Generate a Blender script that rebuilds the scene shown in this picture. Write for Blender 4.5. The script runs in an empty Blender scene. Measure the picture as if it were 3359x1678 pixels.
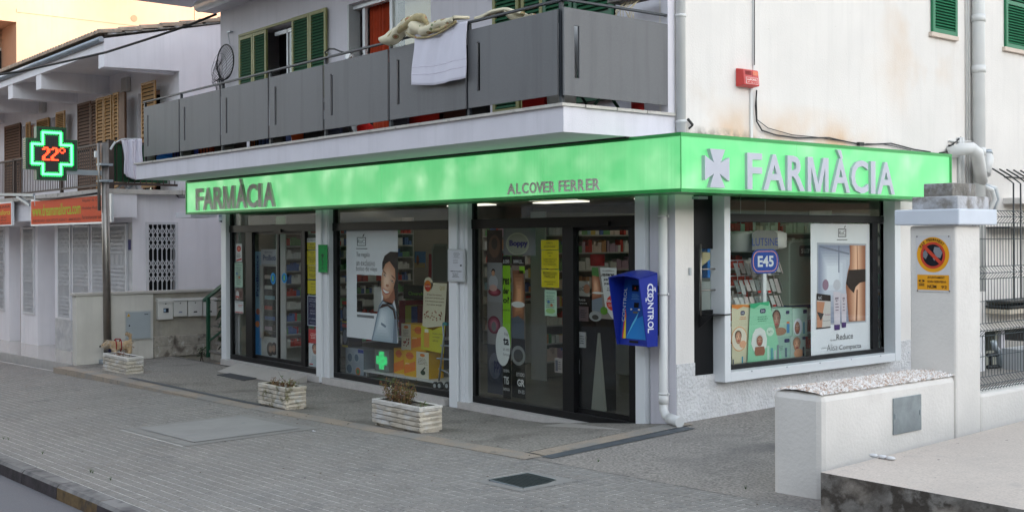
import bpy, math, random
from mathutils import Vector, Matrix
random.seed(7)
R = math.radians
scene = bpy.context.scene
# ---------------------------------------------------------------- camera
YAW, ROLL, FOC, PCX, PCY = .8857, -.0042, 3764.0, 1679.5, 782.0
CAM = Vector((8.25695847, -8.96583252, 1.95))
_f = Vector((-math.sin(YAW), math.cos(YAW), 0)); _r = _f.cross(Vector((0, 0, 1))).normalized(); _u = _r.cross(_f)
_c, _s = math.cos(ROLL), math.sin(ROLL)
AX_R = _c * _r + _s * _u; AX_U = -_s * _r + _c * _u; AX_F = _f
cd = bpy.data.cameras.new('camera'); cam = bpy.data.objects.new('camera', cd); scene.collection.objects.link(cam)
cam.matrix_world = Matrix(((AX_R.x, AX_U.x, -AX_F.x, CAM.x), (AX_R.y, AX_U.y, -AX_F.y, CAM.y), (AX_R.z, AX_U.z, -AX_F.z, CAM.z), (0, 0, 0, 1)))
cd.sensor_width = 36; cd.lens = FOC / 3359 * 36; cd.shift_y = (PCY - 839) / 3359; cd.clip_end = 2000; cd.clip_start = .1
scene.camera = cam
# ---------------------------------------------------------------- light
SUN_EL, SUN_AZ = R(9), R(10)      # azimuth from +X towards +Y
w = bpy.data.worlds.new('World'); scene.world = w; w.use_nodes = True
nt = w.node_tree; bg = nt.nodes['Background']; sky = nt.nodes.new('ShaderNodeTexSky')
sky.sky_type = 'NISHITA'; sky.sun_disc = False; sky.sun_elevation = SUN_EL; sky.sun_rotation = R(90) - SUN_AZ
sky.dust_density = .6; sky.ozone_density = 1.2
hs = nt.nodes.new('ShaderNodeHueSaturation'); hs.inputs['Saturation'].default_value = .42; nt.links.new(sky.outputs[0], hs.inputs['Color']); nt.links.new(hs.outputs[0], bg.inputs[0]); bg.inputs[1].default_value = .15
sl = bpy.data.lights.new('sun', 'SUN'); sl.energy = 2.0; sl.angle = R(.5); sl.color = (1, .74, .56)
sun = bpy.data.objects.new('sun', sl); scene.collection.objects.link(sun)
sd = Vector((math.cos(SUN_EL) * math.cos(SUN_AZ), math.cos(SUN_EL) * math.sin(SUN_AZ), math.sin(SUN_EL)))
sun.rotation_euler = sd.to_track_quat('Z', 'Y').to_euler()
vs = scene.view_settings; vs.view_transform = 'Standard'; vs.look = 'None'; vs.exposure = 2.38; vs.gamma = 1; vs.use_curve_mapping = False
# ---------------------------------------------------------------- measuring: a sight line of the photograph met with a real plane
CR = {'A': (0, 0, .4352), 'B': (0, 400, .6214), 'C': (700, 0, .4661), 'D': (1500, 0, .4661), 'E': (700, 600, .5128), 'F': (1060, 620, .5594), 'G': (1520, 620, .6371), 'H': (2200, 580, .5594), 'I': (2400, 0, .4974), 'J': (2480, 560, .8686), 'K': (0, 1080, .4647), 'L': (1000, 1200, .6211), 'M': (0, 600, .4661), 'N': (240, 880, .2875), 'O': (0, 240, .2952), 'P': (2980, 560, .575), 'Q': (1140, 0, .3263), 'R': (340, 1080, .1554), 'S': (2180, 620, .5128), 'T': (1950, 840, .2799), 'U': (2100, 1150, .2914), 'V': (560, 480, .2331), 'W': (2100, 380, .2331), 'X': (2860, 420, .2906), 'Y': (400, 460, .2331), 'Z': (1700, 280, .3497), 'a': (1500, 1400, .216), 'b': (600, 1400, .216), 'd': (2650, 1380, .2752), 'e': (2480, 960, .3419)}
def sight(k, x, y):
    a, b, s = CR[k]; px, py = a + x * s, b + y * s
    return AX_R * ((px - PCX) / FOC) + AX_U * (-(py - PCY) / FOC) + AX_F
def on(ax, v, k, x, y):
    d = sight(k, x, y); i = 'xyz'.index(ax); return CAM + d * ((v - CAM[i]) / d[i])
def X_(k, x, y, Y=0.): return on('y', Y, k, x, y).x
def Y_(k, x, y, X=0.): return on('x', X, k, x, y).y
def pav(x, y): return .028 * x + .01 * (y + 2.1) - .08
def clampf(a, b, t): return max(0., min(1., (t - a) / (b - a)))
def base(x):                        # ground level along the foot of the pharmacy
    return -.25 * clampf(0, -2.2, x) if x > -2.2 else -.25 - .004 * (-x - 2.2)
def apron(x, y):
    t = max(0., min(1., (y + 2.1) / 2.05)); f = pav(x, -2.1) + .004 + .09 * clampf(-6, -12, x)
    return f * (1 - t) + base(x) * t
def passage(x, y):
    t = max(0., min(1., (y + 2.1) / 2.1)); return (pav(x, -2.1) + .004) * (1 - t) + (.0 + .012 * max(y, 0) + .01 * x) * t
def gnd(fn, k, x, y):
    d = sight(k, x, y); z = -.1
    for _ in range(12):
        p = CAM + d * ((z - CAM.z) / d.z); z = fn(p.x, p.y)
    return p
# ---------------------------------------------------------------- materials
MATS = {}
def nd(nt, t, **kw):
    n = nt.nodes.new(t)
    for k, v in kw.items(): setattr(n, k, v)
    return n
def M(name, col, rough=.6, metal=0., var=.06, scale=3., bump=0., bscale=60., streak=0., stain=None, spec=None, fine=0., fscale=80., emit=None, estr=0., transl=0.):
    if name in MATS: return MATS[name]
    m = bpy.data.materials.new(name); m.use_nodes = True; t = m.node_tree; b = t.nodes['Principled BSDF']; L = t.links.new
    b.inputs['Roughness'].default_value = rough; b.inputs['Metallic'].default_value = metal
    if spec is not None: b.inputs['Specular IOR Level'].default_value = spec
    geo = nd(t, 'ShaderNodeNewGeometry')
    def noise(s, det=4., vec=None, rg=.55):
        n = nd(t, 'ShaderNodeTexNoise'); n.inputs['Scale'].default_value = s; n.inputs['Detail'].default_value = det; n.inputs['Roughness'].default_value = rg
        L(vec if vec else geo.outputs['Position'], n.inputs['Vector']); return n.outputs['Fac']
    def ramp(v, a, bb):
        mr = nd(t, 'ShaderNodeMapRange'); mr.inputs[1].default_value = a; mr.inputs[2].default_value = bb; L(v, mr.inputs[0]); return mr.outputs[0]
    def mixc(f, A, B):
        x = nd(t, 'ShaderNodeMix', data_type='RGBA')
        if isinstance(f, float): x.inputs[0].default_value = f
        else: L(f, x.inputs[0])
        for s, c in ((6, A), (7, B)):
            if isinstance(c, tuple): x.inputs[s].default_value = c + (1,)
            else: L(c, x.inputs[s])
        return x.outputs[2]
    c = col
    if var:
        c = mixc(ramp(noise(scale), .3, .7), tuple(v * (1 - var) for v in col), tuple(min(1, v * (1 + var)) for v in col))
    if fine:
        c = mixc(ramp(noise(fscale, 2.), .35, .65), c, tuple(min(1, v * (1 + fine)) for v in col)) if fine > 0 else mixc(ramp(noise(fscale, 2.), .45, .75), c, tuple(v * (1 + fine) for v in col))
    if streak:
        mp = nd(t, 'ShaderNodeMapping'); mp.inputs['Scale'].default_value = (5, 5, .35); L(geo.outputs['Position'], mp.inputs[0])
        c = mixc(ramp(noise(1.6, 6., mp.outputs[0]), .5, .85), c, tuple(v * (1 - streak) for v in col))
    if stain:
        for (sc, lo, hi, scol) in stain: c = mixc(ramp(noise(sc, 6.), lo, hi), c, scol)
    if isinstance(c, tuple): b.inputs['Base Color'].default_value = c + (1,)
    else: L(c, b.inputs['Base Color'])
    if bump:
        bp = nd(t, 'ShaderNodeBump'); bp.inputs['Strength'].default_value = 1; bp.inputs['Distance'].default_value = bump
        L(noise(bscale, 4.), bp.inputs['Height']); L(bp.outputs[0], b.inputs['Normal'])
    if emit:
        b.inputs['Emission Color'].default_value = emit + (1,); b.inputs['Emission Strength'].default_value = estr
    MATS[name] = m; return m
def PC(r, g, b, rough=.6):         # printed colour, given as sRGB 0-255
    f = lambda v: ((v / 255 + .055) / 1.055) ** 2.4 if v > 10 else v / 3294
    return M('print_%d_%d_%d' % (r, g, b), (f(r), f(g), f(b)), rough=rough, var=.02, spec=.2)
def glass_mat(name, tint=(.95, .965, .955), ior=1.42, rough=0.):
    m = bpy.data.materials.new(name); m.use_nodes = True; t = m.node_tree; t.nodes.remove(t.nodes['Principled BSDF']); o = t.nodes['Material Output']
    tr = nd(t, 'ShaderNodeBsdfTransparent'); tr.inputs[0].default_value = tint + (1,); g = nd(t, 'ShaderNodeBsdfGlossy'); g.inputs['Roughness'].default_value = rough
    fr = nd(t, 'ShaderNodeFresnel'); ge = nd(t, 'ShaderNodeNewGeometry'); mr = nd(t, 'ShaderNodeMapRange'); mr.inputs[3].default_value = ior; mr.inputs[4].default_value = 1 / ior; t.links.new(ge.outputs['Backfacing'], mr.inputs[0]); t.links.new(mr.outputs[0], fr.inputs[0]); mx = nd(t, 'ShaderNodeMixShader')
    t.links.new(fr.outputs[0], mx.inputs[0]); t.links.new(tr.outputs[0], mx.inputs[1]); t.links.new(g.outputs[0], mx.inputs[2]); t.links.new(mx.outputs[0], o.inputs[0])
    MATS[name] = m; return m
GLASS = glass_mat('window_glass'); GLASSD = glass_mat('dark_glass', (.45, .5, .5))
# ---------------------------------------------------------------- mesh builder
_tc = {}
def text_mesh(s, ext=0., bold=0.):
    key = (s, ext > 0, round(bold, 4))
    if key in _tc: return _tc[key]
    cu = bpy.data.curves.new('txt', 'FONT'); cu.body = s; cu.size = 1; cu.resolution_u = 3; cu.offset = bold; cu.extrude = .5 if ext > 0 else 0
    ob = bpy.data.objects.new('txt', cu); scene.collection.objects.link(ob)
    dg = bpy.context.evaluated_depsgraph_get(); me = bpy.data.meshes.new_from_object(ob.evaluated_get(dg))
    v = [tuple(p.co) for p in me.vertices]; f = [tuple(p.vertices) for p in me.polygons]
    bpy.data.objects.remove(ob); bpy.data.curves.remove(cu); bpy.data.meshes.remove(me)
    if v:
        x0 = min(p[0] for p in v); x1 = max(p[0] for p in v); y0 = min(p[1] for p in v); y1 = max(p[1] for p in v)
        v = [((p[0] - x0) / (x1 - x0), (p[1] - y0) / (y1 - y0), p[2] + .5 if ext > 0 else 0) for p in v]
    _tc[key] = (v, f); return v, f
class MB:
    def __init__(s): s.v = []; s.f = []; s.m = []; s.ms = []; s.sm = []
    def mi(s, m):
        if m not in s.ms: s.ms.append(m)
        return s.ms.index(m)
    def add(s, vs, fs, m, smooth=False):
        o = len(s.v); i = s.mi(m); s.v += [tuple(v) for v in vs]
        for f in fs: s.f.append(tuple(o + k for k in f)); s.m.append(i); s.sm.append(smooth)
        return s
    def box(s, x0, x1, y0, y1, z0, z1, m):
        return s.add([(x, y, z) for z in (z0, z1) for y in (y0, y1) for x in (x0, x1)], [(0, 2, 3, 1), (4, 5, 7, 6), (0, 1, 5, 4), (2, 6, 7, 3), (0, 4, 6, 2), (1, 3, 7, 5)], m)
    def quad(s, a, b, c, d, m): return s.add([a, b, c, d], [(0, 1, 2, 3)], m)
    def tube(s, pts, r, m, n=8, cap=True):
        pts = [Vector(p) for p in pts]; rs = r if isinstance(r, (list, tuple)) else [r] * len(pts); vs = []; fs = []
        T = [(pts[min(i + 1, len(pts) - 1)] - pts[max(i - 1, 0)]).normalized() for i in range(len(pts))]
        up = Vector((0, 0, 1)) if abs(T[0].z) < .9 else Vector((1, 0, 0)); N = (up - T[0] * up.dot(T[0])).normalized()
        for i, p in enumerate(pts):
            N = (N - T[i] * N.dot(T[i])).normalized(); B = T[i].cross(N)
            for k in range(n):
                a = 2 * math.pi * k / n; vs.append(p + (N * math.cos(a) + B * math.sin(a)) * rs[i])
            if i:
                o = (i - 1) * n
                for k in range(n): fs.append((o + k, o + (k + 1) % n, o + n + (k + 1) % n, o + n + k))
        s.add(vs, fs, m, n > 5)
        if cap:
            o = len(s.v) - len(vs); i = s.mi(m)
            s.f.append(tuple(o + k for k in reversed(range(n)))); s.m.append(i); s.sm.append(False)
            s.f.append(tuple(len(s.v) - n + k for k in range(n))); s.m.append(i); s.sm.append(False)
        return s
    def bar(s, a, b, w, h, m, up=(0, 0, 1)):      # square section bar from a to b
        a, b = Vector(a), Vector(b); t = (b - a).normalized(); U = Vector(up)
        if abs(t.dot(U)) > .95: U = Vector((0, 1, 0))
        S = t.cross(U).normalized(); U = S.cross(t); vs = []
        for p in (a, b):
            for i, j in ((-1, -1), (1, -1), (1, 1), (-1, 1)): vs.append(p + S * (i * w / 2) + U * (j * h / 2))
        return s.add(vs, [(0, 1, 2, 3), (7, 6, 5, 4), (0, 4, 5, 1), (1, 5, 6, 2), (2, 6, 7, 3), (3, 7, 4, 0)], m)
    def prism(s, poly, O, U, V, N, d, m):         # polygon (u,v) raised by d along N
        O, U, V, N = map(Vector, (O, U, V, N)); n = len(poly)
        b0 = [O + U * p[0] + V * p[1] for p in poly]; b1 = [p + N * d for p in b0]
        return s.add(b0 + b1, [tuple(reversed(range(n))), tuple(range(n, 2 * n))] + [(k, (k + 1) % n, n + (k + 1) % n, n + k) for k in range(n)], m)
    def text(s, st, O, U, V, N, w, h, d, m, bold=0.):
        O, U, V, N = map(Vector, (O, U, V, N))
        if st == 'M' and d > 0: return s.prism([(0, 0), (.17, 0), (.17, .70), (.40, 0), (.60, 0), (.83, .70), (.83, 0), (1, 0), (1, 1), (.76, 1), (.5, .22), (.24, 1), (0, 1)], O, U * w, V * h, N, d, m)
        v, f = text_mesh(st, d, bold)
        return s.add([O + U * (p[0] * w) + V * (p[1] * h) + N * (p[2] * d) for p in v], f, m)
    def grid(s, x0, x1, y0, y1, nx, ny, zf, m, smooth=True):
        vs = [(x0 + (x1 - x0) * i / nx, y0 + (y1 - y0) * j / ny, 0) for j in range(ny + 1) for i in range(nx + 1)]
        vs = [(x, y, zf(x, y)) for x, y, _ in vs]
        return s.add(vs, [(j * (nx + 1) + i, j * (nx + 1) + i + 1, (j + 1) * (nx + 1) + i + 1, (j + 1) * (nx + 1) + i) for j in range(ny) for i in range(nx)], m, smooth)
    def sphere(s, c, r, m, n=8, k=6, sq=(1, 1, 1)):
        vs = []; fs = []; c = Vector(c)
        for j in range(k + 1):
            for i in range(n):
                t = math.pi * j / k; a = 2 * math.pi * i / n
                vs.append(c + Vector((math.sin(t) * math.cos(a) * r * sq[0], math.sin(t) * math.sin(a) * r * sq[1], math.cos(t) * r * sq[2])))
        for j in range(k):
            for i in range(n): fs.append((j * n + i, (j + 1) * n + i, (j + 1) * n + (i + 1) % n, j * n + (i + 1) % n))
        return s.add(vs, fs, m, True)
    def walls(s, ax, c0, c1, a0, a1, z0, z1, holes, m):   # wall slab with rectangular openings; runs along the other axis
        As = sorted({a0, a1, *[v for h in holes for v in h[:2] if a0 < v < a1]}); Zs = sorted({z0, z1, *[v for h in holes for v in h[2:] if z0 < v < z1]})
        hid = lambda a, z: any(h[0] < a < h[1] and h[2] < z < h[3] for h in holes) or not (a0 < a < a1 and z0 < z < z1)
        P = (lambda c, a, z: (c, a, z)) if ax == 'x' else (lambda c, a, z: (a, c, z))
        for i in range(len(As) - 1):
            for j in range(len(Zs) - 1):
                p, q, r, t = As[i], As[i + 1], Zs[j], Zs[j + 1]; am, zm = (p + q) / 2, (r + t) / 2
                if hid(am, zm): continue
                for c in (c0, c1): s.quad(P(c, p, r), P(c, q, r), P(c, q, t), P(c, p, t), m)
                if hid(p - 1e-4, zm): s.quad(P(c0, p, r), P(c1, p, r), P(c1, p, t), P(c0, p, t), m)
                if hid(q + 1e-4, zm): s.quad(P(c0, q, r), P(c1, q, r), P(c1, q, t), P(c0, q, t), m)
                if hid(am, r - 1e-4): s.quad(P(c0, p, r), P(c1, p, r), P(c1, q, r), P(c0, q, r), m)
                if hid(am, t + 1e-4): s.quad(P(c0, p, t), P(c1, p, t), P(c1, q, t), P(c0, q, t), m)
        return s
    def mesh(s, name, O=(0, 0, 0)):
        me = bpy.data.meshes.new(name); me.from_pydata([(v[0] - O[0], v[1] - O[1], v[2] - O[2]) for v in s.v], [], s.f)
        for m in s.ms: me.materials.append(m)
        me.polygons.foreach_set('material_index', s.m); me.polygons.foreach_set('use_smooth', s.sm); me.update(); return me
BASE = {}
def link(o, parent):
    scene.collection.objects.link(o)
    if parent is not None: o.parent = parent
def thing(name, label, cat, loc=(0, 0, 0), group=None, rz=0.):
    o = bpy.data.objects.new(name, None); o.empty_display_size = .2; link(o, None); o.location = loc; o.rotation_euler = (0, 0, rz)
    o['label'] = label; o['category'] = cat
    if group: o['group'] = group
    BASE[o.name] = Vector(loc); return o
def part(name, mb, parent, label=None, kind=None, bevel=0.):   # mesh given in world coordinates
    O = BASE[parent.name]; ob = bpy.data.objects.new(name, mb.mesh(name, O)); link(ob, parent); BASE[ob.name] = O
    if label: ob['label'] = label
    if kind: ob['kind'] = kind
    if bevel: bev(ob, bevel)
    return ob
def bev(ob, wd, seg=2):
    b = ob.modifiers.new('bevel', 'BEVEL'); b.width = wd; b.segments = seg; b.limit_method = 'ANGLE'; b.angle_limit = R(40)
def piece(name, me, parent, loc, rot=(0, 0, 0)):               # shared mesh, loc in world coordinates
    ob = bpy.data.objects.new(name, me); link(ob, parent); ob.location = Vector(loc) - BASE[parent.name]; ob.rotation_euler = rot; BASE[ob.name] = Vector(loc); return ob
def single(name, mb, label, cat, O=None, group=None, bevel=0.):
    if O is None:
        n = len(mb.v); O = (sum(v[0] for v in mb.v) / n, sum(v[1] for v in mb.v) / n, min(v[2] for v in mb.v))
    ob = bpy.data.objects.new(name, mb.mesh(name, O)); link(ob, None); ob.location = O; ob['label'] = label; ob['category'] = cat; BASE[ob.name] = Vector(O)
    if group: ob['group'] = group
    if bevel: bev(ob, bevel)
    return ob
def structure(name, mb, kind='structure', parent=None):
    ob = bpy.data.objects.new(name, mb.mesh(name)); link(ob, parent); ob['kind'] = kind; BASE[ob.name] = Vector((0, 0, 0)); return ob
# flat prints: a sheet with layers of coloured shapes, u to the reader's right, v up
class Sheet:
    def __init__(s, O, U, V, N, bg, th=.002):
        s.O, s.U, s.V, s.N = Vector(O), Vector(U), Vector(V), Vector(N).normalized(); s.b = MB()
        if bg: s.b.prism([(0, 0), (1, 0), (1, 1), (0, 1)], s.O, s.U, s.V, s.N, th, bg)
        s.th = th; s.lay = .0012
    def P(s, u, v, l): return s.O + s.U * u + s.V * v + s.N * (s.th + l * s.lay)
    def poly(s, pts, m, l=1): s.b.add([s.P(u, v, l) for u, v in pts], [tuple(range(len(pts)))], m); return s
    def rect(s, u0, v0, u1, v1, m, l=1): return s.poly([(u0, v0), (u1, v0), (u1, v1), (u0, v1)], m, l)
    def ell(s, cu, cv, ru, rv, m, l=1, n=20, rot=0.):
        a = s.U.length; b = s.V.length; pts = []
        for i in range(n):
            t = 2 * math.pi * i / n; x, y = ru * a * math.cos(t), rv * b * math.sin(t)
            x, y = x * math.cos(rot) - y * math.sin(rot), x * math.sin(rot) + y * math.cos(rot); pts.append((cu + x / a, cv + y / b))
        return s.poly(pts, m, l)
    def text(s, st, u0, v0, u1, v1, m, l=3, bold=0.):
        s.b.text(st, s.P(u0, v0, l), s.U.normalized(), s.V.normalized(), s.N, (u1 - u0) * s.U.length, (v1 - v0) * s.V.length, 0, m, bold); return s
    def lines(s, n, u0, v0, u1, v1, m, l=3, rag=.3):   # illegible small print
        dv = (v1 - v0) / n
        for i in range(n):
            e = u1 - (u1 - u0) * rag * random.random(); u = u0 + (u1 - e) * .5; a = v1 - dv * (i + .65); x = u
            while x < e - .01:
                wd = min(e - x, (u1 - u0) * random.uniform(.06, .2)); s.rect(x, a, x + wd, a + dv * .38, m, l); x += wd + (u1 - u0) * .035
        return s
def lerpc(a, b, t): return tuple(int(round(a[i] + (b[i] - a[i]) * t)) for i in range(3))
def grad(s, pts, c0, c1, l, foc=None, n=5, sx=1., k=.86):
    """nested shapes stepping from edge tone c0 to middle tone c1"""
    if foc is None: foc = (sum(p[0] for p in pts) / len(pts), sum(p[1] for p in pts) / len(pts))
    for i in range(n):
        f = 1 - k * i / n; q = [(foc[0] + (p[0] - foc[0]) * (f if sx else 1), foc[1] + (p[1] - foc[1]) * (f if sx < 2 else 1)) for p in pts]; s.poly(q, PC(*lerpc(c0, c1, i / max(1, n - 1))), l + i * .12)
    return s
def ellp(s, cu, cv, ru, rv, n=20, rot=0.):
    a = s.U.length; b = s.V.length; out = []
    for i in range(n):
        t = 2 * math.pi * i / n; x, y = ru * a * math.cos(t), rv * b * math.sin(t); out.append((cu + (x * math.cos(rot) - y * math.sin(rot)) / a, cv + (x * math.sin(rot) + y * math.cos(rot)) / b))
    return out
def facade(x0, x1, z0, z1, Y): return (x0, Y, z0), (x1 - x0, 0, 0), (0, 0, z1 - z0), (0, -1, 0)
def flank(y0, y1, z0, z1, X): return (X, y0, z0), (0, y1 - y0, 0), (0, 0, z1 - z0), (1, 0, 0)
# ---------------------------------------------------------------- palette
wallF = M('painted_plaster', (.67, .65, .70), .85, var=.04, scale=2., bump=.002, bscale=90, streak=.12)
wallS = M('weathered_plaster', (.73, .695, .66), .9, var=.04, scale=1.2, bump=.003, bscale=45, streak=.08, stain=[(9., .72, .8, (.52, .47, .42)), (17., .745, .755, (.14, .11, .10))])
rough_pl = M('rough_render', (.66, .655, .66), .95, var=.08, scale=5, bump=.03, bscale=28)
wallN = M('neighbour_plaster', (.79, .77, .80), .9, var=.04, scale=1.5, bump=.002, bscale=60, streak=.1)
cream = M('cream_plaster', (.60, .575, .52), .9, var=.07, scale=2.5, bump=.003, bscale=50, streak=.15)
bnd = M('boundary_plaster', (.70, .67, .635), .9, var=.05, scale=2., bump=.004, bscale=35, stain=[(2.2, .6, .8, (.62, .58, .55))])
alu = M('white_aluminium', (.72, .74, .76), .35, var=.02, streak=.05)
alug = M('grey_aluminium', (.45, .47, .48), .4, var=.03)
blk = M('black_frame', (.007, .007, .008), .4, var=.05, spec=.25)
stone_s = M('sill_stone', (.50, .47, .45), .7, var=.1, scale=8, fine=-.25)
coping_m = M('coping_concrete', (.50, .47, .43), .85, var=.12, scale=6, bump=.003, stain=[(7., .6, .75, (.16, .15, .13))])
panel_m = M('balcony_board', (.122, .122, .127), .6, var=.08, scale=1.3, streak=.22, fine=.14, fscale=110, bump=.001, bscale=160)
steel_d = M('dark_steel', (.03, .035, .042), .5, .0, var=.1)
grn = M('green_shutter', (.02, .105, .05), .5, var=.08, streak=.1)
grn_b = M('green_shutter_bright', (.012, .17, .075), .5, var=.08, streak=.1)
grn_o = M('green_frame_sunbleached', (.24, .24, .09), .55, var=.15, streak=.15)
grn_d = M('shutter_dark', (.012, .045, .028), .5, var=.08)
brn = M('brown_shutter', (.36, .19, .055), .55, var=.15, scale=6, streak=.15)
brn_d = M('brown_shutter_painted_shade', (.13, .065, .035), .6, var=.12, scale=6)  # brown shutter colour darkened to paint in shade
rail_b = M('brown_rail', (.05, .032, .025), .6, var=.15)
terr = M('terrazzo_dark', (.15, .138, .122), .8, var=.2, scale=2.3, fine=1.1, fscale=38, bump=.003, bscale=60, stain=[(1.3, .5, .75, (.095, .086, .075)), (25., .64, .68, (.34, .31, .27))])
terr2 = M('terrazzo_gravelled', (.165, .15, .135), .85, var=.2, scale=1.1, fine=1.2, fscale=45, bump=.004, bscale=60, stain=[(.9, .5, .75, (.14, .13, .125))])
tan = M('tan_edging', (.26, .215, .17), .85, var=.15, scale=5, fine=.4, fscale=90, bump=.002, stain=[(1.4, .45, .62, (.24, .23, .215)), (7., .6, .72, (.17, .155, .14))])
slate = M('strip_slate', (.075, .085, .095), .7, var=.2, scale=6)
joint = M('paving_joint', (.50, .48, .45), .9, var=.1, scale=2., stain=[(1.1, .52, .68, (.34, .34, .335)), (6., .62, .75, (.28, .28, .27))])
tilem = M('paving_concrete', (.245, .232, .215), .85, var=.13, scale=1.3, fine=-.35, fscale=35, bump=.0015, bscale=120, stain=[(.7, .5, .72, (.205, .20, .19)), (2.5, .56, .75, (.165, .16, .155)), (11., .70, .72, (.07, .07, .07))])
patchm = M('patch_concrete', (.275, .27, .26), .85, var=.08, scale=3, bump=.002, stain=[(6., .6, .8, (.22, .23, .23))])
patch2 = M('patch_border', (.235, .228, .215), .85, var=.08, scale=4, bump=.002)
asph = M('asphalt', (.115, .115, .125), .85, var=.1, scale=1, fine=.5, fscale=200, bump=.003, bscale=200)
kerbm = M('kerb_concrete', (.19, .185, .18), .85, var=.2, scale=3, bump=.004, bscale=40, stain=[(4., .5, .7, (.07, .065, .07))])
kerb_f = M('kerb_face_dark', (.045, .035, .04), .9, var=.4, scale=8, bump=.004)  # kerb front and end faces, darker than the top
kerb_y = M('kerb_yellow', (.16, .10, .04), .8, var=.4, scale=12, stain=[(5., .45, .6, (.05, .04, .04))])
iron = M('cast_iron', (.05, .06, .065), .5, .5, var=.2, scale=15, bump=.002, bscale=80)
pvc = M('white_pvc', (.66, .66, .65), .4, var=.04, scale=4, streak=.1)
green_f = M('sign_green_frame', (.02, .30, .06), .4, var=.05)
letter_g = M('letter_grey', (.72, .66, .63), .5, var=.03)
letter_s = M('letter_side', (.50, .51, .58), .45, var=.03)
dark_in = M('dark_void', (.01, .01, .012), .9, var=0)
chrome = M('steel_polished', (.30, .275, .25), .42, 1., var=.08, scale=6)
galv = M('galvanised', (.36, .40, .44), .45, .6, var=.08)
bluev = M('vending_blue', (.010, .025, .26), .4, var=.03, spec=.3)
red_a = M('alarm_red', (.55, .045, .04), .4, var=.08)
orange_c = M('orange_curtain', (.42, .045, .008), .85, var=.15, scale=6)
whitecl = M('white_cloth', (.70, .68, .76), .95, var=.04, bump=.002, bscale=30)
black_w = M('black_rubber', (.012, .012, .012), .6, var=.1)
WHT = PC(222, 224, 232); BLKP = PC(18, 18, 22)
def add_stains():
    t = wallS.node_tree; p = t.nodes['Principled BSDF']; L = t.links.new; src = p.inputs['Base Color'].links[0].from_socket
    g = nd(t, 'ShaderNodeNewGeometry'); sx = nd(t, 'ShaderNodeSeparateXYZ'); L(g.outputs['Position'], sx.inputs[0])
    def mr(v, a, b_, c=0., d=1.):
        n = nd(t, 'ShaderNodeMapRange'); n.inputs[1].default_value = a; n.inputs[2].default_value = b_; n.inputs[3].default_value = c; n.inputs[4].default_value = d; L(v, n.inputs[0]); return n.outputs[0]
    def mul(a, b_): n = nd(t, 'ShaderNodeMath', operation='MULTIPLY'); L(a, n.inputs[0]); L(b_, n.inputs[1]); return n.outputs[0]
    def noise(s): n = nd(t, 'ShaderNodeTexNoise'); n.inputs['Scale'].default_value = s; n.inputs['Detail'].default_value = 5; L(g.outputs['Position'], n.inputs['Vector']); return n.outputs['Fac']
    for (z0, z1, ya, yb, yc, yd, sc, lo, hi, col, amt) in ((3.0, 3.52, .2, .9, 3.0, 3.9, 1.6, .34, .66, (.64, .45, .29), .75), (3.0, 3.16, -.1, .1, 1.0, 1.7, 9., .38, .6, (.20, .18, .15), .9), (4.1, 3.3, 3.2, 4.4, 5.2, 6.2, 1.1, .5, .75, (.66, .52, .40), .5), (3.0, 3.9, 2.2, .6, .4, .1, 2.2, .5, .7, (.62, .52, .42), .5)):
        m = mul(mul(mul(mr(sx.outputs[2], z1, z0), mr(sx.outputs[2], min(z0, 3.0) - .1, min(z0, 3.0) - .06)), mul(mr(sx.outputs[1], ya, yb), mr(sx.outputs[1], yd, yc))), mr(noise(sc), lo, hi, 0, amt * 1.6)); cl = nd(t, 'ShaderNodeClamp'); L(m, cl.inputs[0]); x = nd(t, 'ShaderNodeMix', data_type='RGBA'); L(cl.outputs[0], x.inputs[0]); L(src, x.inputs[6]); x.inputs[7].default_value = col + (1,); src = x.outputs[2]
    L(src, p.inputs['Base Color'])
add_stains()
# ---------------------------------------------------------------- ground
KY = gnd(pav, 'K', 0, 930).y                                # kerb line
b = MB(); b.quad((-300, -300, -1.6), (300, -300, -1.6), (300, 300, -1.6), (-300, 300, -1.6), M('earth', (.2, .18, .15), .9)); structure('ground', b)
rz = lambda x, y: pav(x, KY) - .13 - .02 * 0
b = MB(); b.grid(-90, 25, KY - 9, KY + .02, 40, 2, lambda x, y: pav(x, KY) - .13, asph); structure('road', b)
b = MB(); b.grid(-60, 20, KY + .15, -2.08, 60, 4, pav, joint); pave = structure('pavement', b)
Mh = (1.02, 1.45, -3.36, -2.93); q = [gnd(pav, 'a', *p) for p in ((540, 838), (1078, 713), (1555, 812), (1010, 935))]
Mh = (min(q[0].x, q[1].x), max(q[2].x, q[3].x), min(q[0].y, q[3].y), max(q[1].y, q[2].y))
q = [gnd(pav, 'K', *p) for p in ((990, 700), (1740, 612), (2090, 705), (1340, 798))]
Pt = (q[0].x, q[2].x, (q[0].y + q[3].y) / 2, (q[1].y + q[2].y) / 2)
def blocked(x, y): return Mh[0] - .02 < x < Mh[1] + .02 and Mh[2] - .02 < y < Mh[3] + .02 or Pt[0] - .14 < x < Pt[1] + .14 and Pt[2] - .13 < y < Pt[3] + .13 or (x > 3.35 and y > -2.25)
PX, PY = .104, .098; tiles = []
nx0, nx1 = int(-40 / PX), int(9 / PX); ny = int((-2.1 - KY - .17) / PY)
for i in range(nx0, nx1):
    for j in range(ny):
        x = (i + .5) * PX; y = KY + .163 + (j + .5) * PY
        if blocked(x, y) or (x < -24 and j % 1): continue
        v = Vector((x, y, pav(x, y))) - CAM; dz = v.dot(AX_F)
        if dz < .5: continue
        tiles.append((v.length, abs(v.dot(AX_R) / dz) < .455 and v.dot(AX_U) / dz > -.245, x, y))
tiles.sort(key=lambda t: (not t[1], t[0]))
tb = MB(); hw, hd = PX / 2 - .006, PY / 2 - .006
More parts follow.
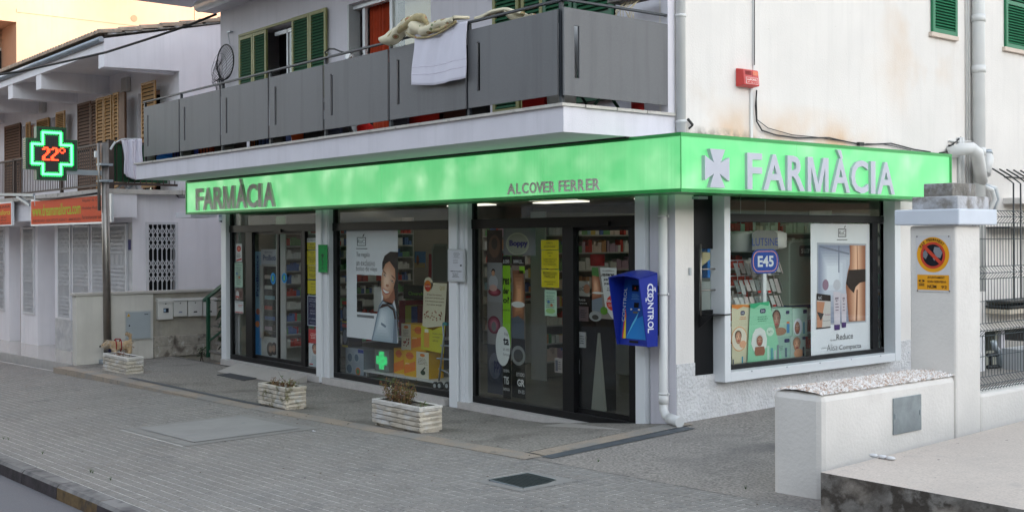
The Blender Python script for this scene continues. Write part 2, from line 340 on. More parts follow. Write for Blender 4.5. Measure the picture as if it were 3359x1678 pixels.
tb.box(-hw, hw, -hd, hd, -.004, .003, tilem); tme = tb.mesh('paving_tile')
for t in tiles[:300]:
    o = piece('paving_tile', tme, pave, (t[2] + random.uniform(-.002, .002), t[3] + random.uniform(-.002, .002), pav(t[2], t[3]) + random.uniform(-.0008, .0008)), (R(.57), -math.atan(.028), random.uniform(-.012, .012)))
tb = MB()
for t in tiles[300:]:
    x, y = t[2] + random.uniform(-.002, .002), t[3] + random.uniform(-.002, .002); z = random.uniform(.0015, .0032); c = [(x - hw, y - hd), (x + hw, y - hd), (x + hw, y + hd), (x - hw, y + hd)]
    tb.add([(px, py, pav(px, py) + z) for px, py in c] + [(px, py, pav(px, py) - .002) for px, py in c], [(0, 1, 2, 3), (0, 4, 5, 1), (1, 5, 6, 2), (2, 6, 7, 3), (3, 7, 4, 0)], tilem)
structure('paving_tiles', tb, 'stuff', pave)
b = MB(); b.grid(Pt[0] - .16, Pt[1] + .16, Pt[2] - .15, Pt[3] + .15, 4, 4, lambda x, y: pav(x, y) + .006, patch2); structure('patch_border', b, parent=pave)
b = MB(); b.grid(Pt[0], Pt[1], Pt[2], Pt[3], 4, 4, lambda x, y: pav(x, y) + .012, patchm); structure('concrete_patch', b, parent=pave)
b = MB(); cz = pav((Mh[0] + Mh[1]) / 2, (Mh[2] + Mh[3]) / 2) + .006; b.grid(Mh[0] - .09, Mh[1] + .09, Mh[2] - .09, Mh[3] + .09, 2, 2, lambda x, y: pav(x, y) + .0055, patch2); structure('manhole_surround', b, parent=pave); b = MB(); b.box(Mh[0] + .012, Mh[1] - .012, Mh[2] + .012, Mh[3] - .012, cz - .02, cz + .006, iron)
for i in range(9): b.box(Mh[0] + .05, Mh[1] - .05, Mh[2] + .05 + i * .036, Mh[2] + .062 + i * .036, cz + .006, cz + .009, iron)
t = thing('manhole_cover', 'square dark iron inspection cover set in the pavement in the foreground', 'manhole cover', (Mh[0], Mh[2], cz)); part('cover', b, t)
b = MB()
for a in ((Mh[0], Mh[0] + .012, Mh[2], Mh[3]), (Mh[1] - .012, Mh[1], Mh[2], Mh[3]), (Mh[0], Mh[1], Mh[2], Mh[2] + .012), (Mh[0], Mh[1], Mh[3] - .012, Mh[3])): b.box(*a, cz - .02, cz + .005, galv)
part('frame', b, t)
# kerb stones
kb = structure('kerb', MB().box(-60, 20, KY + .16, KY + .19, -2.2, -2.1, kerbm)); L_ = 1.0
for i in range(-30, 12):
    x0, x1 = i * L_ + .006, (i + 1) * L_ - .006; d = random.uniform(-.004, .004); tb = MB()
    z = lambda x: pav(x, KY) + .002
    yel = i == -2
    vs = [(x, y, z(x) + h) for x in (x0, x1) for y, h in ((KY + d, -.18), (KY + d + .01, -.03), (KY + d + .035, -.004), (KY + .16, 0), (KY + .16, -.18))]
    tb.add(vs, [(2, 7, 8, 3), (3, 8, 9, 4), (1, 6, 7, 2)], kerbm); tb.add(vs, [(0, 5, 6, 1), (0, 1, 2, 3, 4), (5, 9, 8, 7, 6)], kerb_y if yel else kerb_f)
    structure('kerb_stone', tb, 'structure', kb); del kb.children[-1]['kind']
# forecourt, edging, passage
b = MB(); b.grid(-13.2, 0.02, -2.02, .02, 60, 10, lambda x, y: apron(x, y) - .003, M('forecourt_joint', (.09, .085, .08), .9)); fc = structure('forecourt', b)
n = 33; ts = 13.0 / n
for i in range(n):
    for j in range(5):
        x0, x1 = -13.1 + i * ts + .002, -13.1 + (i + 1) * ts - .002; y0, y1 = -2.0 + j * .39 + .002, -2.0 + (j + 1) * .39 - .002
        tb = MB(); c = [(x0, y0), (x1, y0), (x1, y1), (x0, y1)]; dm = terr if random.random() > .06 or x0 > -9 else terr2
        tb.add([(px, py, apron(px, py) + .001) for px, py in c] + [(px, py, apron(px, py) - .006) for px, py in c], [(0, 1, 2, 3), (0, 4, 5, 1), (1, 5, 6, 2), (2, 6, 7, 3), (3, 7, 4, 0)], dm)
        o = bpy.data.objects.new('floor_tile', tb.mesh('floor_tile')); link(o, fc); BASE[o.name] = Vector()
b = MB()
b.grid(-13.15, .2, -2.24, -2.0, 60, 1, lambda x, y: apron(x, -2.05) + .004, tan, False)
b.grid(-13.15, .2, -2.241, -2.239, 60, 1, lambda x, y: (apron(x, -2.05) + .004 if y > -2.24 else pav(x, y) - .03), tan, False)
b.grid(-.02, .2, -2.0, .05, 1, 16, lambda x, y: (apron(0, y) * .5 + passage(0, y) * .5) + .012, tan, False)
structure('edging_strip', b)
b = MB(); b.grid(.2, .36, -2.05, -.1, 1, 16, lambda x, y: passage(x, y) + .006, slate, False); b.grid(-10.2, -5.3, -1.995, -1.90, 20, 1, lambda x, y: apron(x, y) + .008, slate, False); structure('blue_grey_strip', b)  # narrow dark blue-grey strips beside the edging
b = MB(); b.grid(.18, 3.4, -2.16, 0, 8, 10, passage, terr2); b.grid(-.1, 3.4, 0, 22, 6, 20, passage, terr2); structure('side_passage', b)
# raised walkway on the right of the boundary wall
b = MB(); slabc = M('walkway_concrete', (.56, .49, .43), .9, var=.07, scale=1.5, fine=-.22, fscale=60, bump=.003, bscale=60, stain=[(1.2, .5, .8, (.44, .39, .35)), (3., .6, .8, (.40, .36, .33)), (16., .70, .72, (.15, .13, .12)), (30., .66, .7, (.66, .6, .55))])
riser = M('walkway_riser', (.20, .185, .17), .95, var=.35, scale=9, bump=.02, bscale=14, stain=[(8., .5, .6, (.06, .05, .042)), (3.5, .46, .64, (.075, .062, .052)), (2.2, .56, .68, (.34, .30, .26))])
WY = -2.185
b.grid(3.378, 14, WY, 9, 14, 14, lambda x, y: .30 + .022 * max(0, y + 2.1) * 1.0, slabc, False)
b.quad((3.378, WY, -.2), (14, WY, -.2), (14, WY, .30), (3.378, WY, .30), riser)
structure('raised_walkway', b)
# the neighbour's polished terrace and the pavement beyond
b = MB(); ter = M('polished_terrace', (.46, .42, .37), .12, var=.06, scale=3, spec=.6); b.grid(-34, -13.25, -1.85, .4, 20, 3, lambda x, y: pav(-13, -2) + .012 + .018 * (x + 13), ter)
b.quad((-34, -1.85, -1.5), (-13.25, -1.85, -.6), (-13.25, -1.85, -.342), (-34, -1.85, pav(-13, -2) + .012 - .378), stone_s); structure('shop_terrace', b)
# floor mats and ramps of the pharmacy
def slab_on(fn, pts, h, m, name, label, cat, thick=.012):
    b = MB(); top = [(p.x, p.y, fn(p.x, p.y) + h) for p in pts]; bot = [(p.x, p.y, fn(p.x, p.y) - .01) for p in pts]; k = len(pts)
    b.add(top + bot, [tuple(range(k)), tuple(reversed(range(k, 2 * k)))] + [(i, (i + 1) % k, k + (i + 1) % k, k + i) for i in range(k)], m); return single(name, b, label, cat)
V2 = lambda x, y: Vector((x, y, 0))
q = [gnd(apron, 'K', *p) for p in ((1530, 322), (1740, 298), (1920, 330), (1720, 362))]
slab_on(apron, q, .012, M('mat_grey', (.05, .052, .058), .95, var=.1, bump=.003, bscale=150), 'door_mat', 'dark grey door mat on the forecourt before the far sliding door', 'door mat')
rampm = M('ramp_stone', (.42, .39, .36), .7, var=.06, fine=-.2)
for (x0, x1, nm) in ((-10.0, -7.6, 'shallow pale stone ramp at the foot of the far sliding door'), (-1.55, -.3, 'shallow pale stone ramp at the foot of the near sliding door')):
    b = MB(); zf = lambda x, y: apron(x, y)
    vs = [(x0, -.14, -.165), (x1, -.14, -.165), (x1, -.52, zf(x1, -.52) + .006), (x0, -.52, zf(x0, -.52) + .006), (x0, -.14, -.3), (x1, -.14, -.3), (x1, -.52, -.3), (x0, -.52, -.3)]
    b.add(vs, [(0, 3, 2, 1), (4, 5, 6, 7), (0, 1, 5, 4), (1, 2, 6, 5), (2, 3, 7, 6), (3, 0, 4, 7)], rampm); single('door_ramp', b, nm, 'ramp')
# ---------------------------------------------------------------- pharmacy building
PL = -10.935; S_SIGN = .66
ph = thing('pharmacy_building', 'white two storey corner building with a pharmacy below a grey balcony', 'building', (PL, 0, -.3))
hatchY = (.286, .72); winY = (.90, 4.08)
b = MB()
b.walls('x', 0, -.22, 0, 17.5, 2.9, 9.5, [(Y_('I', 1312, 200), Y_('I', 1470, 200), 4.66, 6.0), (Y_('I', 1795, 200), Y_('I', 1795, 200) + .66, 4.66, 6.0)], wallS)
part('side_wall_upper', b, ph)
b = MB(); b.walls('x', 0, -.22, 0, 17.5, .62, 2.9, [(hatchY[0], winY[1] + .03, .62, 2.62)], wallS); part('side_wall_lower', b, ph)
b = MB(); b.walls('x', .012, -.22, .004, 6.3, -.4, .62, [(hatchY[0], hatchY[1], .477, .62), (.74, winY[1] + .03, .44, .62)], rough_pl); part('rough_plinth', b, ph)
doorU = (X_('C', 942, 200), X_('C', 1530, 50)); shL = (X_('C', 192, 400), X_('C', 575, 300) + .05); shR = (X_('D', 265, 0), X_('D', 840, 30) + .05)
b = MB(); b.walls('y', 0, .22, PL, -.2205, 2.98, 9.5, [(shL[0], shL[1], 4.2, 5.46), (doorU[0], doorU[1], 3.26, 5.45), (shR[0], X_('D', 1115, 50), 3.5, 5.44)], wallF); part('front_wall_upper', b, ph)
b = MB(); b.box(X_('G', 962, 900), -.2205, .001, .28, -.4, 2.975, wallF); part('corner_pier', b, ph); b = MB(); b.box(-.2205, -.0003, -.0015, .004, -.4, 2.975, wallF); part('corner_pier', b, ph); b = MB(); b.box(PL, PL + .02, .08, .219, -.5, 2.98, wallF); part('corner_pier', b, ph)
b = MB(); b.box(PL, PL + .2, 0.22, 17.5, -.5, 9.5, wallF); b.box(PL, 0, 17.3, 17.5, -.5, 9.5, wallF); b.box(PL, 0, .22, 17.3, 9.3, 9.5, wallF); b.box(PL + .2, -.22, 7.2, 7.3, -.3, 2.9, wallF); part('rear_walls', b, ph)
# balcony
SZ0, SZ1 = 2.978, 3.225
b = MB(); b.box(-10.88, 0, -1.571, 0, SZ0, SZ1, wallF); part('balcony_slab', b, ph)
b = MB(); b.box(-10.8, -.1, -S_SIGN + .004, -S_SIGN + .06, 2.955, 2.9775, dark_in); b.box(-10.8, -.02, -S_SIGN - .045, -S_SIGN + .02, 2.963, 2.9772, dark_in); part('painted_shadow_strip', b, ph)  # dark strips painted in as the shadow between sign and slab
n = 14; cl = 10.94 / n; cb = MB(); cb.box(.002, cl - .002, 0, .30, 0, .03, coping_m); cme = cb.mesh('coping_stone'); bevs = []
for i in range(n): piece('coping_stone', cme, ph, (-10.92 + i * cl, -1.60, SZ1 + random.uniform(0, .002)))
cb = MB(); cb.box(0, .30, .002, .42, 0, .03, coping_m); cme = cb.mesh('coping_stone')
for i in range(3): piece('coping_stone', cme, ph, (-.27, -1.298 + i * .43, SZ1 + .001))
b = MB(); b.box(-10.6, -.27, -1.30, -.001, SZ1, SZ1 + .02, M('balcony_floor', (.3, .2, .15), .7)); part('balcony_floor', b, ph)
posts = [-10.57, -9.09, -7.60, -6.085, -4.59, -3.08, -1.556, -.075]
PZ0, PZ1, BY = 3.342, 4.172, -1.571
for i in range(7):
    x0, x1 = posts[i] + .035, posts[i + 1] - .012; sx = posts[i] + .215; b = MB()
    b.walls('y', BY, BY + .02, x0, x1, PZ0, PZ1, [(sx - .028, sx + .028, 3.508, 4.027)], panel_m); part('balcony_panel', b, ph)
b = MB(); b.walls('x', .004, -.02, BY + .01, -.112, PZ0 - .01, PZ1 + .01, [(-1.428, -1.363, 3.508, 4.018)], panel_m); part('balcony_panel', b, ph, 'lighter end panel facing the side')
pb = MB(); pb.box(-.018, .018, -.018, .018, SZ1 + .03 - 3.2, 4.25 - 3.2, steel_d); pme = pb.mesh('balcony_post')
for x in posts: piece('balcony_post', pme, ph, (x, BY + .045, 3.2))
b = MB(); b.bar((-10.6, BY + .03, 4.262), (-.03, BY + .03, 4.262), .045, .02, steel_d); b.bar((-.03, BY + .03, 4.262), (-.03, -.08, 4.28), .045, .02, steel_d); part('handrail', b, ph)
b = MB(); b.box(-.10, -.002, -.10, -.001, SZ1 + .03, 9.5, wallF); part('pier', b, ph)
# shutters
def shutter(name, parent, ax, c, a0, a1, z0, z1, fm, sm, nsl, th=.035, mid=True, label=None, dirn=1):
    P = (lambda u, v, z: (c + v * dirn, u, z)) if ax == 'x' else (lambda u, v, z: (u, c - v * dirn, z)); b = MB(); fw = .055
    def bx(u0, u1, v0, v1, q0, q1, m, mb=b):
        p, q = P(u0, v0, q0), P(u1, v1, q1); mb.box(min(p[0], q[0]), max(p[0], q[0]), min(p[1], q[1]), max(p[1], q[1]), q0, q1, m)
    bx(a0, a0 + fw, 0, th, z0, z1, fm); bx(a1 - fw, a1, 0, th, z0, z1, fm); bx(a0 + fw, a1 - fw, 0, th, z0, z0 + fw, fm); bx(a0 + fw, a1 - fw, 0, th, z1 - fw, z1, fm)
    zm = (z0 + z1) / 2
    if mid: bx(a0 + fw, a1 - fw, 0, th, zm - fw / 2, zm + fw / 2, fm)
    bx(a0 + fw, a1 - fw, .001, .004, z0 + fw, z1 - fw, grn_d if sm in (grn, grn_b) else dark_in)
    o = part(name, b, parent, label); sp = (z1 - z0 - 2 * fw) / nsl; sb = MB(); L = a1 - a0 - 2 * fw - .002; w2 = .030
    if ax == 'x': sb.add([(0, 0, 0), (0, L, 0), (.03 * dirn, L, -sp * .75), (.03 * dirn, 0, -sp * .75), (.004, 0, .006), (.004, L, .006), (.03 * dirn + .006, L, -sp * .75 + .006), (.03 * dirn + .006, 0, -sp * .75 + .006)], [(0, 1, 2, 3), (4, 7, 6, 5), (0, 4, 5, 1), (2, 6, 7, 3)], sm)
    else: sb.add([(0, 0, 0), (L, 0, 0), (L, -.03 * dirn, -sp * .75), (0, -.03 * dirn, -sp * .75), (0, -.002, .007), (L, -.002, .007), (L, -.03 * dirn - .003, -sp * .75 + .007), (0, -.03 * dirn - .003, -sp * .75 + .007)], [(0, 1, 2, 3), (4, 7, 6, 5), (0, 4, 5, 1), (2, 6, 7, 3)], sm)
    me = sb.mesh('slat')
    for i in range(nsl):
        z = z1 - fw - sp * (i + .1)
        if mid and abs(z - sp * .4 - zm) < fw / 2 + sp * .3: continue
        p = P(a0 + fw + .001, .004, z); piece('slat', me, o, p)
    return o
xs = [X_('C', 195, 400), X_('C', 295, 400), X_('C', 390, 400)]
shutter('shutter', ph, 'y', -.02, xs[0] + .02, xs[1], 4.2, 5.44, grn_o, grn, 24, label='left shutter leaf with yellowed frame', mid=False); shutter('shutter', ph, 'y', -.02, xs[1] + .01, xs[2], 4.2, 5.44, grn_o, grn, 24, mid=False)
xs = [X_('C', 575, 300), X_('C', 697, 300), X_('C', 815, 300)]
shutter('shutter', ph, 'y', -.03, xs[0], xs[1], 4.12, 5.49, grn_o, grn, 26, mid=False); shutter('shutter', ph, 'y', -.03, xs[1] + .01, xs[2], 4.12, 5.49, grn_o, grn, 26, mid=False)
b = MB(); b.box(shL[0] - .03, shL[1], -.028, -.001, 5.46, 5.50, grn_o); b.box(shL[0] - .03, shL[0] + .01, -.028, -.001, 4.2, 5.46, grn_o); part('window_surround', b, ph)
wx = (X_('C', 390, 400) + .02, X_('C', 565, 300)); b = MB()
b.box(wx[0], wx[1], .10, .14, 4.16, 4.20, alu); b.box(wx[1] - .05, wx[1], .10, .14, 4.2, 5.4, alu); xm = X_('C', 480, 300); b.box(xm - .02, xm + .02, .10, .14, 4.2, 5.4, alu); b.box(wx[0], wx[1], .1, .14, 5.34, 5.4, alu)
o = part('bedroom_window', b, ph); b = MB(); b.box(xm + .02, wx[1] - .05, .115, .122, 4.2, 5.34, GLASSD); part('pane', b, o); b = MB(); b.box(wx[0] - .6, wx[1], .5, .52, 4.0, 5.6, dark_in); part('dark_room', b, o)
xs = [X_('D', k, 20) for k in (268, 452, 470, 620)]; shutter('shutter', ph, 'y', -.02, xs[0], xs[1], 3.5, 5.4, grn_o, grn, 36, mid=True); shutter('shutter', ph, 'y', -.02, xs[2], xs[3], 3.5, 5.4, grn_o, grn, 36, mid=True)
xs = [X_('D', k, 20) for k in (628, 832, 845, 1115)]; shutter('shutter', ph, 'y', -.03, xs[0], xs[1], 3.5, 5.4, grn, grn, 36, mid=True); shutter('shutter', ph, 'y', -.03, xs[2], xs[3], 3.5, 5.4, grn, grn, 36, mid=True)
shY = [(Y_('I', 1312, 200), Y_('I', 1474, 240)), (Y_('I', 1795, 200), Y_('I', 1795, 200) + .68)]
for y0, y1 in shY:
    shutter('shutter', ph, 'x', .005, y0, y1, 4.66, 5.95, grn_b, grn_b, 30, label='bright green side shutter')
    b = MB(); b.box(.0, .05, y0 - .05, y1 + .01, 4.60, 4.655, M('sill_cream', (.62, .52, .44), .8)); part('window_sill', b, ph)
# balcony door: white frame, curtain, glass
b = MB(); b.box(doorU[0], doorU[0] + .04, 0.001, .2, 3.25, 5.45, alug); x = X_('C', 1000, 200); b.box(x, x + .07, .12, .17, 3.25, 5.45, alu); x = X_('C', 1257, 200, .12); b.box(x, x + .07, .08, .13, 3.25, 5.45, alu)
b.box(doorU[1] - .04, doorU[1], .08, .13, 3.25, 5.45, alu); b.box(doorU[0] + .04, doorU[1], .08, .17, 5.38, 5.449, alu); o = part('balcony_door', b, ph)
b = MB(); b.box(x + .07, doorU[1] - .04, .10, .108, 3.28, 5.38, GLASS); part('pane', b, o)
b = MB(); b.box(x + .07, doorU[1] - .04, .30, .31, 3.28, 5.4, M('blind_cream', (.45, .36, .22), .8)); part('roller_blind', b, o)
b = MB(); c0, c1 = X_('C', 1105, 200, .25), X_('C', 1257, 200, .25); nn = 40
vs = [(c0 + (c1 - c0) * i / nn, .25 + .035 * math.sin(i * 1.15) + .012 * math.sin(i * 2.7), z) for z in (3.25, 5.4) for i in range(nn + 1)]
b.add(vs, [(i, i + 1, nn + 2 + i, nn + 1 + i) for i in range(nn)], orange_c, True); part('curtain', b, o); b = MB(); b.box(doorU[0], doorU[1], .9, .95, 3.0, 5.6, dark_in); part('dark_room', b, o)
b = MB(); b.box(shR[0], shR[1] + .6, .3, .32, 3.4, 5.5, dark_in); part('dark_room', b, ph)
# eave roll over the left end, higher balcony soffit
b = MB(); b.box(-11.16, -8.2, -.30, .0, 6.02, 6.20, wallF); b.tube([(-11.16, -.31, 6.11), (-8.2, -.31, 6.11)], .10, alu, 12); part('eave_moulding', b, ph)
b = MB(); b.box(-12.2, 0, -1.9, .0, 6.30, 6.45, wallF); part('roof_overhang', b, ph)
# ---------------------------------------------------------------- shop front units (set back behind white posts)
YF, YG = .075, .10
TZ1, TZ0, BZ1, BZ0, TOP = 2.20, 2.078, -.085, -.17, 2.66
def post(x0, x1, y0, y1, z0=-.26, z1=TOP, m=alu):
    b = MB(); b.box(x0, x1, y0, y1, z0, z1, m); return part('post', b, ph, bevel=.006)
post(X_('E', 50, 900), X_('E', 80, 600), -.0, .16)
post(X_('E', 672, 900), X_('E', 706, 900), -.045, .14); post(X_('E', 708, 900), X_('E', 734, 900), -.012, .14); post(X_('F', 5, 600), X_('F', 34, 600), -.0, .16)
post(X_('F', 752, 600), X_('F', 800, 600), -.045, .14); post(X_('F', 805, 600), X_('F', 830, 600), -.015, .14); post(X_('G', 2, 600), X_('G', 22, 600), 0, .16)
post(X_('G', 905, 1000), X_('G', 955, 1000), -.06, .05, z0=-.12)
def xx(k, x, y=600): return X_(k, x, y, YF)
def unit(name, x0, x1, uprights, label):
    b = MB(); b.box(x0, x1, YF - .01, YG + .05, TZ0, TZ1, blk); b.box(x0, x1, YF, YG + .05, BZ0, BZ1, blk); b.box(x0, x1, YF, YG + .05, 2.56, TOP, blk)
    for u in uprights: b.box(u[0], u[1], YF + .002, YG + .04, BZ1, TZ0, blk)
    for u in (x0, x1 - .07): b.box(u, u + .07, YF + .002, YG + .04, TZ1, 2.56, blk)
    o = part(name, b, ph, label, bevel=.004); return o
u1 = unit('shop_window', xx('E', 105), xx('E', 680), [(xx('E', 105), xx('E', 118)), (xx('E', 205, 700), xx('E', 247, 700)), (xx('E', 565, 700), xx('E', 585, 700)), (xx('E', 676), xx('E', 684))], 'far shop front with sliding doors')
def pane(o, x0, x1, z0=BZ1, z1=TZ0, y=YG): b = MB(); b.box(x0, x1, y, y + .008, z0, z1, GLASS); return part('pane', b, o)
pane(u1, xx('E', 118), xx('E', 205, 700)); pane(u1, xx('E', 585, 700), xx('E', 676)); pane(u1, xx('E', 118), xx('E', 676), TZ1, 2.56)
def slider(x0, x1, lab, y=YG + .03):
    b = MB(); f = .028
    b.box(x0, x0 + f, y, y + .03, -.14, TZ0, blk); b.box(x1 - f, x1, y, y + .03, -.14, TZ0, blk); b.box(x0 + f, x1 - f, y, y + .03, -.14, -.03, blk); b.box(x0 + f, x1 - f, y, y + .03, TZ0 - .04, TZ0, blk)
    o = part('door', b, ph, lab); pane(o, x0 + f, x1 - f, -.03, TZ0 - .04, y + .01)
xm = X_('E', 413, 700, YG + .03); slider(X_('E', 247, 700, YG + .03), xm, None); slider(xm + .002, X_('E', 565, 700, YG + .03), None)
u2 = unit('shop_window', xx('F', 55), xx('F', 752), [(xx('F', 55), xx('F', 80)), (xx('F', 744), xx('F', 752))], 'middle display window'); pane(u2, xx('F', 80), xx('F', 744)); pane(u2, xx('F', 80), xx('F', 744), TZ1, 2.56)
x0, x1 = xx('G', 38), xx('G', 962)
u3 = unit('shop_window', x0, x1, [(x0, xx('G', 60)), (xx('G', 508), xx('G', 566)), (xx('G', 850), xx('G', 890)), (xx('G', 955), x1)], 'near shop front with sliding door'); pane(u3, xx('G', 60), xx('G', 508)); pane(u3, x0 + .07, x1 - .07, TZ1, 2.56); pane(u3, xx('G', 890), xx('G', 955))
slider(xx('G', 560), xx('G', 855), None)
for (x0, x1) in ((X_('E', 60, 900), X_('E', 690, 900)), (xx('F', 30), xx('F', 752)), (xx('G', 5), xx('G', 905, 900))):
    n = max(2, round((x1 - x0) / 1.0)); wv = (x1 - x0) / n
    for i in range(n):
        b = MB(); b.box(x0 + i * wv + .002, x0 + (i + 1) * wv - .002, -.05, .19, -.27, BZ0, stone_s); part('sill_stone', b, ph, bevel=.004)
b = MB(); x = X_('E', 420, 300, YF); b.box(x - .12, x + .12, .035, .065, 2.07, 2.12, blk); part('door_sensor', b, ph); b = MB(); x = X_('G', 720, 180, YF); b.box(x - .12, x + .12, .035, .065, 2.09, 2.14, blk); part('door_sensor', b, ph)
b = MB(); b.box(PL + .2, -.22, .16, .22, 2.62, 2.978, dark_in); b.box(PL, 0, .0, .16, 2.66, 2.978, wallF); part('lintel', b, ph)
# ---- side: black hatch panel and white framed window
b = MB(); b.walls('x', -.01, -.05, hatchY[0], hatchY[1], .477, 2.60, [(Y_('S', 228, 500), Y_('S', 330, 500), 1.17, 1.83)], blk); hp = part('hatch_panel', b, ph, 'black panel with a small night hatch')
b = MB(); b.box(-.035, -.028, Y_('S', 228, 500), Y_('S', 330, 500), 1.17, 1.83, GLASS); part('pane', b, hp)
b = MB()
for y in (Y_('S', 222, 500), Y_('S', 356, 500)): b.tube([(.02, y, 1.12), (.02, y, 1.88)], .010, chrome)
for z in (1.613, 1.385): b.tube([(.02, Y_('S', 222, 500), z), (.02, Y_('S', 356, 500), z)], .009, chrome)
part('hatch_rail', b, hp)
b = MB(); y0, y1 = Y_('S', 222, 500), Y_('S', 356, 500); b.add([(-.01, y0, 1.13), (-.01, y1, 1.13), (.16, y1 - .02, 1.13), (.16, y0 + .05, 1.13), (-.01, y0, 1.115), (-.01, y1, 1.115), (.16, y1 - .02, 1.115), (.16, y0 + .05, 1.115)], [(0, 1, 2, 3), (4, 7, 6, 5), (0, 4, 5, 1), (1, 5, 6, 2), (2, 6, 7, 3), (3, 7, 4, 0)], blk)
b.add([(-.01, y0, 1.11), (-.01, y0, .98), (.13, y0 + .05, 1.11), (-.01, y0 + .01, 1.11), (-.01, y0 + .01, .98), (.13, y0 + .06, 1.11)], [(0, 1, 2), (3, 5, 4), (0, 3, 4, 1), (1, 4, 5, 2), (0, 2, 5, 3)], blk); part('hatch_shelf', b, hp)
WXo = .155
yL0, yL1 = Y_('H', 318, 900, WXo), Y_('H', 353, 900, WXo); yR0, yR1 = Y_('H', 1312, 700, WXo), Y_('H', 1350, 700, WXo)
zb0, zb1 = on('x', WXo, 'H', 357, 1200).z, on('x', WXo, 'H', 357, 1145).z
b = MB(); b.box(-.05, WXo, yL0, yL1, zb0, 2.62, alu); b.box(-.05, WXo, yR0 + .02, yR1, zb0, 2.62, alu); b.box(-.05, WXo - .002, yL1 + .001, yR0 + .019, zb0, zb1, alu); sw = part('shop_window', b, ph, 'side display window in a projecting white frame', bevel=.005)
b = MB()
for y in [yL1 + .35 + i * .62 for i in range(6)]: b.tube([(WXo - .002, y, zb0 + .09), (WXo + .004, y, zb0 + .09)], .008, galv, 8)
part('screw', b, sw)
XG = -.02; fz = lambda k, x, y: on('x', XG, k, x, y).z; fy = lambda k, x, y=600: Y_(k, x, y, XG)
gz0 = fz('H', 700, 1062); g1, g2, g3, g4 = fy('H', 355), fy('H', 1178), fy('H', 1210), fy('H', 1278); tz0, tz1 = fz('H', 1000, 270), fz('H', 1000, 226)
b = MB(); b.box(-.07, -.004, yL1, yR0 + .02, zb1 - .02, gz0, blk); b.box(-.07, -.004, yL1, yR0 + .02, tz0, tz1, blk); b.box(-.07, -.004, g2, g3, gz0, tz0, blk); b.box(-.07, -.004, g4, yR0 + .02, gz0, tz0, blk); b.box(-.07, -.004, yL1, yR0 + .02, 2.55, 2.64, blk); b.box(-.07, -.004, g4, yR0 + .02, tz1, 2.55, blk); part('window_frame', b, sw, bevel=.004)
for a in ((yL1, g2, gz0, tz0), (g3, g4, gz0, tz0), (yL1, g4, tz1, 2.55)): b = MB(); b.box(-.035, -.028, *a, GLASS); part('pane', b, sw)
# ---------------------------------------------------------------- the green canopy sign
S, SX, SZ = .66, .685, (2.395, 2.974); SE = Y_('X', 905, 500, SX); SL = X_('V', 208, 800, -S)
sg = thing('pharmacy_sign', 'long backlit green sign box wrapping the corner above the shop windows', 'sign', (0, 0, SZ[0]))
def glow_mat():
    m = bpy.data.materials.new('backlit_green'); m.use_nodes = True; t = m.node_tree; p = t.nodes['Principled BSDF']; L = t.links.new
    g = nd(t, 'ShaderNodeNewGeometry'); n = nd(t, 'ShaderNodeTexNoise'); n.inputs['Scale'].default_value = 2.6; n.inputs['Detail'].default_value = 2.; L(g.outputs['Position'], n.inputs['Vector'])
    v = nd(t, 'ShaderNodeTexVoronoi', feature='SMOOTH_F1'); v.inputs['Scale'].default_value = 2.3; v.inputs['Smoothness'].default_value = 1.; L(g.outputs['Position'], v.inputs['Vector'])
    r1 = nd(t, 'ShaderNodeMapRange'); r1.inputs[1].default_value = .38; r1.inputs[2].default_value = .70; r1.inputs[3].default_value = .0; r1.inputs[4].default_value = 1.; L(n.outputs['Fac'], r1.inputs[0])
    r2 = nd(t, 'ShaderNodeMapRange'); r2.inputs[1].default_value = .0; r2.inputs[2].default_value = .62; r2.inputs[3].default_value = 1.; r2.inputs[4].default_value = 0.; L(v.outputs['Distance'], r2.inputs[0])
    mu = nd(t, 'ShaderNodeMath', operation='MULTIPLY'); L(r1.outputs[0], mu.inputs[0]); L(r2.outputs[0], mu.inputs[1])
    mp = nd(t, 'ShaderNodeMapping'); mp.inputs['Scale'].default_value = (45, 45, .6); L(g.outputs['Position'], mp.inputs[0]); n2 = nd(t, 'ShaderNodeTexNoise'); n2.inputs['Scale'].default_value = 1.; n2.inputs['Detail'].default_value = 1.; L(mp.outputs[0], n2.inputs['Vector'])
    r3 = nd(t, 'ShaderNodeMapRange'); r3.inputs[1].default_value = .3; r3.inputs[2].default_value = .7; r3.inputs[3].default_value = .93; r3.inputs[4].default_value = 1.05; L(n2.outputs['Fac'], r3.inputs[0])
    mx = nd(t, 'ShaderNodeMix', data_type='RGBA'); mx.inputs[6].default_value = (.14, .58, .22, 1); mx.inputs[7].default_value = (.50, .90, .52, 1); L(mu.outputs[0], mx.inputs[0])
    p.inputs['Base Color'].default_value = (.05, .30, .10, 1); p.inputs['Roughness'].default_value = .35; L(mx.outputs[2], p.inputs['Emission Color'])
    m2 = nd(t, 'ShaderNodeMath', operation='MULTIPLY'); m2.inputs[1].default_value = .19; L(r3.outputs[0], m2.inputs[0]); L(m2.outputs[0], p.inputs['Emission Strength']); MATS['glow'] = m; return m
GLOW = glow_mat(); fr = .035
b = MB(); z0, z1 = SZ
b.box(SL, SX, -S, -S + .5, z0, z0 + fr, green_f); b.box(SL, SX, -S, -S + .05, z1 - fr, z1, green_f); b.box(SL, SL + fr, -S, -S + .5, z0 + fr, z1 - fr, green_f)
b.box(SX - .5, SX, -S + .5, SE, z0, z0 + fr, green_f); b.box(SX - .05, SX, -S + .05, SE, z1 - fr, z1, green_f); b.box(SX - .5, SX, SE - fr, SE, z0 + fr, z1 - fr, green_f)
b.box(SX - .006, SX + .001, -S - .001, -S + .006, z0, z1, green_f)
part('sign_frame', b, sg)
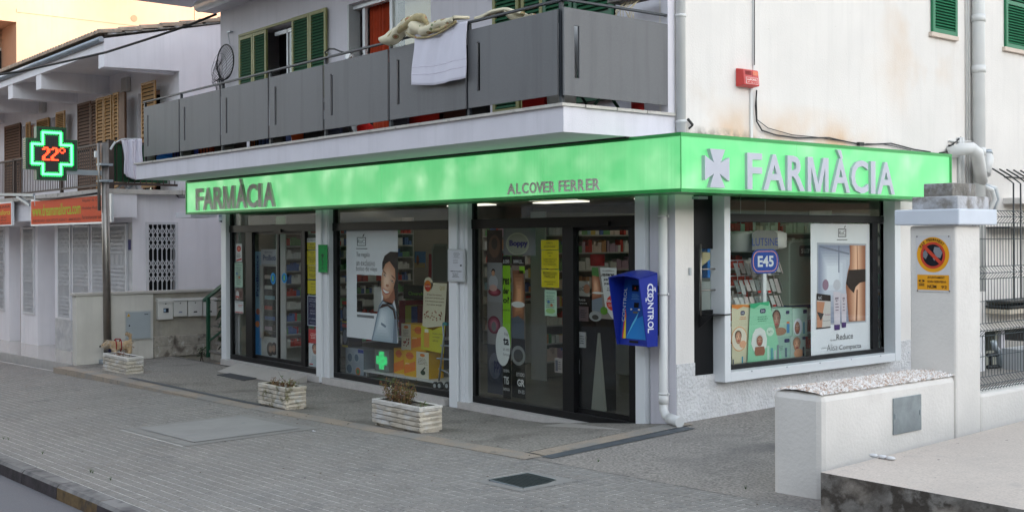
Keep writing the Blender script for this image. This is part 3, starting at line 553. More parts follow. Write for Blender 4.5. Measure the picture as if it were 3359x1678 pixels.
b = MB(); b.box(SL, SX - .06, -S + .06, -.001, z1 - .03, z1 - .012, galv); b.box(.001, SX - .06, -.001, SE - .04, z1 - .03, z1 - .012, M('canopy_top', (.55, .53, .5), .8)); part('canopy_top', b, sg)
seams = [SL + fr, X_('V', 1338, 500, -S), on('y', -S, 'C', 1178, 1200).x, on('y', -S, 'D', 593, 1150).x, SX - .006]
for i in range(4):
    b = MB(); b.box(seams[i] + .003, seams[i + 1] - .003, -S + .012, -S + .02, z0 + fr, z1 - fr, GLOW); part('light_panel', b, sg)
sy = [-S + .006, Y_('I', 436, 1100, SX), SE - fr]
for i in range(2):
    b = MB(); b.box(SX - .02, SX - .012, sy[i] + .003, sy[i + 1] - .003, z0 + fr, z1 - fr, GLOW); part('light_panel', b, sg)
def letters(st, spans, za, zb, ax, C, dp, m, bold=.02, mside=None):
    for ch, (p, q) in zip(st, spans):
        b = MB(); hh = (zb - za) * (1.27 if ch in 'À' else 1.)
        if ax == 'y': b.text(ch, (p, C, za), (1, 0, 0), (0, 0, 1), (0, -1, 0), q - p, hh, dp, m, bold)
        else: b.text(ch, (C, p, za), (0, 1, 0), (0, 0, 1), (1, 0, 0), q - p, hh, dp, m, bold)
        part('letter', b, sg)
LY = -S - .012
lx = lambda *a: [(X_('V', p, 700, LY), X_('V', q, 700, LY)) for p, q in a]
z_a, z_b = on('y', LY, 'V', 385, 900).z, on('y', LY, 'V', 410, 592).z
letters('FARMÀCIA', lx((360, 460), (462, 602), (610, 740), (745, 905), (922, 1075), (1078, 1222), (1240, 1282), (1306, 1472)), z_a, z_b, 'y', LY + .02, .035, letter_g, .022)
zz = lambda x, y: on('y', LY, 'Z', x, y).z
D1 = [(1273, 1293), (1294, 1307), (1309, 1328), (1330, 1352), (1352, 1373), (1374, 1388), (1389, 1407), (1416, 1430), (1431, 1445), (1446, 1465), (1466, 1484), (1484, 1499 - 2), (1491, 1508)]
D1 = [(1660, 1690), (1691, 1707), (1709, 1733), (1734, 1759), (1756, 1781), (1778, 1799), (1799, 1819), (1830, 1847), (1848, 1868), (1869, 1893), (1893, 1917), (1919, 1941), (1941, 1968)]
CR['p'] = (0, 0, 1.)
letters('ALCOVERFERRER', [(X_('p', p + (q - p) * .06, 620, LY), X_('p', q - (q - p) * .06, 620, LY)) for p, q in D1], on('y', LY, 'p', 1850, 628).z, on('y', LY, 'p', 1850, 591).z, 'y', LY + .018, .014, letter_g, .02)
LX = SX + .012; ly = lambda *a: [(Y_('I', p, 1150, LX), Y_('I', q, 1150, LX)) for p, q in a]
z_a, z_b = on('x', LX, 'I', 120, 1248).z, on('x', LX, 'I', 120, 1008).z
letters('FARMÀCIA', ly((97, 195), (205, 348), (362, 478), (495, 633), (652, 775), (782, 895), (912, 942), (955, 1070)), z_a, z_b, 'x', LX - .02, .034, letter_s, .02)
c0, c1 = Y_('W', 885, 700, LX), Y_('W', 1230, 700, LX); q0, q1 = on('x', LX, 'W', 1050, 1010).z, on('x', LX, 'W', 1050, 470).z; W_, H_ = c1 - c0, q1 - q0
b = MB(); b.prism([(.20, 0), (.82, 0), (.60, .36), (1, .17), (1, .80), (.64, .65), (.82, 1), (.20, 1), (.36, .65), (0, .82), (0, .18), (.36, .36)], (LX - .02, c0, q0), (0, W_, 0), (0, 0, H_), (1, 0, 0), .045, letter_s); part('cross_emblem', b, sg)
# ---------------------------------------------------------------- interior
shopw = M('shop_wall', (.24, .24, .20), .8); ceilm = M('shop_ceiling', (.66, .65, .58), .8); floorm = M('shop_floor', (.22, .21, .19), .25)
room = thing('shop_interior', 'dim pharmacy interior seen through the glass', 'room', (-5, 3, -.16))
b = MB(); b.box(PL + .2, -.22, .2, 7.2, -.18, -.16, floorm); part('floor', b, room); b = MB(); b.box(PL + .2, -.22, .221, 7.2, 2.62, 2.66, ceilm); part('ceiling', b, room)
b = MB(); b.box(PL + .201, PL + .25, .25, 7.2, -.16, 2.62, shopw); b.box(PL + .25, -.26, 7.1, 7.19, -.16, 2.62, shopw); b.box(-.26, -.221, .8, 7.1, -.16, .3, shopw); part('inner_wall', b, room)
lampm = M('ceiling_lamp_glow', (.9, .9, .85), .5, var=0, emit=(1., .95, .82), estr=.3)
cl_b = MB(); cl_b.box(-.6, .6, -.15, .15, -.02, 0, lampm); clm = cl_b.mesh('ceiling_lamp')
for i, (x, y) in enumerate([(-9.9, 3.0), (-9.6, 4.6), (-8.2, 3.2), (-7.2, 4.8), (-6.2, 3.6), (-4.6, 4.8), (-3.6, 3.6), (-1.6, 3.2), (-1.6, 4.8)]):
    o = bpy.data.objects.new('ceiling_lamp', clm); link(o, None); o.location = (x, y, 2.61); o['label'] = 'flat white ceiling lamp inside the shop'; o['category'] = 'lamp'; o['group'] = 'ceiling lamps inside the shop'
prodcols = [PC(225, 225, 220), PC(200, 70, 60), PC(90, 120, 180), PC(215, 190, 110), PC(120, 170, 120), PC(225, 205, 195), PC(190, 160, 180), PC(235, 235, 235), PC(150, 190, 205), PC(200, 150, 110), PC(235, 232, 228), PC(226, 230, 235)]
shelfm = M('shelf_white', (.5, .5, .48), .5); pc = [0]
def rack(x, y, w, n, label, ax='x', z0=.1, z1=2.25, dens=.93, cols=None, glow=False):
    """open shelf rack; runs along x (facing the street) or along y (facing +x)"""
    t = thing('display_rack', label, 'shelf rack', (x, y, -.16)); b = MB(); d = .34
    if ax == 'x': b.box(x, x + w, y + d, y + d + .03, -.16, z1 + .1, shopw); sd = [(x - .02, x, y, y + d), (x + w, x + w + .02, y, y + d)]
    else: b.box(x - d - .03, x - d, y, y + w, -.16, z1 + .1, shopw); sd = [(x - d, x, y - .02, y), (x - d, x, y + w, y + w + .02)]
    part('back_panel', b, t); b = MB()
    for s in sd: b.box(*s, -.16, z1 + .1, shelfm)
    part('side_panel', b, t)
    grp = MB(); st = (z1 - z0) / n
    for k in range(n):
        z = z0 + k * st; b = MB()
        if ax == 'x': b.box(x, x + w, y, y + d, z, z + .02, shelfm)
        else: b.box(x - d, x, y, y + w, z, z + .02, shelfm)
        part('shelf', b, t); u = .01; rowc = (cols or prodcols)[:]
        c = random.choice(rowc)
        while u < w - .06:
            bw = random.uniform(.035, .085)
            if random.random() < .4: c = random.choice(rowc)
            if random.random() < dens and u + bw < w:
                bh = random.uniform(.35, .72) * st; y0 = random.uniform(.02, .05)
                if ax == 'x': grp.box(x + u, x + u + bw - .004, y + y0, y + y0 + .12, z + .021, z + .021 + bh, c)
                else: grp.box(x - y0 - .12, x - y0, y + u, y + u + bw - .004, z + .021, z + .021 + bh, c)
            u += bw
    ob = bpy.data.objects.new('stacked_goods', grp.mesh('stacked_goods', (x, y, -.16))); link(ob, None); ob.location = (x, y, -.16); ob['kind'] = 'stuff'; ob['label'] = 'many small medicine packets on ' + label; BASE[ob.name] = Vector((x, y, -.16))
rack(-10.0, 5.2, 3.0, 8, 'the tall white rack at the back behind the far sliding doors'); rack(-6.8, 5.4, 3.0, 8, 'the tall white rack at the back behind the middle window'); rack(-3.6, 5.2, 3.1, 9, 'the tall white rack at the back behind the near sliding door')
rack(-9.32, .43, 2.6, 10, 'the side rack of creams just inside the far sliding doors', 'y', cols=[prodcols[i] for i in (0, 4, 1, 4, 2, 7)]); rack(-4.6, 2.2, 2.4, 8, 'the side rack between the middle and the near shop front', 'y')
rack(-.75, 1.6, 2.2, 8, 'the white wire rack behind the side window', 'y', z0=.5, z1=2.2, cols=[prodcols[i] for i in (0, 7, 0, 7, 1, 5)])
# fridge
t = thing('drinks_fridge', 'tall white refrigerated cabinet with a glass door behind the far sliding door', 'fridge', (-10.1, .5, -.16)); fy0 = .40; fx0, fx1, fy1 = X_('E', 290, 600, fy0), X_('E', 413, 600, fy0), .95
b = MB(); b.box(fx0, fx1, fy0 + .05, fy1, -.16, 1.78, shelfm); part('cabinet', b, t)
b = MB(); s = Sheet(*facade(fx0, fx1, 1.52, 1.78, fy0 + .048), PC(200, 205, 215)); s.text('ProBiotics', .12, .25, .92, .62, PC(60, 80, 130), bold=.02); s.text('laboratorios', .2, .75, .6, .86, PC(60, 80, 130)); part('header', s.b, t)
s = Sheet((fx0, fy0 + .05, -.1), (.0, -.0, 0) if 0 else (X_('E', 252, 600, fy0) - fx0, -.02, 0), (0, 0, 1.84), (0, -1, 0), PC(150, 190, 215)); s.rect(.1, .0, .9, .4, PC(60, 130, 190)); s.ell(.45, .42, .3, .03, PC(190, 110, 90), 2); s.ell(.55, .3, .3, .03, PC(220, 140, 90), 2)
s.b.text('ProBiotics', Vector((fx0 - .05, fy0 + .02, .95)), (0, 0, 1), (-1, 0, 0), (0, -1, 0), .72, .09, 0, PC(45, 65, 130), .02); part('side_banner', s.b, t)
b = MB(); b.box(fx0 + .06, fx1 - .06, fy0 + .045, fy0 + .05, .25, 1.48, PC(40, 46, 50)); b.box(fx0 + .1, fx1 - .1, fy0 + .03, fy0 + .04, .3, 1.45, GLASS)
for k in range(6): b.box(fx0 + .1, fx1 - .1, fy0 + .041, fy0 + .044, .36 + k * .18, .365 + k * .18, PC(150, 155, 158)); b.box(fx0 + .14, fx1 - .3 + .1 * (k % 2), fy0 + .0412, fy0 + .0445, .366 + k * .18, .43 + k * .18, random.choice(prodcols))
for a in ((fx0, fx0 + .1), (fx1 - .1, fx1)): b.box(a[0], a[1], fy0 + .02, fy0 + .045, .22, 1.5, shelfm)
part('door', b, t)
b = MB(); s = Sheet(*facade(fx0 + .1, fx1 - .02, -.12, .2, fy0 + .046), PC(190, 190, 190)); s.ell(.4, .5, .22, .38, PC(70, 55, 50)); s.ell(.65, .55, .2, .35, PC(60, 45, 42)); s.ell(.42, .5, .1, .2, PC(170, 130, 110), 2); s.ell(.62, .55, .1, .2, PC(170, 130, 110), 2); part('lower_panel', s.b, t)
# counter and display at the back
b = MB(); b.box(-7.2, -2.6, 3.6, 4.1, -.16, .85, shelfm); b.box(-7.25, -2.55, 3.55, 4.15, .85, .9, PC(90, 90, 88)); single('shop_counter', b, 'long white sales counter inside the shop', 'counter')
# ---------------------------------------------------------------- notices and posters on the shop front
def FS(k, x0, y0, x1, y1, Y, bg, th=.002):
    a, c = on('y', Y, k, x0, y0), on('y', Y, k, x1, y1); return Sheet(*facade(a.x, c.x, c.z, a.z, Y), bg, th)
def SS(k, x0, y0, x1, y1, X, bg, th=.002):
    a, c = on('x', X, k, x0, y0), on('x', X, k, x1, y1); return Sheet(*flank(a.y, c.y, c.z, a.z, X), bg, th)
def put(s, name, label, cat, group=None): return single(name, s.b, label, cat, group=group)
IN = YG + .018; YEL = PC(214, 196, 20); SKIN = PC(196, 138, 108); SKIN2 = PC(222, 165, 130); HAIR = PC(34, 22, 20); RED = PC(196, 40, 36); NAVY = PC(28, 34, 84); TEAL = PC(30, 120, 110)
def face(s, u, v, r, rv, hair=HAIR, skin=SKIN2, l=2, smile=True, long_=True, tilt=0.):
    """a small printed portrait: hair, head, eyes, nose, mouth"""
    if long_: s.ell(u + r * .25, v - rv * .25, r * 1.25, rv * 1.55, hair, l, rot=tilt)
    else: s.ell(u, v + rv * .35, r * 1.05, rv * .85, hair, l, rot=tilt)
    c_ = tuple(int(x) for x in skin.name.split('_')[1:]); grad(s, ellp(s, u, v, r * .88, rv, 18, tilt), lerpc(c_, (90, 50, 40), .35), lerpc(c_, (255, 225, 205), .25), l + .9, (u - r * .15, v + rv * .1), 5)
    for d in (-.36, .36):
        s.ell(u + d * r, v + rv * .16, r * .15, rv * .055, PC(40, 26, 24), l + 2, 8); s.ell(u + d * r, v + rv * .32, r * .2, rv * .035, hair, l + 2, 8)
    s.ell(u - r * .02, v - rv * .14, r * .09, rv * .12, PC(178, 118, 92), l + 2, 8)
    s.ell(u, v - rv * .46, r * .36, rv * .12, PC(170, 50, 55), l + 2, 12)
    if smile: s.ell(u, v - rv * .44, r * .29, rv * .07, PC(240, 236, 230), l + 3, 12)
# far shop front, left pane
s = FS('E', 145, 388, 183, 503, IN, PC(228, 226, 226)); s.ell(.5, .72, .36, .17, RED); s.ell(.5, .72, .2, .09, PC(230, 120, 100), 2); s.lines(3, .1, .2, .9, .45, BLKP); s.poly([(.05, .02), (.95, .1), (.95, .2), (.05, .1)], RED); put(s, 'notice', 'small white notice with a red round picture on the far left pane', 'notice')
s = FS('E', 137, 507, 188, 668, IN, PC(178, 205, 188)); s.text('TECNOVE', .12, .86, .9, .93, PC(90, 130, 110)); s.lines(9, .1, .1, .9, .82, PC(110, 130, 120)); s.ell(.3, .55, .14, .05, PC(90, 130, 170), 4); s.ell(.6, .4, .12, .05, PC(200, 120, 80), 4); put(s, 'notice', 'pale green leaflet below the red round notice on the far left pane', 'notice')
s = FS('E', 140, 672, 190, 750, IN, PC(120, 96, 90)); s.ell(.3, .45, .2, .35, PC(205, 205, 205)); s.ell(.7, .5, .2, .3, PC(90, 50, 45)); s.rect(.1, .2, .5, .35, RED, 2); put(s, 'notice', 'small brown photo card on the far left pane above the white sheet', 'notice')
s = FS('E', 138, 752, 192, 835, IN, PC(222, 222, 224)); s.text('PREGUNTANOS', .08, .84, .9, .93, BLKP); s.lines(2, .4, .5, .95, .75, RED); s.rect(.05, .04, .95, .12, RED, 2); put(s, 'notice', 'white sheet with a red bottom stripe, lowest on the far left pane', 'notice')
def yellow(k, x0, y0, x1, y1, rows, label, Y=IN, title=None):
    s = FS(k, x0, y0, x1, y1, Y, YEL)
    for (st, a, bb, c, d) in rows: s.text(st, a, bb, c, d, PC(40, 40, 20))
    if title: s.rect(title[0], title[1], title[2], title[1] + .012, PC(40, 40, 20), 3)
    put(s, 'yellow_notice', label, 'notice', 'yellow offer sheets taped to the shop windows'); return s
yellow('E', 600, 380, 668, 425, [('OFERTA', .3, .6, .7, .82), ('ACUMULABLE', .15, .2, .85, .42)], 'topmost yellow sheet by the far sliding door, reading OFERTA ACUMULABLE')
yellow('E', 600, 432, 668, 525, [('OFERTA', .32, .8, .68, .9), ('5x4', .42, .66, .58, .74), ('COMPRA 4 PRODUCTOS', .1, .5, .9, .57), ('MISMA LINEA', .2, .4, .8, .47), ('EL MAS BARATO', .14, .3, .86, .37), ('DE REGALO', .3, .18, .7, .25)], 'yellow sheet second from the top by the far sliding door, reading OFERTA 5x4')
yellow('E', 603, 527, 670, 615, [('PROMOCION', .12, .76, .88, .9), ('PAPILLAS', .2, .56, .8, .7), ('PREGUNTA EN EL', .16, .28, .84, .38), ('INTERIOR', .3, .14, .7, .24)], 'yellow PROMOCION PAPILLAS sheet by the far sliding door')
yellow('E', 603, 620, 675, 712, [('OFERTA', .3, .7, .7, .78), ('Solares', .3, .5, .7, .58), ('2 x 1', .35, .3, .65, .4)], 'lowest yellow sheet by the far sliding door')
s = FS('E', 600, 352, 665, 379, IN + .003, PC(214, 214, 214)); s.text('ALIMENT...', .05, .3, .95, .7, BLKP); put(s, 'notice', 'narrow white strip above the yellow sheets at the far door', 'notice')
s = FS('E', 602, 717, 672, 918, IN, PC(205, 210, 225)); s.rect(.06, .03, .94, .97, PC(24, 30, 78)); W2 = PC(190, 196, 220)
for st, a, v0, c, v1 in (('TU NUEVA VIDA', .14, .86, .86, .91), ('CON TU CUERPO', .14, .79, .86, .84), ('Para una', .3, .7, .7, .74), ('sesion regular', .2, .63, .8, .67), ('CONSULTA', .25, .48, .75, .53), ('GRATUITA', .25, .39, .75, .44), ('SIN COMPROMISO', .15, .22, .85, .26), ('Pide tu cita', .25, .1, .75, .14)): s.text(st, a, v0, c, v1, W2)
put(s, 'notice', 'dark blue notice with white lettering below the yellow sheets at the far door', 'notice')
s = FS('E', 610, 930, 680, 1180, IN, PC(214, 216, 220)); s.rect(.0, .62, 1, 1, RED); s.lines(4, .15, .74, .85, .9, PC(240, 200, 190)); face(s, .6, .47, .27, .13, PC(70, 62, 60), SKIN, long_=False, smile=False); s.poly([(.12, 0), (.35, .3), (.85, .3), (1, .1), (1, 0)], PC(190, 196, 204), 2); s.rect(.08, .05, .4, .08, RED, 3); put(s, 'poster', 'red and white poster of a grey haired man at the far shop front', 'poster')
for q, lab in (((365, 573, 398, 648), 'blue oval sticker on the left far sliding door'), ((437, 573, 470, 640), 'blue oval sticker on the right far sliding door')):
    s = FS('E', *q, YG + .025, None); s.th = 0; s.ell(.5, .5, .5, .5, PC(30, 140, 200), 0); s.ell(.5, .5, .34, .36, PC(20, 90, 150), 1); s.rect(.38, .28, .62, .7, PC(120, 190, 90), 2); s.ell(.5, .7, .12, .08, PC(120, 190, 90), 2); put(s, 'sticker', lab, 'sticker')
# green plaque on the white post
s = FS('E', 673, 394, 731, 572, -.058, PC(0, 138, 62), .008); c_ = PC(20, 80, 50); s.rect(.48, .15, .52, .62, c_, 1); s.ell(.5, .62, .16, .05, c_, 1); s.poly([(.34, .64), (.66, .64), (.56, .54), (.44, .54)], c_, 2)
s.poly([(.40, .25), (.58, .3), (.62, .38), (.44, .45), (.42, .5), (.58, .55), (.54, .58), (.38, .5), (.40, .42), (.56, .36), (.54, .32), (.38, .28)], c_, 2); s.rect(.38, .13, .62, .16, c_, 2); s.rect(.04, .03, .96, .045, PC(60, 170, 100), 2); put(s, 'plaque', 'green pharmacy plaque with a bowl and snake on the white post', 'plaque')
# ---- middle window: large poster with a cut-out
Yp = YG + .03; a, c = on('y', Yp, 'F', 137, 245), on('y', Yp, 'F', 441, 905)
x0, x1, z0, z1 = a.x, c.x, c.z + .01, a.z; Wd, Hd = x1 - x0, z1 - z0; PW = PC(236, 236, 242)
s = Sheet((x0, Yp, z0), (Wd, 0, 0), (0, 0, Hd), (0, -1, 0), None)
def uv(x, y): p = on('y', Yp, 'F', x, y); return ((p.x - x0) / Wd, (p.z - z0) / Hd)
hu0, hv1 = uv(197, 500); hu1, hv0 = uv(343, 732)
for (p, q, r, t) in ((0, 0, hu0, 1), (hu0, 0, 1, hv0), (hu0, hv1, 1, 1), (hu1, hv0, 1, hv1)): s.b.prism([(p, q), (r, q), (r, t), (p, t)], s.O, s.U, s.V, s.N, .003, PW)
s.th = .003; u0, v0 = uv(200, 332); u1, v1 = uv(252, 282)
for e in ((u0, v0, u1, v0 + .006), (u0, v1 - .006, u1, v1), (u0, v0, u0 + .012, v1), (u1 - .012, v0, u1, v1)): s.rect(*e, PC(90, 90, 98), 1)
s.text('RoC', u0 + .02, v0 + .022, u1 - .02, v1 - .022, PC(60, 60, 70), bold=-.01); s.poly([(u1 - .07, v1 + .005), (u1 - .05, v1 + .005), (u1 - .025, v1 + .03), (u1 - .045, v1 + .03)], PC(60, 60, 70)); s.rect(u0 - .02, v0 - .03, u1 + .03, v0 - .022, PC(120, 120, 126), 1)
for st, yy, xe in (('Te regala', 398, 275), ('un exclusivo', 443, 306), ('bolso de viaje', 482, 318)):
    p, q = uv(196, yy + 4), uv(xe, yy - 28); s.text(st, p[0], p[1], q[0], q[1], PC(60, 60, 68), bold=-.012)
s.poly([uv(*p) for p in ((441, 368), (395, 366), (362, 390), (348, 430), (348, 470), (362, 480), (400, 560), (430, 700), (441, 905))][::-1], HAIR, 2)
s.poly([uv(*p) for p in ((285, 885), (300, 820), (312, 760), (330, 680), (350, 648), (372, 660), (410, 670), (432, 720), (436, 905))], PC(120, 134, 150), 3)
grad(s, [uv(*p) for p in ((292, 885), (306, 820), (318, 760), (336, 690), (352, 655), (372, 668), (404, 684), (418, 740), (410, 900))], (170, 184, 198), (232, 238, 244), 3.1, uv(340, 770), 6)
s.poly([uv(*p) for p in ((345, 780), (372, 800), (368, 812), (340, 792))], PC(120, 136, 154), 4)
s.poly([uv(*p) for p in ((357, 610), (352, 655), (364, 674), (405, 678), (424, 640), (418, 580))], PC(158, 100, 76), 3)
grad(s, [uv(*p) for p in ((392, 422), (368, 438), (351, 478), (342, 530), (343, 580), (351, 622), (366, 644), (388, 634), (412, 592), (427, 530), (424, 468))], (206, 148, 116), (250, 214, 188), 4, uv(370, 540), 7)

for p in ((362, 503), (408, 539)): u, v = uv(*p); s.ell(u, v, .034, .0085, PC(92, 54, 44), 5, 12, rot=-.5); s.ell(u, v, .026, .006, PC(226, 214, 206), 5.2, 12, rot=-.5); s.ell(u, v, .011, .0062, PC(20, 12, 12), 5.4, 12)
for p in ((362, 486), (414, 516)): u, v = uv(*p); s.ell(u, v, .045, .005, PC(50, 28, 24), 5, 10, rot=-.5)
s.poly([uv(*p) for p in ((372, 556), (370, 568), (380, 574), (390, 568), (386, 558))], PC(190, 126, 98), 5.2)
s.poly([uv(*p) for p in ((349, 576), (356, 604), (370, 618), (386, 614), (398, 602), (378, 594), (362, 584))], PC(188, 84, 80), 5); s.poly([uv(*p) for p in ((352, 581), (359, 600), (371, 611), (385, 608), (393, 602), (376, 597), (362, 589))], PC(250, 248, 244), 6)
s.poly([uv(*p) for p in ((350, 672), (380, 672), (420, 700), (430, 760), (422, 762), (412, 712), (380, 684), (330, 700))], PC(60, 36, 34), 5)
s.rect(*uv(200, 748), *uv(300, 742), PC(120, 120, 126), 2); put(s, 'poster', 'large white poster of a smiling dark haired woman reading Te regala un exclusivo bolso', 'poster')
# tote bag seen through the cut-out
b = MB(); q = lambda x, y, Y=.4: on('y', Y, 'F', x, y); p, r = q(297, 715), q(348, 580); b.add([(p.x, .4, p.z), (r.x, .4, p.z), (r.x - .02, .4, r.z), (p.x, .4, r.z + .02), (p.x, .5, p.z), (r.x, .5, p.z), (r.x - .02, .5, r.z), (p.x, .5, r.z + .02)], [(0, 1, 2, 3), (5, 4, 7, 6), (0, 4, 5, 1), (1, 5, 6, 2), (2, 6, 7, 3), (3, 7, 4, 0)], PC(206, 206, 200)); b.tube([(p.x + .05, .45, r.z), (p.x + .06, .45, r.z + .10), (r.x - .06, .45, r.z + .09), (r.x - .05, .45, r.z)], .01, PC(40, 40, 40)); single('tote_bag', b, 'pale tote bag with black handles seen through the cut-out of the poster', 'bag')
# yellow advertising stand
s = FS('F', 575, 545, 712, 955, .32, None); AM = PC(214, 206, 178); s.poly([(.05, .32), (1.0, .38), (1.12, 1.0), (.12, 1.0)], AM, 0); s.poly([(-.02, 0), (.98, -.02), (1.04, .4), (.5, .30), (.0, .36)], PC(196, 190, 30), 1)
s.ell(.32, .98, .2, .1, AM, 0); s.ell(.3, .95, .15, .085, PC(214, 120, 30), 2); s.ell(.3, .93, .12, .05, PC(190, 50, 40), 3); s.text('supradyn', .18, .93, .42, .96, PC(240, 230, 200), 4); s.text('Q10', .82, .89, 1.02, .96, PC(170, 140, 60), 3)
for i, st in enumerate(('Al hacer las entrenas', 'puedes estar perdiendo parte', 'de las vitaminas que necesitas', 'para tener energia')): s.text(st, .18 + (i in (0, 3)) * .08, .81 - i * .05, 1.0 - (i in (0, 3)) * .1, .84 - i * .05, PC(90, 60, 60), 2)
for i in range(26): s.ell(random.uniform(.12, .95), random.gauss(.5, .045), .028, .011, PC(140, 50, 30), 3, 8, rot=random.uniform(0, 3))
s.text('Ayudate a activar', .5, .24, .95, .27, PC(90, 80, 40), 3); s.text('tu energia', .5, .19, .8, .22, PC(90, 80, 40), 3); s.text('cada dia', .5, .14, .74, .17, PC(90, 80, 40), 3); s.rect(.12, .04, .36, .26, PC(214, 150, 50), 3); s.rect(.16, .26, .32, .31, PC(230, 220, 190), 3)
put(s, 'advertising_board', 'cream and yellow vitamin advertising board leaning in the middle window', 'advertising board')
def box3(name, k, xl, xm, xr, yt, yb, Y, mf, ms, label, group=None, fn=None, swap=False, dep=.26):
    """carton seen on its front (xl..xm) with its right side (xm..xr)"""
    a = on('y', Y, k, xl, yt); c = on('y', Y, k, xr if swap else xr, yb); w = on('y', Y, k, xm, yt).x
    x0, x1 = a.x, on('y', Y, k, xr, yb).x; z1 = a.z; z0 = on('y', Y, k, xl, yb).z; t = thing(name, label, 'box', (x0, Y, z0), group); b = MB(); b.box(x0, x1, Y, Y + dep, z0, z1, mf); part('carton', b, t, bevel=.003)
    if fn:
        s = Sheet(*facade(x0, x1, z0, z1, Y), None); s.th = .0015; fn(s); part('print', s.b, t)
    return t
OY = PC(222, 170, 20); OY2 = PC(225, 120, 30)
def sup(side):
    def f(s):
        a, bq, c, d = (.42, 1, 0, .4) if side == 'L' else (0, .46, .5, 1); s.rect(a, 0, bq, 1, OY, 0); s.poly([(a, .1), (bq, .28), (bq, .62), (a, .42)], OY2, 1); s.ell((a + bq) / 2, .8, .16, .14, PC(214, 110, 30), 1); s.text('supradyn', a + .06, .76, bq - .06, .85, PC(190, 40, 40), 2); s.text('activo', a + .05, .48, a + .22, .53, PC(250, 240, 210), 2)
        s.rect(c, 0, d, 1, PC(212, 206, 186), 0); s.lines(5, c + .05, .52, d - .04, .78, PC(120, 100, 90), 1); s.ell((c + d) / 2, .88, .1, .06, PC(214, 120, 40), 1)
        if side == 'L':
            for i in range(16): s.ell(random.uniform(c + .07, d - .07), random.uniform(.16, .46), .025, .03, PC(150, 50, 30), 2, 8)
        else: s.ell((c + d) / 2 + .02, .24, .1, .09, PC(40, 60, 40), 2); s.poly([(c + .2, .3), (c + .34, .46), (c + .38, .44), (c + .26, .28)], PC(40, 60, 40), 2)
    return f
g = 'yellow vitamin cartons in the middle window'
box3('vitamin_carton', 'F', 459, 527, 601, 786, 940, .40, OY, OY, 'yellow and cream vitamin carton on top of the pile in the middle window', g, sup('L')); 
box3('vitamin_carton', 'F', 414, 470, 474, 928, 1088, .42, OY, OY, 'yellow vitamin carton at the lower left of the pile in the middle window', g, lambda s: (s.poly([(0, .1), (1, .28), (1, .62), (0, .42)], OY2, 1), s.ell(.5, .8, .3, .14, PC(214, 110, 30), 1), s.text('supradyn', .15, .76, .85, .85, PC(190, 40, 40), 2)), dep=.2)
box3('vitamin_carton', 'F', 476, 540, 620, 940, 1095, .36, OY, OY, 'wide yellow and white vitamin carton at the lower right of the pile', g, sup('R'))
def babybox(s):
    s.rect(0, 0, 1, 1, PC(150, 160, 172), 0)
    for u, v, r in ((.25, .66, .18), (.22, .25, .2), (.7, .2, .16), (.62, .68, .16)):
        s.ell(u, v, r, r * 1.1, PC(160, 172, 180), 1); s.ell(u, v, r * .7, r * .8, PC(90, 110, 130), 2)
    s.ell(.7, .2, .13, .14, PC(200, 110, 60), 3); s.ell(.7, .2, .08, .09, PC(90, 140, 90), 4); s.rect(.7, .86, 1, .98, PC(40, 60, 140), 2)
box3('baby_set_box', 'F', 132, 200, 238, 925, 1088, .3, PC(120, 128, 138), None, 'grey box of round baby bottles at the left of the middle window', None, babybox)
for i, (y0, y1, lb) in enumerate(((655, 782, 'upper'), (788, 922, 'lower'))):
    box3('bottle_carton', 'F', 112, 140, 145, y0, y1, .3, PC(60, 60, 66), None, lb + ' dark carton behind the left edge of the woman poster', None, lambda s: (s.rect(0, .86, 1, 1, RED, 1), s.ell(.5, .45, .4, .3, PC(130, 136, 150), 1), s.rect(0, 0, 1, .08, PC(200, 180, 40), 1)))
b = MB(); a, c = on('y', .3, 'F', 228, 1056), on('y', .3, 'F', 735, 1098); b.box(a.x, c.x, .3, .72, a.z - .03, a.z, M('bench_white', (.6, .6, .6), .4))
for x in (a.x + .05, c.x - .08):
    for y in (.34, .66): b.box(x, x + .03, y, y + .03, -.16, a.z - .03, alug)
single('display_bench', b, 'low white display bench in the middle window', 'bench')
t = thing('led_cross_display', 'small grey unit with a lit green dotted cross in the middle window', 'display', (0, .3, 0)); a, c = on('y', .35, 'F', 302, 935), on('y', .35, 'F', 385, 1072); b = MB(); b.box(a.x, c.x, .35, .45, c.z, a.z, PC(120, 124, 122)); part('case', b, t); b = MB()
ledg = M('led_green', (0, .1, .02), .5, var=0, emit=(.02, 1., .25), estr=.45); W_, H_ = c.x - a.x, a.z - c.z; cx, cz = (a.x + c.x) / 2, (a.z + c.z) / 2
for i in range(-5, 6):
    for j in range(-7, 8):
        if (abs(i) <= 2) or abs(j) <= 3: x, z = cx + i * W_ * .072, cz + j * H_ * .056; b.box(x - .004, x + .004, .345, .35, z - .003, z + .003, ledg)
part('led_dots', b, t, kind='stuff')
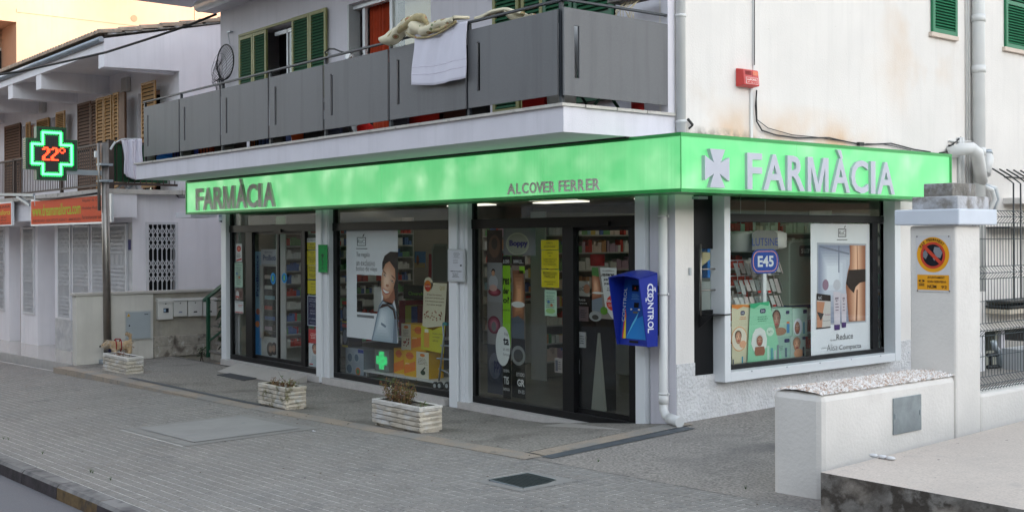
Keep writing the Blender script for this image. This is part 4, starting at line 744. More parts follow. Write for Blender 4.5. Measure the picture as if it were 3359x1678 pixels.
# walking frame with wheels
t = thing('rollator', 'grey wheeled walking frame at the right of the middle window', 'walking frame', (-4.2, .6, -.16)); q = lambda x, y, Y=.25: on('y', Y, 'F', x, y)
b = MB(); P = [q(713, 785), q(718, 870), q(690, 1120)]; b.tube([(p.x, .22, p.z) for p in P], .014, galv); P = [q(752, 790), q(750, 1000), q(735, 1130)]; b.tube([(p.x, .30, p.z) for p in P], .014, galv); b.tube([(q(700, 940).x, .22, q(700, 915).z), (q(748, 940).x, .30, q(748, 920).z)], .012, galv); b.tube([(q(678, 990).x, .22, q(678, 990).z), (q(752, 990).x, .28, q(752, 1000).z)], .012, galv); b.tube([(q(690, 1050).x, .22, q(690, 1050).z), (q(748, 1050).x, .28, q(748, 1090).z)], .012, galv); part('tube_frame', b, t)
for x in (668, 695, 738):
    b = MB(); p = q(x, 1150); b.tube([(p.x, .21, p.z), (p.x, .24, p.z)], .055, black_w, 14); b.tube([(p.x, .205, p.z), (p.x, .245, p.z)], .03, alug, 10); part('wheel', b, t)
b = MB(); p = q(725, 788); b.box(p.x - .03, p.x + .07, .20, .24, p.z - .02, p.z + .02, PC(60, 130, 130)); part('handle', b, t)
# goods deeper in the middle window
s = FS('F', 540, 365, 602, 460, 1.2, PC(40, 110, 170), .01); s.rect(0, 0, 1, .3, PC(150, 130, 90)); s.ell(.3, .45, .14, .3, PC(120, 70, 50), 2); put(s, 'picture_card', 'blue beach picture card on a shelf behind the middle window', 'picture')
b = MB(); a, c = on('y', 1.0, 'F', 602, 380), on('y', 1.0, 'F', 645, 520); b.tube([((a.x + c.x) / 2, 1.1, c.z), ((a.x + c.x) / 2, 1.1, a.z)], [.1, .09], PC(150, 20, 30), 12); single('red_container', b, 'tall dark red container behind the middle window', 'container')
b = MB(); a, c = on('y', 1.4, 'F', 470, 560), on('y', 1.4, 'F', 600, 650); b.box(a.x, c.x, 1.4, 1.7, c.z, a.z, PC(18, 40, 26)); s = Sheet(*facade(a.x, c.x, c.z, a.z, 1.4), None); s.th = .001; s.text('Cleverwh', .25, .3, .9, .55, PC(120, 200, 60)); b.add(s.b.v, s.b.f, s.b.ms[0]); single('green_box', b, 'dark green box lettered in light green behind the middle window', 'box')
for i in range(4):
    b = MB(); x = X_('F', 450 + i * 36, 460, 1.0); b.box(x, x + .16, .98, 1.4, .45 + .0 * i, .5 + random.uniform(.25, .5), [PC(120, 30, 40), PC(150, 150, 60), PC(40, 60, 110), PC(90, 30, 40)][i]); single('goods_box', b, ['dark red', 'olive', 'navy', 'maroon'][i] + ' carton on the low shelf behind the middle window', 'box')
b = MB(); b.box(X_('F', 448, 460, 1.0), X_('F', 448, 460, 1.0) + .9, .95, 1.42, .42, .449, shelfm); b.box(X_('F', 448, 460, 1.0), X_('F', 448, 460, 1.0) + .9, .95, 1.42, -.16, -.02, shelfm); b.box(X_('F', 448, 460, 1.0) + .02, X_('F', 448, 460, 1.0) + .88, 1.0, 1.38, -.02, .42, dark_in); single('low_cabinet', b, 'low white cabinet behind the vitamin cartons', 'cabinet')
s = FS('F', 636, 322, 735, 545, .9, None); pts = [(0, 0), (1, 0), (1, .86), (.9, 1), (.15, 1), (0, .85)]; s.poly(pts, PC(120, 124, 118), 0); s.poly([(.08, .02), (.92, .02), (.92, .84), (.85, .95), (.2, .95), (.08, .82)], PC(84, 90, 80), 1); b2 = MB(); put(s, 'grey_screen', 'rounded grey display panel at the right of the middle window', 'panel')
# ---- near shop front: banners and notices
s = FS('G', 122, 210, 204, 1058, .36, PC(96, 88, 88)); s.rect(0, .80, 1, 1, PC(64, 48, 44)); s.ell(.5, .9, .38, .07, PC(110, 80, 64), 2); s.ell(.5, .915, .2, .035, PC(60, 50, 46), 3)
s.rect(0, .56, 1, .8, PC(150, 150, 152)); s.ell(.42, .745, .12, .018, HAIR, 3); s.ell(.42, .735, .1, .018, SKIN2, 4); s.ell(.42, .68, .3, .045, PC(190, 190, 196), 3); grad(s, ellp(s, .5, .62, .42, .025), (110, 24, 44), (190, 90, 110), 4); s.ell(.42, .645, .26, .02, PC(214, 170, 160), 5)
s.rect(0, .3, 1, .56, PC(140, 136, 138)); grad(s, ellp(s, .45, .42, .42, .055), (110, 40, 60), (206, 130, 148), 2.5); s.ell(.45, .41, .16, .03, PC(120, 116, 118), 4); s.rect(0, 0, 1, .3, PC(70, 72, 84)); s.ell(.5, .17, .4, .08, PC(100, 104, 120), 3); s.text('ppy', .45, .13, .95, .2, PC(50, 50, 90), 4, .03)
put(s, 'banner', 'tall grey photo banner of nursing cushions at the left of the near shop front', 'banner')
s = FS('G', 206, 202, 372, 342, .36, PC(132, 134, 136)); s.ell(.45, .42, .36, .42, PC(176, 182, 158), 1); s.ell(.45, .42, .32, .37, PC(150, 156, 140), 2); s.text('Boppy', .2, .28, .78, .56, PC(40, 44, 110), 4, .05); put(s, 'banner', 'grey panel with the word Boppy at the top of the near shop front', 'banner')
def cuid(k, x0, x1, lab, parts):
    s = FS('G', x0, 345, x1, 1080, .30, PC(24, 24, 26)); parts(s); put(s, 'banner', lab, 'banner')
LIME = PC(140, 196, 40)
def pa(s):
    s.rect(0, .5, 1, .935, LIME, 1); s.text('a.com', .05, .95, .85, .975, PC(220, 220, 220), 2)
    for st, v in (('res', .80), ('der', .735), ('o?', .67)): s.text(st, .05, v, .85, v + .045, PC(20, 24, 16), 3, .03)
    s.text('nosotros', .05, .615, .9, .63, PC(30, 40, 20), 3); s.rect(0, .36, 1, .5, LIME, 1); s.ell(.0, .365, .95, .14, PC(226, 228, 226), 2)
    s.text('Pide', .2, .44, .7, .465, PC(110, 110, 110), 4); s.text('ta', .05, .375, .8, .43, PC(20, 20, 20), 4, .03); s.text('en esta', .05, .335, .85, .355, PC(110, 110, 110), 4); s.text('farmacia', .05, .30, .85, .32, PC(110, 110, 110), 4)
    s.text('GENERAL', .05, .185, .85, .205, PC(220, 220, 220), 3); s.text('TIS', .1, .1, .75, .155, PC(230, 230, 230), 3, .02); s.text('FARMACIA', .05, .055, .85, .075, PC(220, 220, 220), 3)
cuid('G', 203, 246, 'narrow black and lime green diet banner at the left of the near shop front', pa)
def pb_(s):
    s.rect(0, .42, 1, .935, PC(126, 112, 100), 1); s.text('www.cu...', .15, .95, .9, .975, PC(220, 220, 220), 2); grad(s, [(.1, .9), (.9, .9), (1, .75), (.95, .62), (.9, .55), (.1, .52), (.05, .65), (.15, .78)], (120, 74, 48), (226, 164, 120), 2, (.6, .72), 6); s.rect(.6, .88, 1, .93, LIME, 2)
    s.ell(.5, .66, .5, .022, PC(214, 214, 210), 3); s.poly([(0, .42), (.95, .42), (.95, .55), (.5, .58), (0, .56)], PC(80, 90, 100), 3); s.ell(.5, .3, .52, .07, PC(130, 132, 130), 2); s.ell(.5, .3, .36, .045, PC(60, 62, 62), 3)
    s.text('ESTUDIO', .35, .155, .95, .18, PC(210, 210, 210), 3); s.text('GR', .42, .085, .95, .135, PC(220, 220, 220), 3, .03); s.text('EN ES', .5, .035, .95, .06, PC(210, 210, 210), 3)
cuid('G', 248, 320, 'dark banner with a measured waist at the left of the near shop front', pb_)
yellow('G', 400, 262, 491, 312, [('OFERTA', .32, .58, .68, .8), ('ACUMULABLE', .18, .22, .82, .44)], 'topmost yellow sheet on the near shop front, reading OFERTA ACUMULABLE')
yellow('G', 402, 314, 492, 411, [('OFERTA', .34, .8, .66, .9), ('5x4', .44, .66, .56, .74), ('COMPRA 5 PRODUCTOS', .1, .5, .9, .56), ('MISMA LINEA Y EL', .16, .41, .84, .47), ('MAS BARATO', .24, .32, .76, .38), ('TE LO REGALAMOS', .14, .2, .86, .27)], 'middle yellow sheet on the near shop front, reading OFERTA 5x4')
yellow('G', 402, 413, 494, 508, [('PROMOCION', .1, .74, .86, .88), ('PAPILLAS', .2, .54, .78, .68), ('PREGUNTA EN EL', .18, .28, .82, .36), ('INTERIOR', .32, .14, .68, .22)], 'yellow PROMOCION PAPILLAS sheet on the near shop front', title=(.1, .71, .86))
s = FS('G', 419, 518, 481, 655, IN, PC(176, 206, 182)); s.text('TECNOVE', .14, .86, .88, .93, PC(90, 130, 110)); s.lines(7, .1, .3, .9, .8, PC(110, 130, 120)); s.ell(.35, .55, .12, .05, PC(80, 120, 170), 4); s.ell(.6, .42, .12, .05, PC(200, 120, 80), 4); s.ell(.5, .2, .4, .1, PC(150, 190, 120), 3); put(s, 'notice', 'pale green leaflet below the yellow sheets on the near shop front', 'notice')
Yd = YG + .065; s = FS('G', 663, 402, 790, 672, Yd, PC(140, 130, 122)); s.poly([(.33, 1), (1, 1), (1, -.03), (.82, .02), (.55, .2)], PC(216, 216, 214), 1); grad(s, [(0, .84), (.1, .9), (.3, .82), (.38, .6), (.4, .42), (.0, .36)], (140, 84, 60), (228, 172, 136), 2, (.15, .62), 6); s.poly([(0, 1), (.26, 1), (.3, .82), (0, .84)], PC(70, 120, 60), 3); s.poly([(0, .36), (.42, .42), (.45, .12), (0, .15)], PC(120, 130, 140), 3)
s.ell(.25, .5, .25, .02, PC(220, 220, 214), 4); s.ell(.5, .16, .15, .08, PC(90, 140, 40), 4); s.ell(.14, .04, .26, .1, PC(150, 152, 152), 3); s.ell(.14, .02, .14, .05, PC(60, 60, 60), 4); s.text('www.cuidateahora.com', .42, .93, .92, .955, BLKP, 4); s.text('¿quieres', .4, .82, .92, .9, BLKP, 4, .03); s.text('perder', .5, .74, .92, .8, BLKP, 4, .03); s.text('peso?', .52, .66, .92, .72, BLKP, 4, .03)
s.lines(2, .6, .54, .95, .62, PC(60, 60, 60), 4); s.ell(.85, .32, .26, .15, PC(214, 60, 50), 2); s.text('GRATIS', .6, .33, 1.0, .38, PC(230, 228, 226), 5, .03); s.lines(2, .66, .24, .98, .3, PC(240, 200, 190), 5); put(s, 'poster', 'diet poster reading quieres perder peso on the near sliding door', 'poster')
# stacked display of cards behind the sliding door
for (q, c_, lab, st) in (((568, 470, 650, 552), PC(190, 186, 180), 'pale card lettered RoC behind the near sliding door', 'RoC'), ((568, 552, 652, 600), PC(20, 20, 22), 'black card lettered Reduce Compacta behind the near sliding door', 'Reduce'), ((476, 866, 514, 945), PC(180, 170, 165), 'small photo card left of the near door upright', ''), ((570, 875, 600, 950), PC(150, 150, 160), 'small pale carton right of the near door upright', ''), ((582, 732, 632, 815), PC(196, 196, 198), 'white carton on the display behind the near sliding door', ''), ((572, 600, 645, 680), PC(120, 100, 105), 'reddish photo card behind the near sliding door', '')):
    s = FS('G', *q, .55, c_, .02)
    if st == 'Reduce': s.text('Reduce', .1, .55, .8, .85, PC(210, 210, 210)); s.text('Compacta', .1, .15, .9, .4, PC(210, 210, 210))
    elif st: s.rect(.2, .2, .24, .8, PC(60, 60, 60)); s.text(st, .3, .35, .75, .65, PC(50, 50, 50)); s.ell(.9, .5, .2, .3, SKIN, 2)
    else: s.rect(.1, .1, .45, .85, PC(100, 100, 110)); s.lines(4, .5, .2, .95, .8, PC(60, 60, 70))
    put(s, 'display_card', lab, 'display card')
b = MB(); x = X_('G', 535, 600, .6); b.box(x - .1, x + .5, .62, .95, -.16, 1.25, PC(30, 30, 32))
single('black_display_stand', b, 'black product display stand behind the near door upright', 'display stand')
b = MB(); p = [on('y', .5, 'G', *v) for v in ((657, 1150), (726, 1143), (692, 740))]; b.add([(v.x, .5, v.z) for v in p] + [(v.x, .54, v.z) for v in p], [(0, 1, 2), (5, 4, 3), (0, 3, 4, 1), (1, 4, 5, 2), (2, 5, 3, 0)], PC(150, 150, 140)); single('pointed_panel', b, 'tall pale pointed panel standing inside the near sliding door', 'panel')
b = MB(); b.tube([(X_('G', 690, 350, .6), .6, on('y', .6, 'G', 690, 395).z), (X_('G', 690, 350, .6), .6, on('y', .6, 'G', 690, 335).z)], .09, PC(150, 14, 24), 12); single('red_box', b, 'dark red round container above the diet poster', 'container')
# notice case on the second post, sensor strip lettering
t = thing('notice_case', 'small white framed notice case on the post right of the middle window', 'notice case', (on('y', -.07, 'F', 730, 545).x, -.07, 1.1)); a, c = on('y', -.075, 'F', 730, 350), on('y', -.075, 'F', 829, 545)
b = MB(); b.box(a.x, c.x, -.075, -.046, c.z, a.z, alug); part('case', b, t, bevel=.005); s = Sheet(*facade(a.x, c.x, c.z, a.z, -.0755), None); s.th = .001; s.rect(.1, .06, .9, .94, PC(196, 198, 204), 0); s.lines(5, .35, .72, .75, .9, PC(110, 110, 116), 1); s.lines(3, .3, .55, .7, .68, PC(130, 130, 136), 1); s.text('FARMACIA DE GUARDIA', .16, .30, .84, .34, BLKP, 1, .02); s.lines(4, .25, .12, .75, .27, BLKP, 1); s.ell(.8, .5, .06, .03, PC(80, 80, 90), 2); part('notice_sheet', s.b, t)
# ---------------------------------------------------------------- vending machine
t = thing('vending_machine', 'dark blue wall vending machine with a hood lettered CONTROL on the corner post', 'vending machine', (-.32, -.12, .82)); x0, x1, zt, zb = -.553, -.098, 1.545, .815
b = MB(); th = .012
def sidep(x):
    p = [(-.17, zb), (-.17, zt + .035), (-.44, zt - .015), (-.44, zt - .06), (-.325, zb)]
    b.add([(x, y, z) for y, z in p] + [(x + th, y, z) for y, z in p], [(0, 1, 2, 3, 4), (9, 8, 7, 6, 5)] + [(i, (i + 1) % 5, 5 + (i + 1) % 5, 5 + i) for i in range(5)], bluev)
sidep(x0); sidep(x1 - th)
n = 8; vs = []
for i in range(n + 1):
    x = x0 + (x1 - x0) * i / n; h = .028 * math.sin(math.pi * i / n)
    vs += [(x, -.17, zt + .04 + h), (x, -.45, zt - .01 + h), (x, -.45, zt - .022 + h), (x, -.17, zt + .028 + h)]
b.add(vs, [(i * 4 + k, i * 4 + (k + 1) % 4, i * 4 + 4 + (k + 1) % 4, i * 4 + 4 + k) for i in range(n) for k in range(4)] + [(0, 3, 2, 1), (n * 4, n * 4 + 1, n * 4 + 2, n * 4 + 3)], bluev); part('hood', b, t)
b = MB(); b.add([(x, y, z) for x in (x0 + th, x1 - th) for y, z in ((-.17, zb), (-.17, zt), (-.22, zt), (-.30, zb))], [(0, 1, 2, 3), (7, 6, 5, 4), (0, 4, 5, 1), (1, 5, 6, 2), (2, 6, 7, 3), (3, 7, 4, 0)], bluev); b.box(x0 + .1, x1 - .1, -.17, -.05, zb + .1, zt - .1, blk); part('body', b, t)
Nn = Vector((0, -(zt - zb), -.08)).normalized(); s = Sheet((x0 + .03, -.299, zb + .03), (x1 - x0 - .06, 0, 0), (0, .075, zt - zb - .07), Nn, None); s.th = .001; s.rect(0, .06, 1, 1, PC(28, 74, 150), 0)
s.poly([(.0, .06), (1, .06), (1, .5), (.55, .38), (.2, .06)], PC(36, 120, 190), 1); s.poly([(.2, .06), (.55, .38), (.62, .5), (.4, .3)], PC(90, 180, 220), 2); s.poly([(.06, .06), (.14, .06), (.16, .42), (.1, .55)], PC(200, 50, 60), 2); s.poly([(.10, .06), (.2, .06), (.17, .3), (.13, .45)], PC(214, 190, 60), 3)
s.b.text('CONTROL', s.P(.12, .33, 4), s.V.normalized(), -s.U.normalized(), Nn, .36, .045, 0, PC(196, 200, 210)); 
for a in ((.3, .82, .55, .92), (.42, .56, .60, .64)): s.rect(*a, PC(8, 8, 10), 4)
s.rect(.40, .47, .58, .5, PC(90, 90, 80), 4); s.ell(.33, .53, .04, .014, PC(200, 200, 200), 4, 12); s.ell(.62, .53, .04, .014, PC(200, 200, 200), 4, 12); s.rect(.75, .78, .96, .9, PC(200, 205, 214), 4); s.rect(.35, .0, .68, .035, PC(8, 8, 10), 4); s.text('A', .4, .85, .45, .89, PC(240, 80, 50), 5); s.lines(4, .3, .68, .62, .78, PC(90, 140, 190), 4); part('front_panel', s.b, t)
b = MB(); xr = x1 + .001; O = Vector((xr, -.12, zt - .10))   # side lettering reads downwards
b.text('C', (xr, -.325, 1.475), (0, 0, -1), (0, 1, 0), (1, 0, 0), .078, .09, .002, WHT, .01); 
for dz in (0, .045): b.text('O', (xr, -.325, 1.42 - dz, ), (0, 0, -1), (0, 1, 0), (1, 0, 0), .09, .09, .002, WHT, .0)
for i, (ch, wv) in enumerate(zip('NTROL', (.062, .055, .058, .068, .045))): b.text(ch, (xr, -.32, 1.275 - sum((.062, .055, .058, .068, .045)[:i]) - i * .006), (0, 0, -1), (0, 1, 0), (1, 0, 0), wv, .085, .002, WHT, .01)
b.bar((xr + .001, -.24, 1.40), (xr + .001, -.20, 1.42), .002, .010, WHT); b.bar((xr + .001, -.215, 1.435), (xr + .001, -.20, 1.39), .002, .010, WHT); b.bar((xr + .001, -.325, 1.31), (xr + .001, -.355, 1.305), .002, .010, WHT); b.bar((xr + .001, -.345, 1.33), (xr + .001, -.345, 1.285), .002, .010, WHT); part('side_lettering', b, t)
# ---------------------------------------------------------------- side window display
XS = -.048; s = SS('H', 819, 273, 1178, 1050, XS, PC(234, 234, 240), .003); y0_, y1_ = s.O.y, (s.O + s.U).y
def hv(x, y): p = on('x', XS, 'H', x, y); return ((p.y - s.O.y) / s.U.length, (p.z - s.O.z) / s.V.length)
P_ = lambda *pts: [hv(*p) for p in pts]
s.poly(P_((856, 384), (1145, 384 + 8), (1145, 850), (856, 872))[::-1], PC(176, 180, 190), 1); grad(s, P_((864, 398), (1138, 402), (1138, 842), (864, 860))[::-1], (140, 148, 172), (222, 226, 236), 2, hv(930, 560), 8)
s.poly(P_((1046, 400), (1138, 402), (1138, 842), (1042, 848), (1030, 720), (1024, 640), (1034, 560), (1050, 500))[::-1], PC(158, 100, 74), 4); [s.poly(P_((1046 + i * 5, 402), (1134 - i * 6, 402), (1134 - i * 5, 842), (1044 + i * 5, 842), (1034 + i * 7, 700), (1040 + i * 6, 520))[::-1], PC(*lerpc((158, 100, 74), (236, 190, 160), i / 6)), 4 + i * .12) for i in range(1, 7)]; s.poly(P_((1088, 402), (1092, 402), (1096, 545), (1090, 545))[::-1], PC(176, 116, 88), 5); s.poly(P_((1086, 660), (1094, 660), (1090, 845), (1080, 845))[::-1], PC(140, 86, 62), 5)
s.poly(P_((1040, 545), (1138, 540), (1138, 612), (1105, 620), (1080, 645), (1070, 680), (1045, 655), (1024, 625))[::-1], PC(22, 20, 24), 6); s.poly(P_((980, 402), (986, 402), (986, 560), (980, 560))[::-1], PC(120, 128, 150), 4); s.poly(P_((870, 402), (1044, 446), (1044, 456), (870, 412))[::-1], PC(124, 132, 150), 4)
s.ell(*hv(905, 632), .05, .04, PC(150, 120, 140), 4); s.ell(*hv(972, 632), .06, .04, PC(196, 196, 206), 4)
s.poly(P_((852, 682), (934, 692), (934, 878), (850, 888))[::-1], PC(206, 200, 196), 5); s.poly(P_((852, 682), (934, 692), (934, 728), (852, 722))[::-1], PC(24, 22, 28), 6); s.poly(P_((852, 728), (900, 732), (888, 800), (884, 880), (854, 884))[::-1], SKIN, 6); s.poly(P_((853, 790), (894, 800), (876, 842))[::-1], PC(22, 20, 24), 7); s.text('RoC', *hv(862, 716), *hv(882, 698), WHT, 7); s.poly(P_((848, 884), (934, 876), (934, 882), (850, 892))[::-1], PC(34, 26, 40), 6)
s.text('Reduce', *hv(900, 812), *hv(932, 798), PC(150, 70, 110), 7); s.text('Compacta', *hv(888, 848), *hv(932, 834), PC(60, 50, 60), 7)
for xx0, xx1, yt, yb in ((950, 992, 672, 898), (994, 1028, 682, 884)):
    s.poly(P_((xx0, yt), (xx1, yt + 2), (xx1 - 3, yb - 34), (xx0 + 5, yb - 32))[::-1], PC(214, 204, 214), 6); s.poly(P_((xx0 + 5, yb - 32), (xx1 - 3, yb - 34), (xx1 - 4, yb - 4), (xx0 + 6, yb))[::-1], PC(70, 34, 110), 6); s.lines(5, *hv(xx0 + 10, 790), *hv(xx1 - 8, 700), PC(130, 110, 130), 7); s.text('RoC', *hv(xx0 + 10, 722), *hv(xx1 - 10, 706), PC(90, 90, 100), 7)
u0, v0 = hv(980, 352); u1, v1 = hv(1027, 304)
for e in ((u0, v0, u1, v0 + .006), (u0, v1 - .006, u1, v1), (u0, v0, u0 + .01, v1), (u1 - .01, v0, u1, v1)): s.rect(*e, PC(70, 70, 78), 1)
s.text('RoC', u0 + .016, v0 + .016, u1 - .016, v1 - .016, PC(50, 50, 58)); s.poly([(u1 - .035, v1 + .006), (u1 - .02, v1 + .006), (u1 - .004, v1 + .022), (u1 - .018, v1 + .022)], PC(50, 50, 58)); s.rect(u0 - .02, v0 - .024, u1 + .02, v0 - .018, PC(110, 110, 116), 1)
DK = PC(34, 34, 44); s.text('Reduce', *hv(970, 955), *hv(1066, 912), DK, 3, .0); s.text('No solo', *hv(933, 962), *hv(966, 948), PC(110, 110, 120), 3); s.text('Alisa', *hv(914, 1020), *hv(974, 976), DK, 3, -.015); s.text('y', *hv(976, 1002), *hv(981, 990), DK, 3); s.text('Compacta', *hv(986, 1021), *hv(1114, 972), DK, 3, .0); s.text('ademas', *hv(880, 1008), *hv(912, 996), PC(110, 110, 120), 3)
put(s, 'poster', 'large white poster of a woman in black briefs in the side window, reading Reduce', 'poster')
# hanging oval sign
EB = PC(22, 76, 170)
s = SS('H', 472, 312, 634, 562, -.20, None); s.th = 0; s.poly([(.02, .55), (.98, .55), (.96, .93), (.8, 1), (.2, 1), (.04, .93)], PC(120, 124, 120), 0); s.text('LUTSINE', .03, .64, .97, .82, PC(24, 60, 140), 2)
def stad(s, u0, v0, u1, v1, r, m, l):
    a, bq = r / s.U.length, r / s.V.length; pts = []
    for cx_, cy_, st in ((u1 - a, v1 - bq, 0), (u0 + a, v1 - bq, 90), (u0 + a, v0 + bq, 180), (u1 - a, v0 + bq, 270)):
        for k in range(5): t_ = R(st + k * 22.5); pts.append((cx_ + a * math.cos(t_), cy_ + bq * math.sin(t_)))
    s.poly(pts, m, l)
r_ = s.V.length * .24; stad(s, .0, 0, 1, .56, r_, EB, 1); stad(s, .05, .04, .95, .52, r_ * .86, PC(235, 160, 130), 2); stad(s, .075, .06, .925, .50, r_ * .78, EB, 3); s.text('E45', .22, .15, .8, .41, PC(225, 230, 235), 4, .03); put(s, 'hanging_sign', 'hanging sign LUTSINE above a blue oval E45 in the side window', 'sign')
b = MB(); p = on('x', -.22, 'H', 548, 560); q = on('x', -.22, 'H', 548, 740); b.box(-.24, -.21, p.y - .03, p.y + .03, q.z - .2, p.z + .02, alu); single('sign_pole', b, 'white pole under the blue oval sign in the side window', 'pole')
s = SS('H', 357, 748, 470, 1100, -.09, PC(206, 200, 170)); s.poly([(0, 1), (1, .98), (1, .93), (.6, .96), (.3, .92), (0, .95)], PC(214, 130, 60), 2); stad(s, .45, .82, .68, .89, .02, NAVY, 2); s.text('E45', .5, .84, .63, .87, WHT, 3); s.lines(2, .38, .74, .8, .8, PC(214, 120, 70), 2)
s.ell(.38, .44, .42, .2, PC(220, 150, 90), 2, 24); s.ell(.38, .44, .39, .185, PC(222, 214, 196), 3, 24); face(s, .32, .46, .17, .1, PC(80, 56, 40), SKIN2, 4, False, False); s.ell(.55, .35, .18, .06, SKIN2, 6)
for i, u in enumerate((.02, .5, .62, .76, .9)): s.rect(u, .0, u + .07, .12 + .03 * (i % 2) + (u > .8) * .12, [PC(90, 90, 100), PC(40, 140, 170), PC(200, 196, 180), PC(190, 200, 200), PC(30, 120, 180)][i], 3)
put(s, 'poster', 'cream and orange skin cream poster at the left of the side window', 'poster')
s = SS('H', 470, 735, 655, 1090, -.07, None); s.th = 0; s.poly([(-.12, -.02), (1.0, .03), (.58, 1), (-.02, .98)], PC(140, 205, 168), 0); s.poly([(-.04, .98), (.58, 1), (.56, .93), (.3, .96), (.1, .9), (-.02, .92)], PC(50, 170, 120), 1); stad(s, .28, .82, .46, .89, .02, NAVY, 2); s.text('E45', .32, .84, .42, .87, WHT, 3); s.lines(3, .18, .68, .56, .78, PC(60, 130, 100), 2)
s.poly([(.0, .36), (.05, .5), (.14, .58), (.3, .6), (.44, .54), (.5, .42), (.48, .28), (.3, .22), (.08, .24)], PC(222, 224, 220), 2); s.poly([(.1, .2), (.12, .3), (.4, .3), (.44, .22), (.4, .16), (.14, .16)], PC(150, 96, 74), 3); face(s, .26, .39, .11, .085, PC(200, 204, 200), PC(168, 112, 88), 4, False, False); s.ell(.6, .52, .12, .07, PC(200, 224, 206), 3); s.text('Nº1', .54, .5, .66, .54, PC(50, 120, 90), 4)
for i, u in enumerate((.5, .62, .72, .82)): s.rect(u, .06, u + .07, .3 - .04 * (i % 3), [PC(190, 220, 205), PC(90, 160, 170), PC(190, 196, 196), PC(130, 140, 150)][i], 3)
put(s, 'poster', 'mint green poster of a baby in a white towel in the side window', 'poster')
def sbox(q, m, lab, fn):
    a, c = on('x', -.22, 'H', q[0], q[1]), on('x', -.22, 'H', q[2], q[3]); t = thing('cream_carton', lab, 'box', (-.22, a.y, c.z), 'skin cream cartons in the side window'); b = MB(); b.box(-.42, -.22, a.y, c.y, c.z, a.z, m); part('carton', b, t, bevel=.003); s = Sheet(*flank(a.y, c.y, c.z, a.z, -.22), None); s.th = .0015; fn(s); part('print', s.b, t)
MINT = PC(160, 196, 178)
sbox((592, 772, 712, 932), MINT, 'upper left cream carton with a printed face in the side window', lambda s: (face(s, .22, .6, .2, .3, PC(60, 44, 36), PC(150, 110, 90), 1, False, False), s.ell(.4, .2, .3, .14, PC(160, 120, 96), 2), stad(s, .68, .78, .86, .9, .015, NAVY, 2), s.rect(.72, .12, .86, .45, PC(60, 130, 180), 2), s.rect(.72, .45, .86, .52, PC(220, 120, 60), 2)))
sbox((714, 770, 802, 932), PC(178, 210, 196), 'upper right cream carton with a towelled baby in the side window', lambda s: (s.ell(.35, .35, .3, .3, WHT, 1), face(s, .3, .32, .2, .22, WHT, PC(160, 104, 80), 2, False, False), stad(s, .7, .8, .95, .93, .012, NAVY, 2), s.rect(.7, .1, .8, .5, PC(60, 140, 170), 2), s.rect(.85, .1, .95, .6, PC(200, 210, 205), 2)))
sbox((622, 936, 700, 1066), PC(150, 186, 172), 'lower left cream carton in the side window', lambda s: (stad(s, .55, .72, .95, .88, .015, NAVY, 2), s.rect(.6, .1, .75, .5, PC(90, 110, 130), 2), s.lines(3, .1, .4, .5, .6, PC(80, 120, 110), 2)))
sbox((702, 934, 792, 1060), PC(176, 196, 190), 'lower right cream carton with a woman resting on her hand in the side window', lambda s: (face(s, .4, .62, .24, .28, PC(150, 120, 100), SKIN2, 1, False, False), s.ell(.5, .25, .3, .2, SKIN2, 4), stad(s, .75, .82, .96, .94, .012, NAVY, 5), s.rect(.76, .08, .88, .5, PC(40, 50, 70), 5)))
b = MB(); p = on('x', -.5, 'H', 600, 1065); b.box(-.75, -.05, .80, 3.55, .36, .50, shelfm); single('window_plinth', b, 'white display plinth inside the side window', 'plinth')
# hanging white lamp shades, display fridge and basket
for q, lab in (((355, 318, 466, 440), 'white round hanging shade, left one in the side window'), ((476, 316, 632, 420), 'white round hanging shade behind the LUTSINE sign')):
    a, c = on('x', -.45, 'H', q[0], q[1]), on('x', -.45, 'H', q[2], q[3]); r_ = (c.y - a.y) / 2; cy = (a.y + c.y) / 2; b = MB(); b.tube([(-.45, cy, c.z), (-.45, cy, c.z + .02), (-.45, cy, a.z - .03), (-.45, cy, a.z)], [r_ * .8, r_, r_, r_ * .7], M('shade_white', (.55, .55, .52), .5), 18); b.tube([(-.45, cy, a.z), (-.45, cy, 2.62)], .004, alug, 5); single('ceiling_light', b, lab, 'light')
s = SS('H', 692, 372, 830, 745, -.35, None); s.th = 0; s.b.prism([(0, 0), (1, 0), (1, 1), (.16, 1), (.03, .965), (0, .92)], s.O, s.U, s.V, (-1, 0, 0), .3, PC(150, 162, 150)); s.poly([(.06, .02), (1, .02), (1, .97), (.18, .97), (.07, .94), (.06, .9)], PC(118, 132, 122), 1); stad(s, .44, .75, 1.3, .92, .03, PC(44, 48, 54), 2); s.text('suav', .52, .8, 1.0, .87, PC(190, 196, 196), 3); put(s, 'display_cabinet', 'pale green rounded cabinet lettered suav in the side window', 'cabinet')
b = MB(); a, c = on('x', -.4, 'H', 676, 725), on('x', -.4, 'H', 822, 768); b.box(-.6, -.4, a.y, c.y, c.z, a.z, PC(24, 56, 120)); b.box(-.6, -.398, a.y + .1, c.y - .1, a.z, a.z + .04, PC(150, 150, 60)); single('blue_tray', b, 'blue tray under the pale green cabinet in the side window', 'tray')
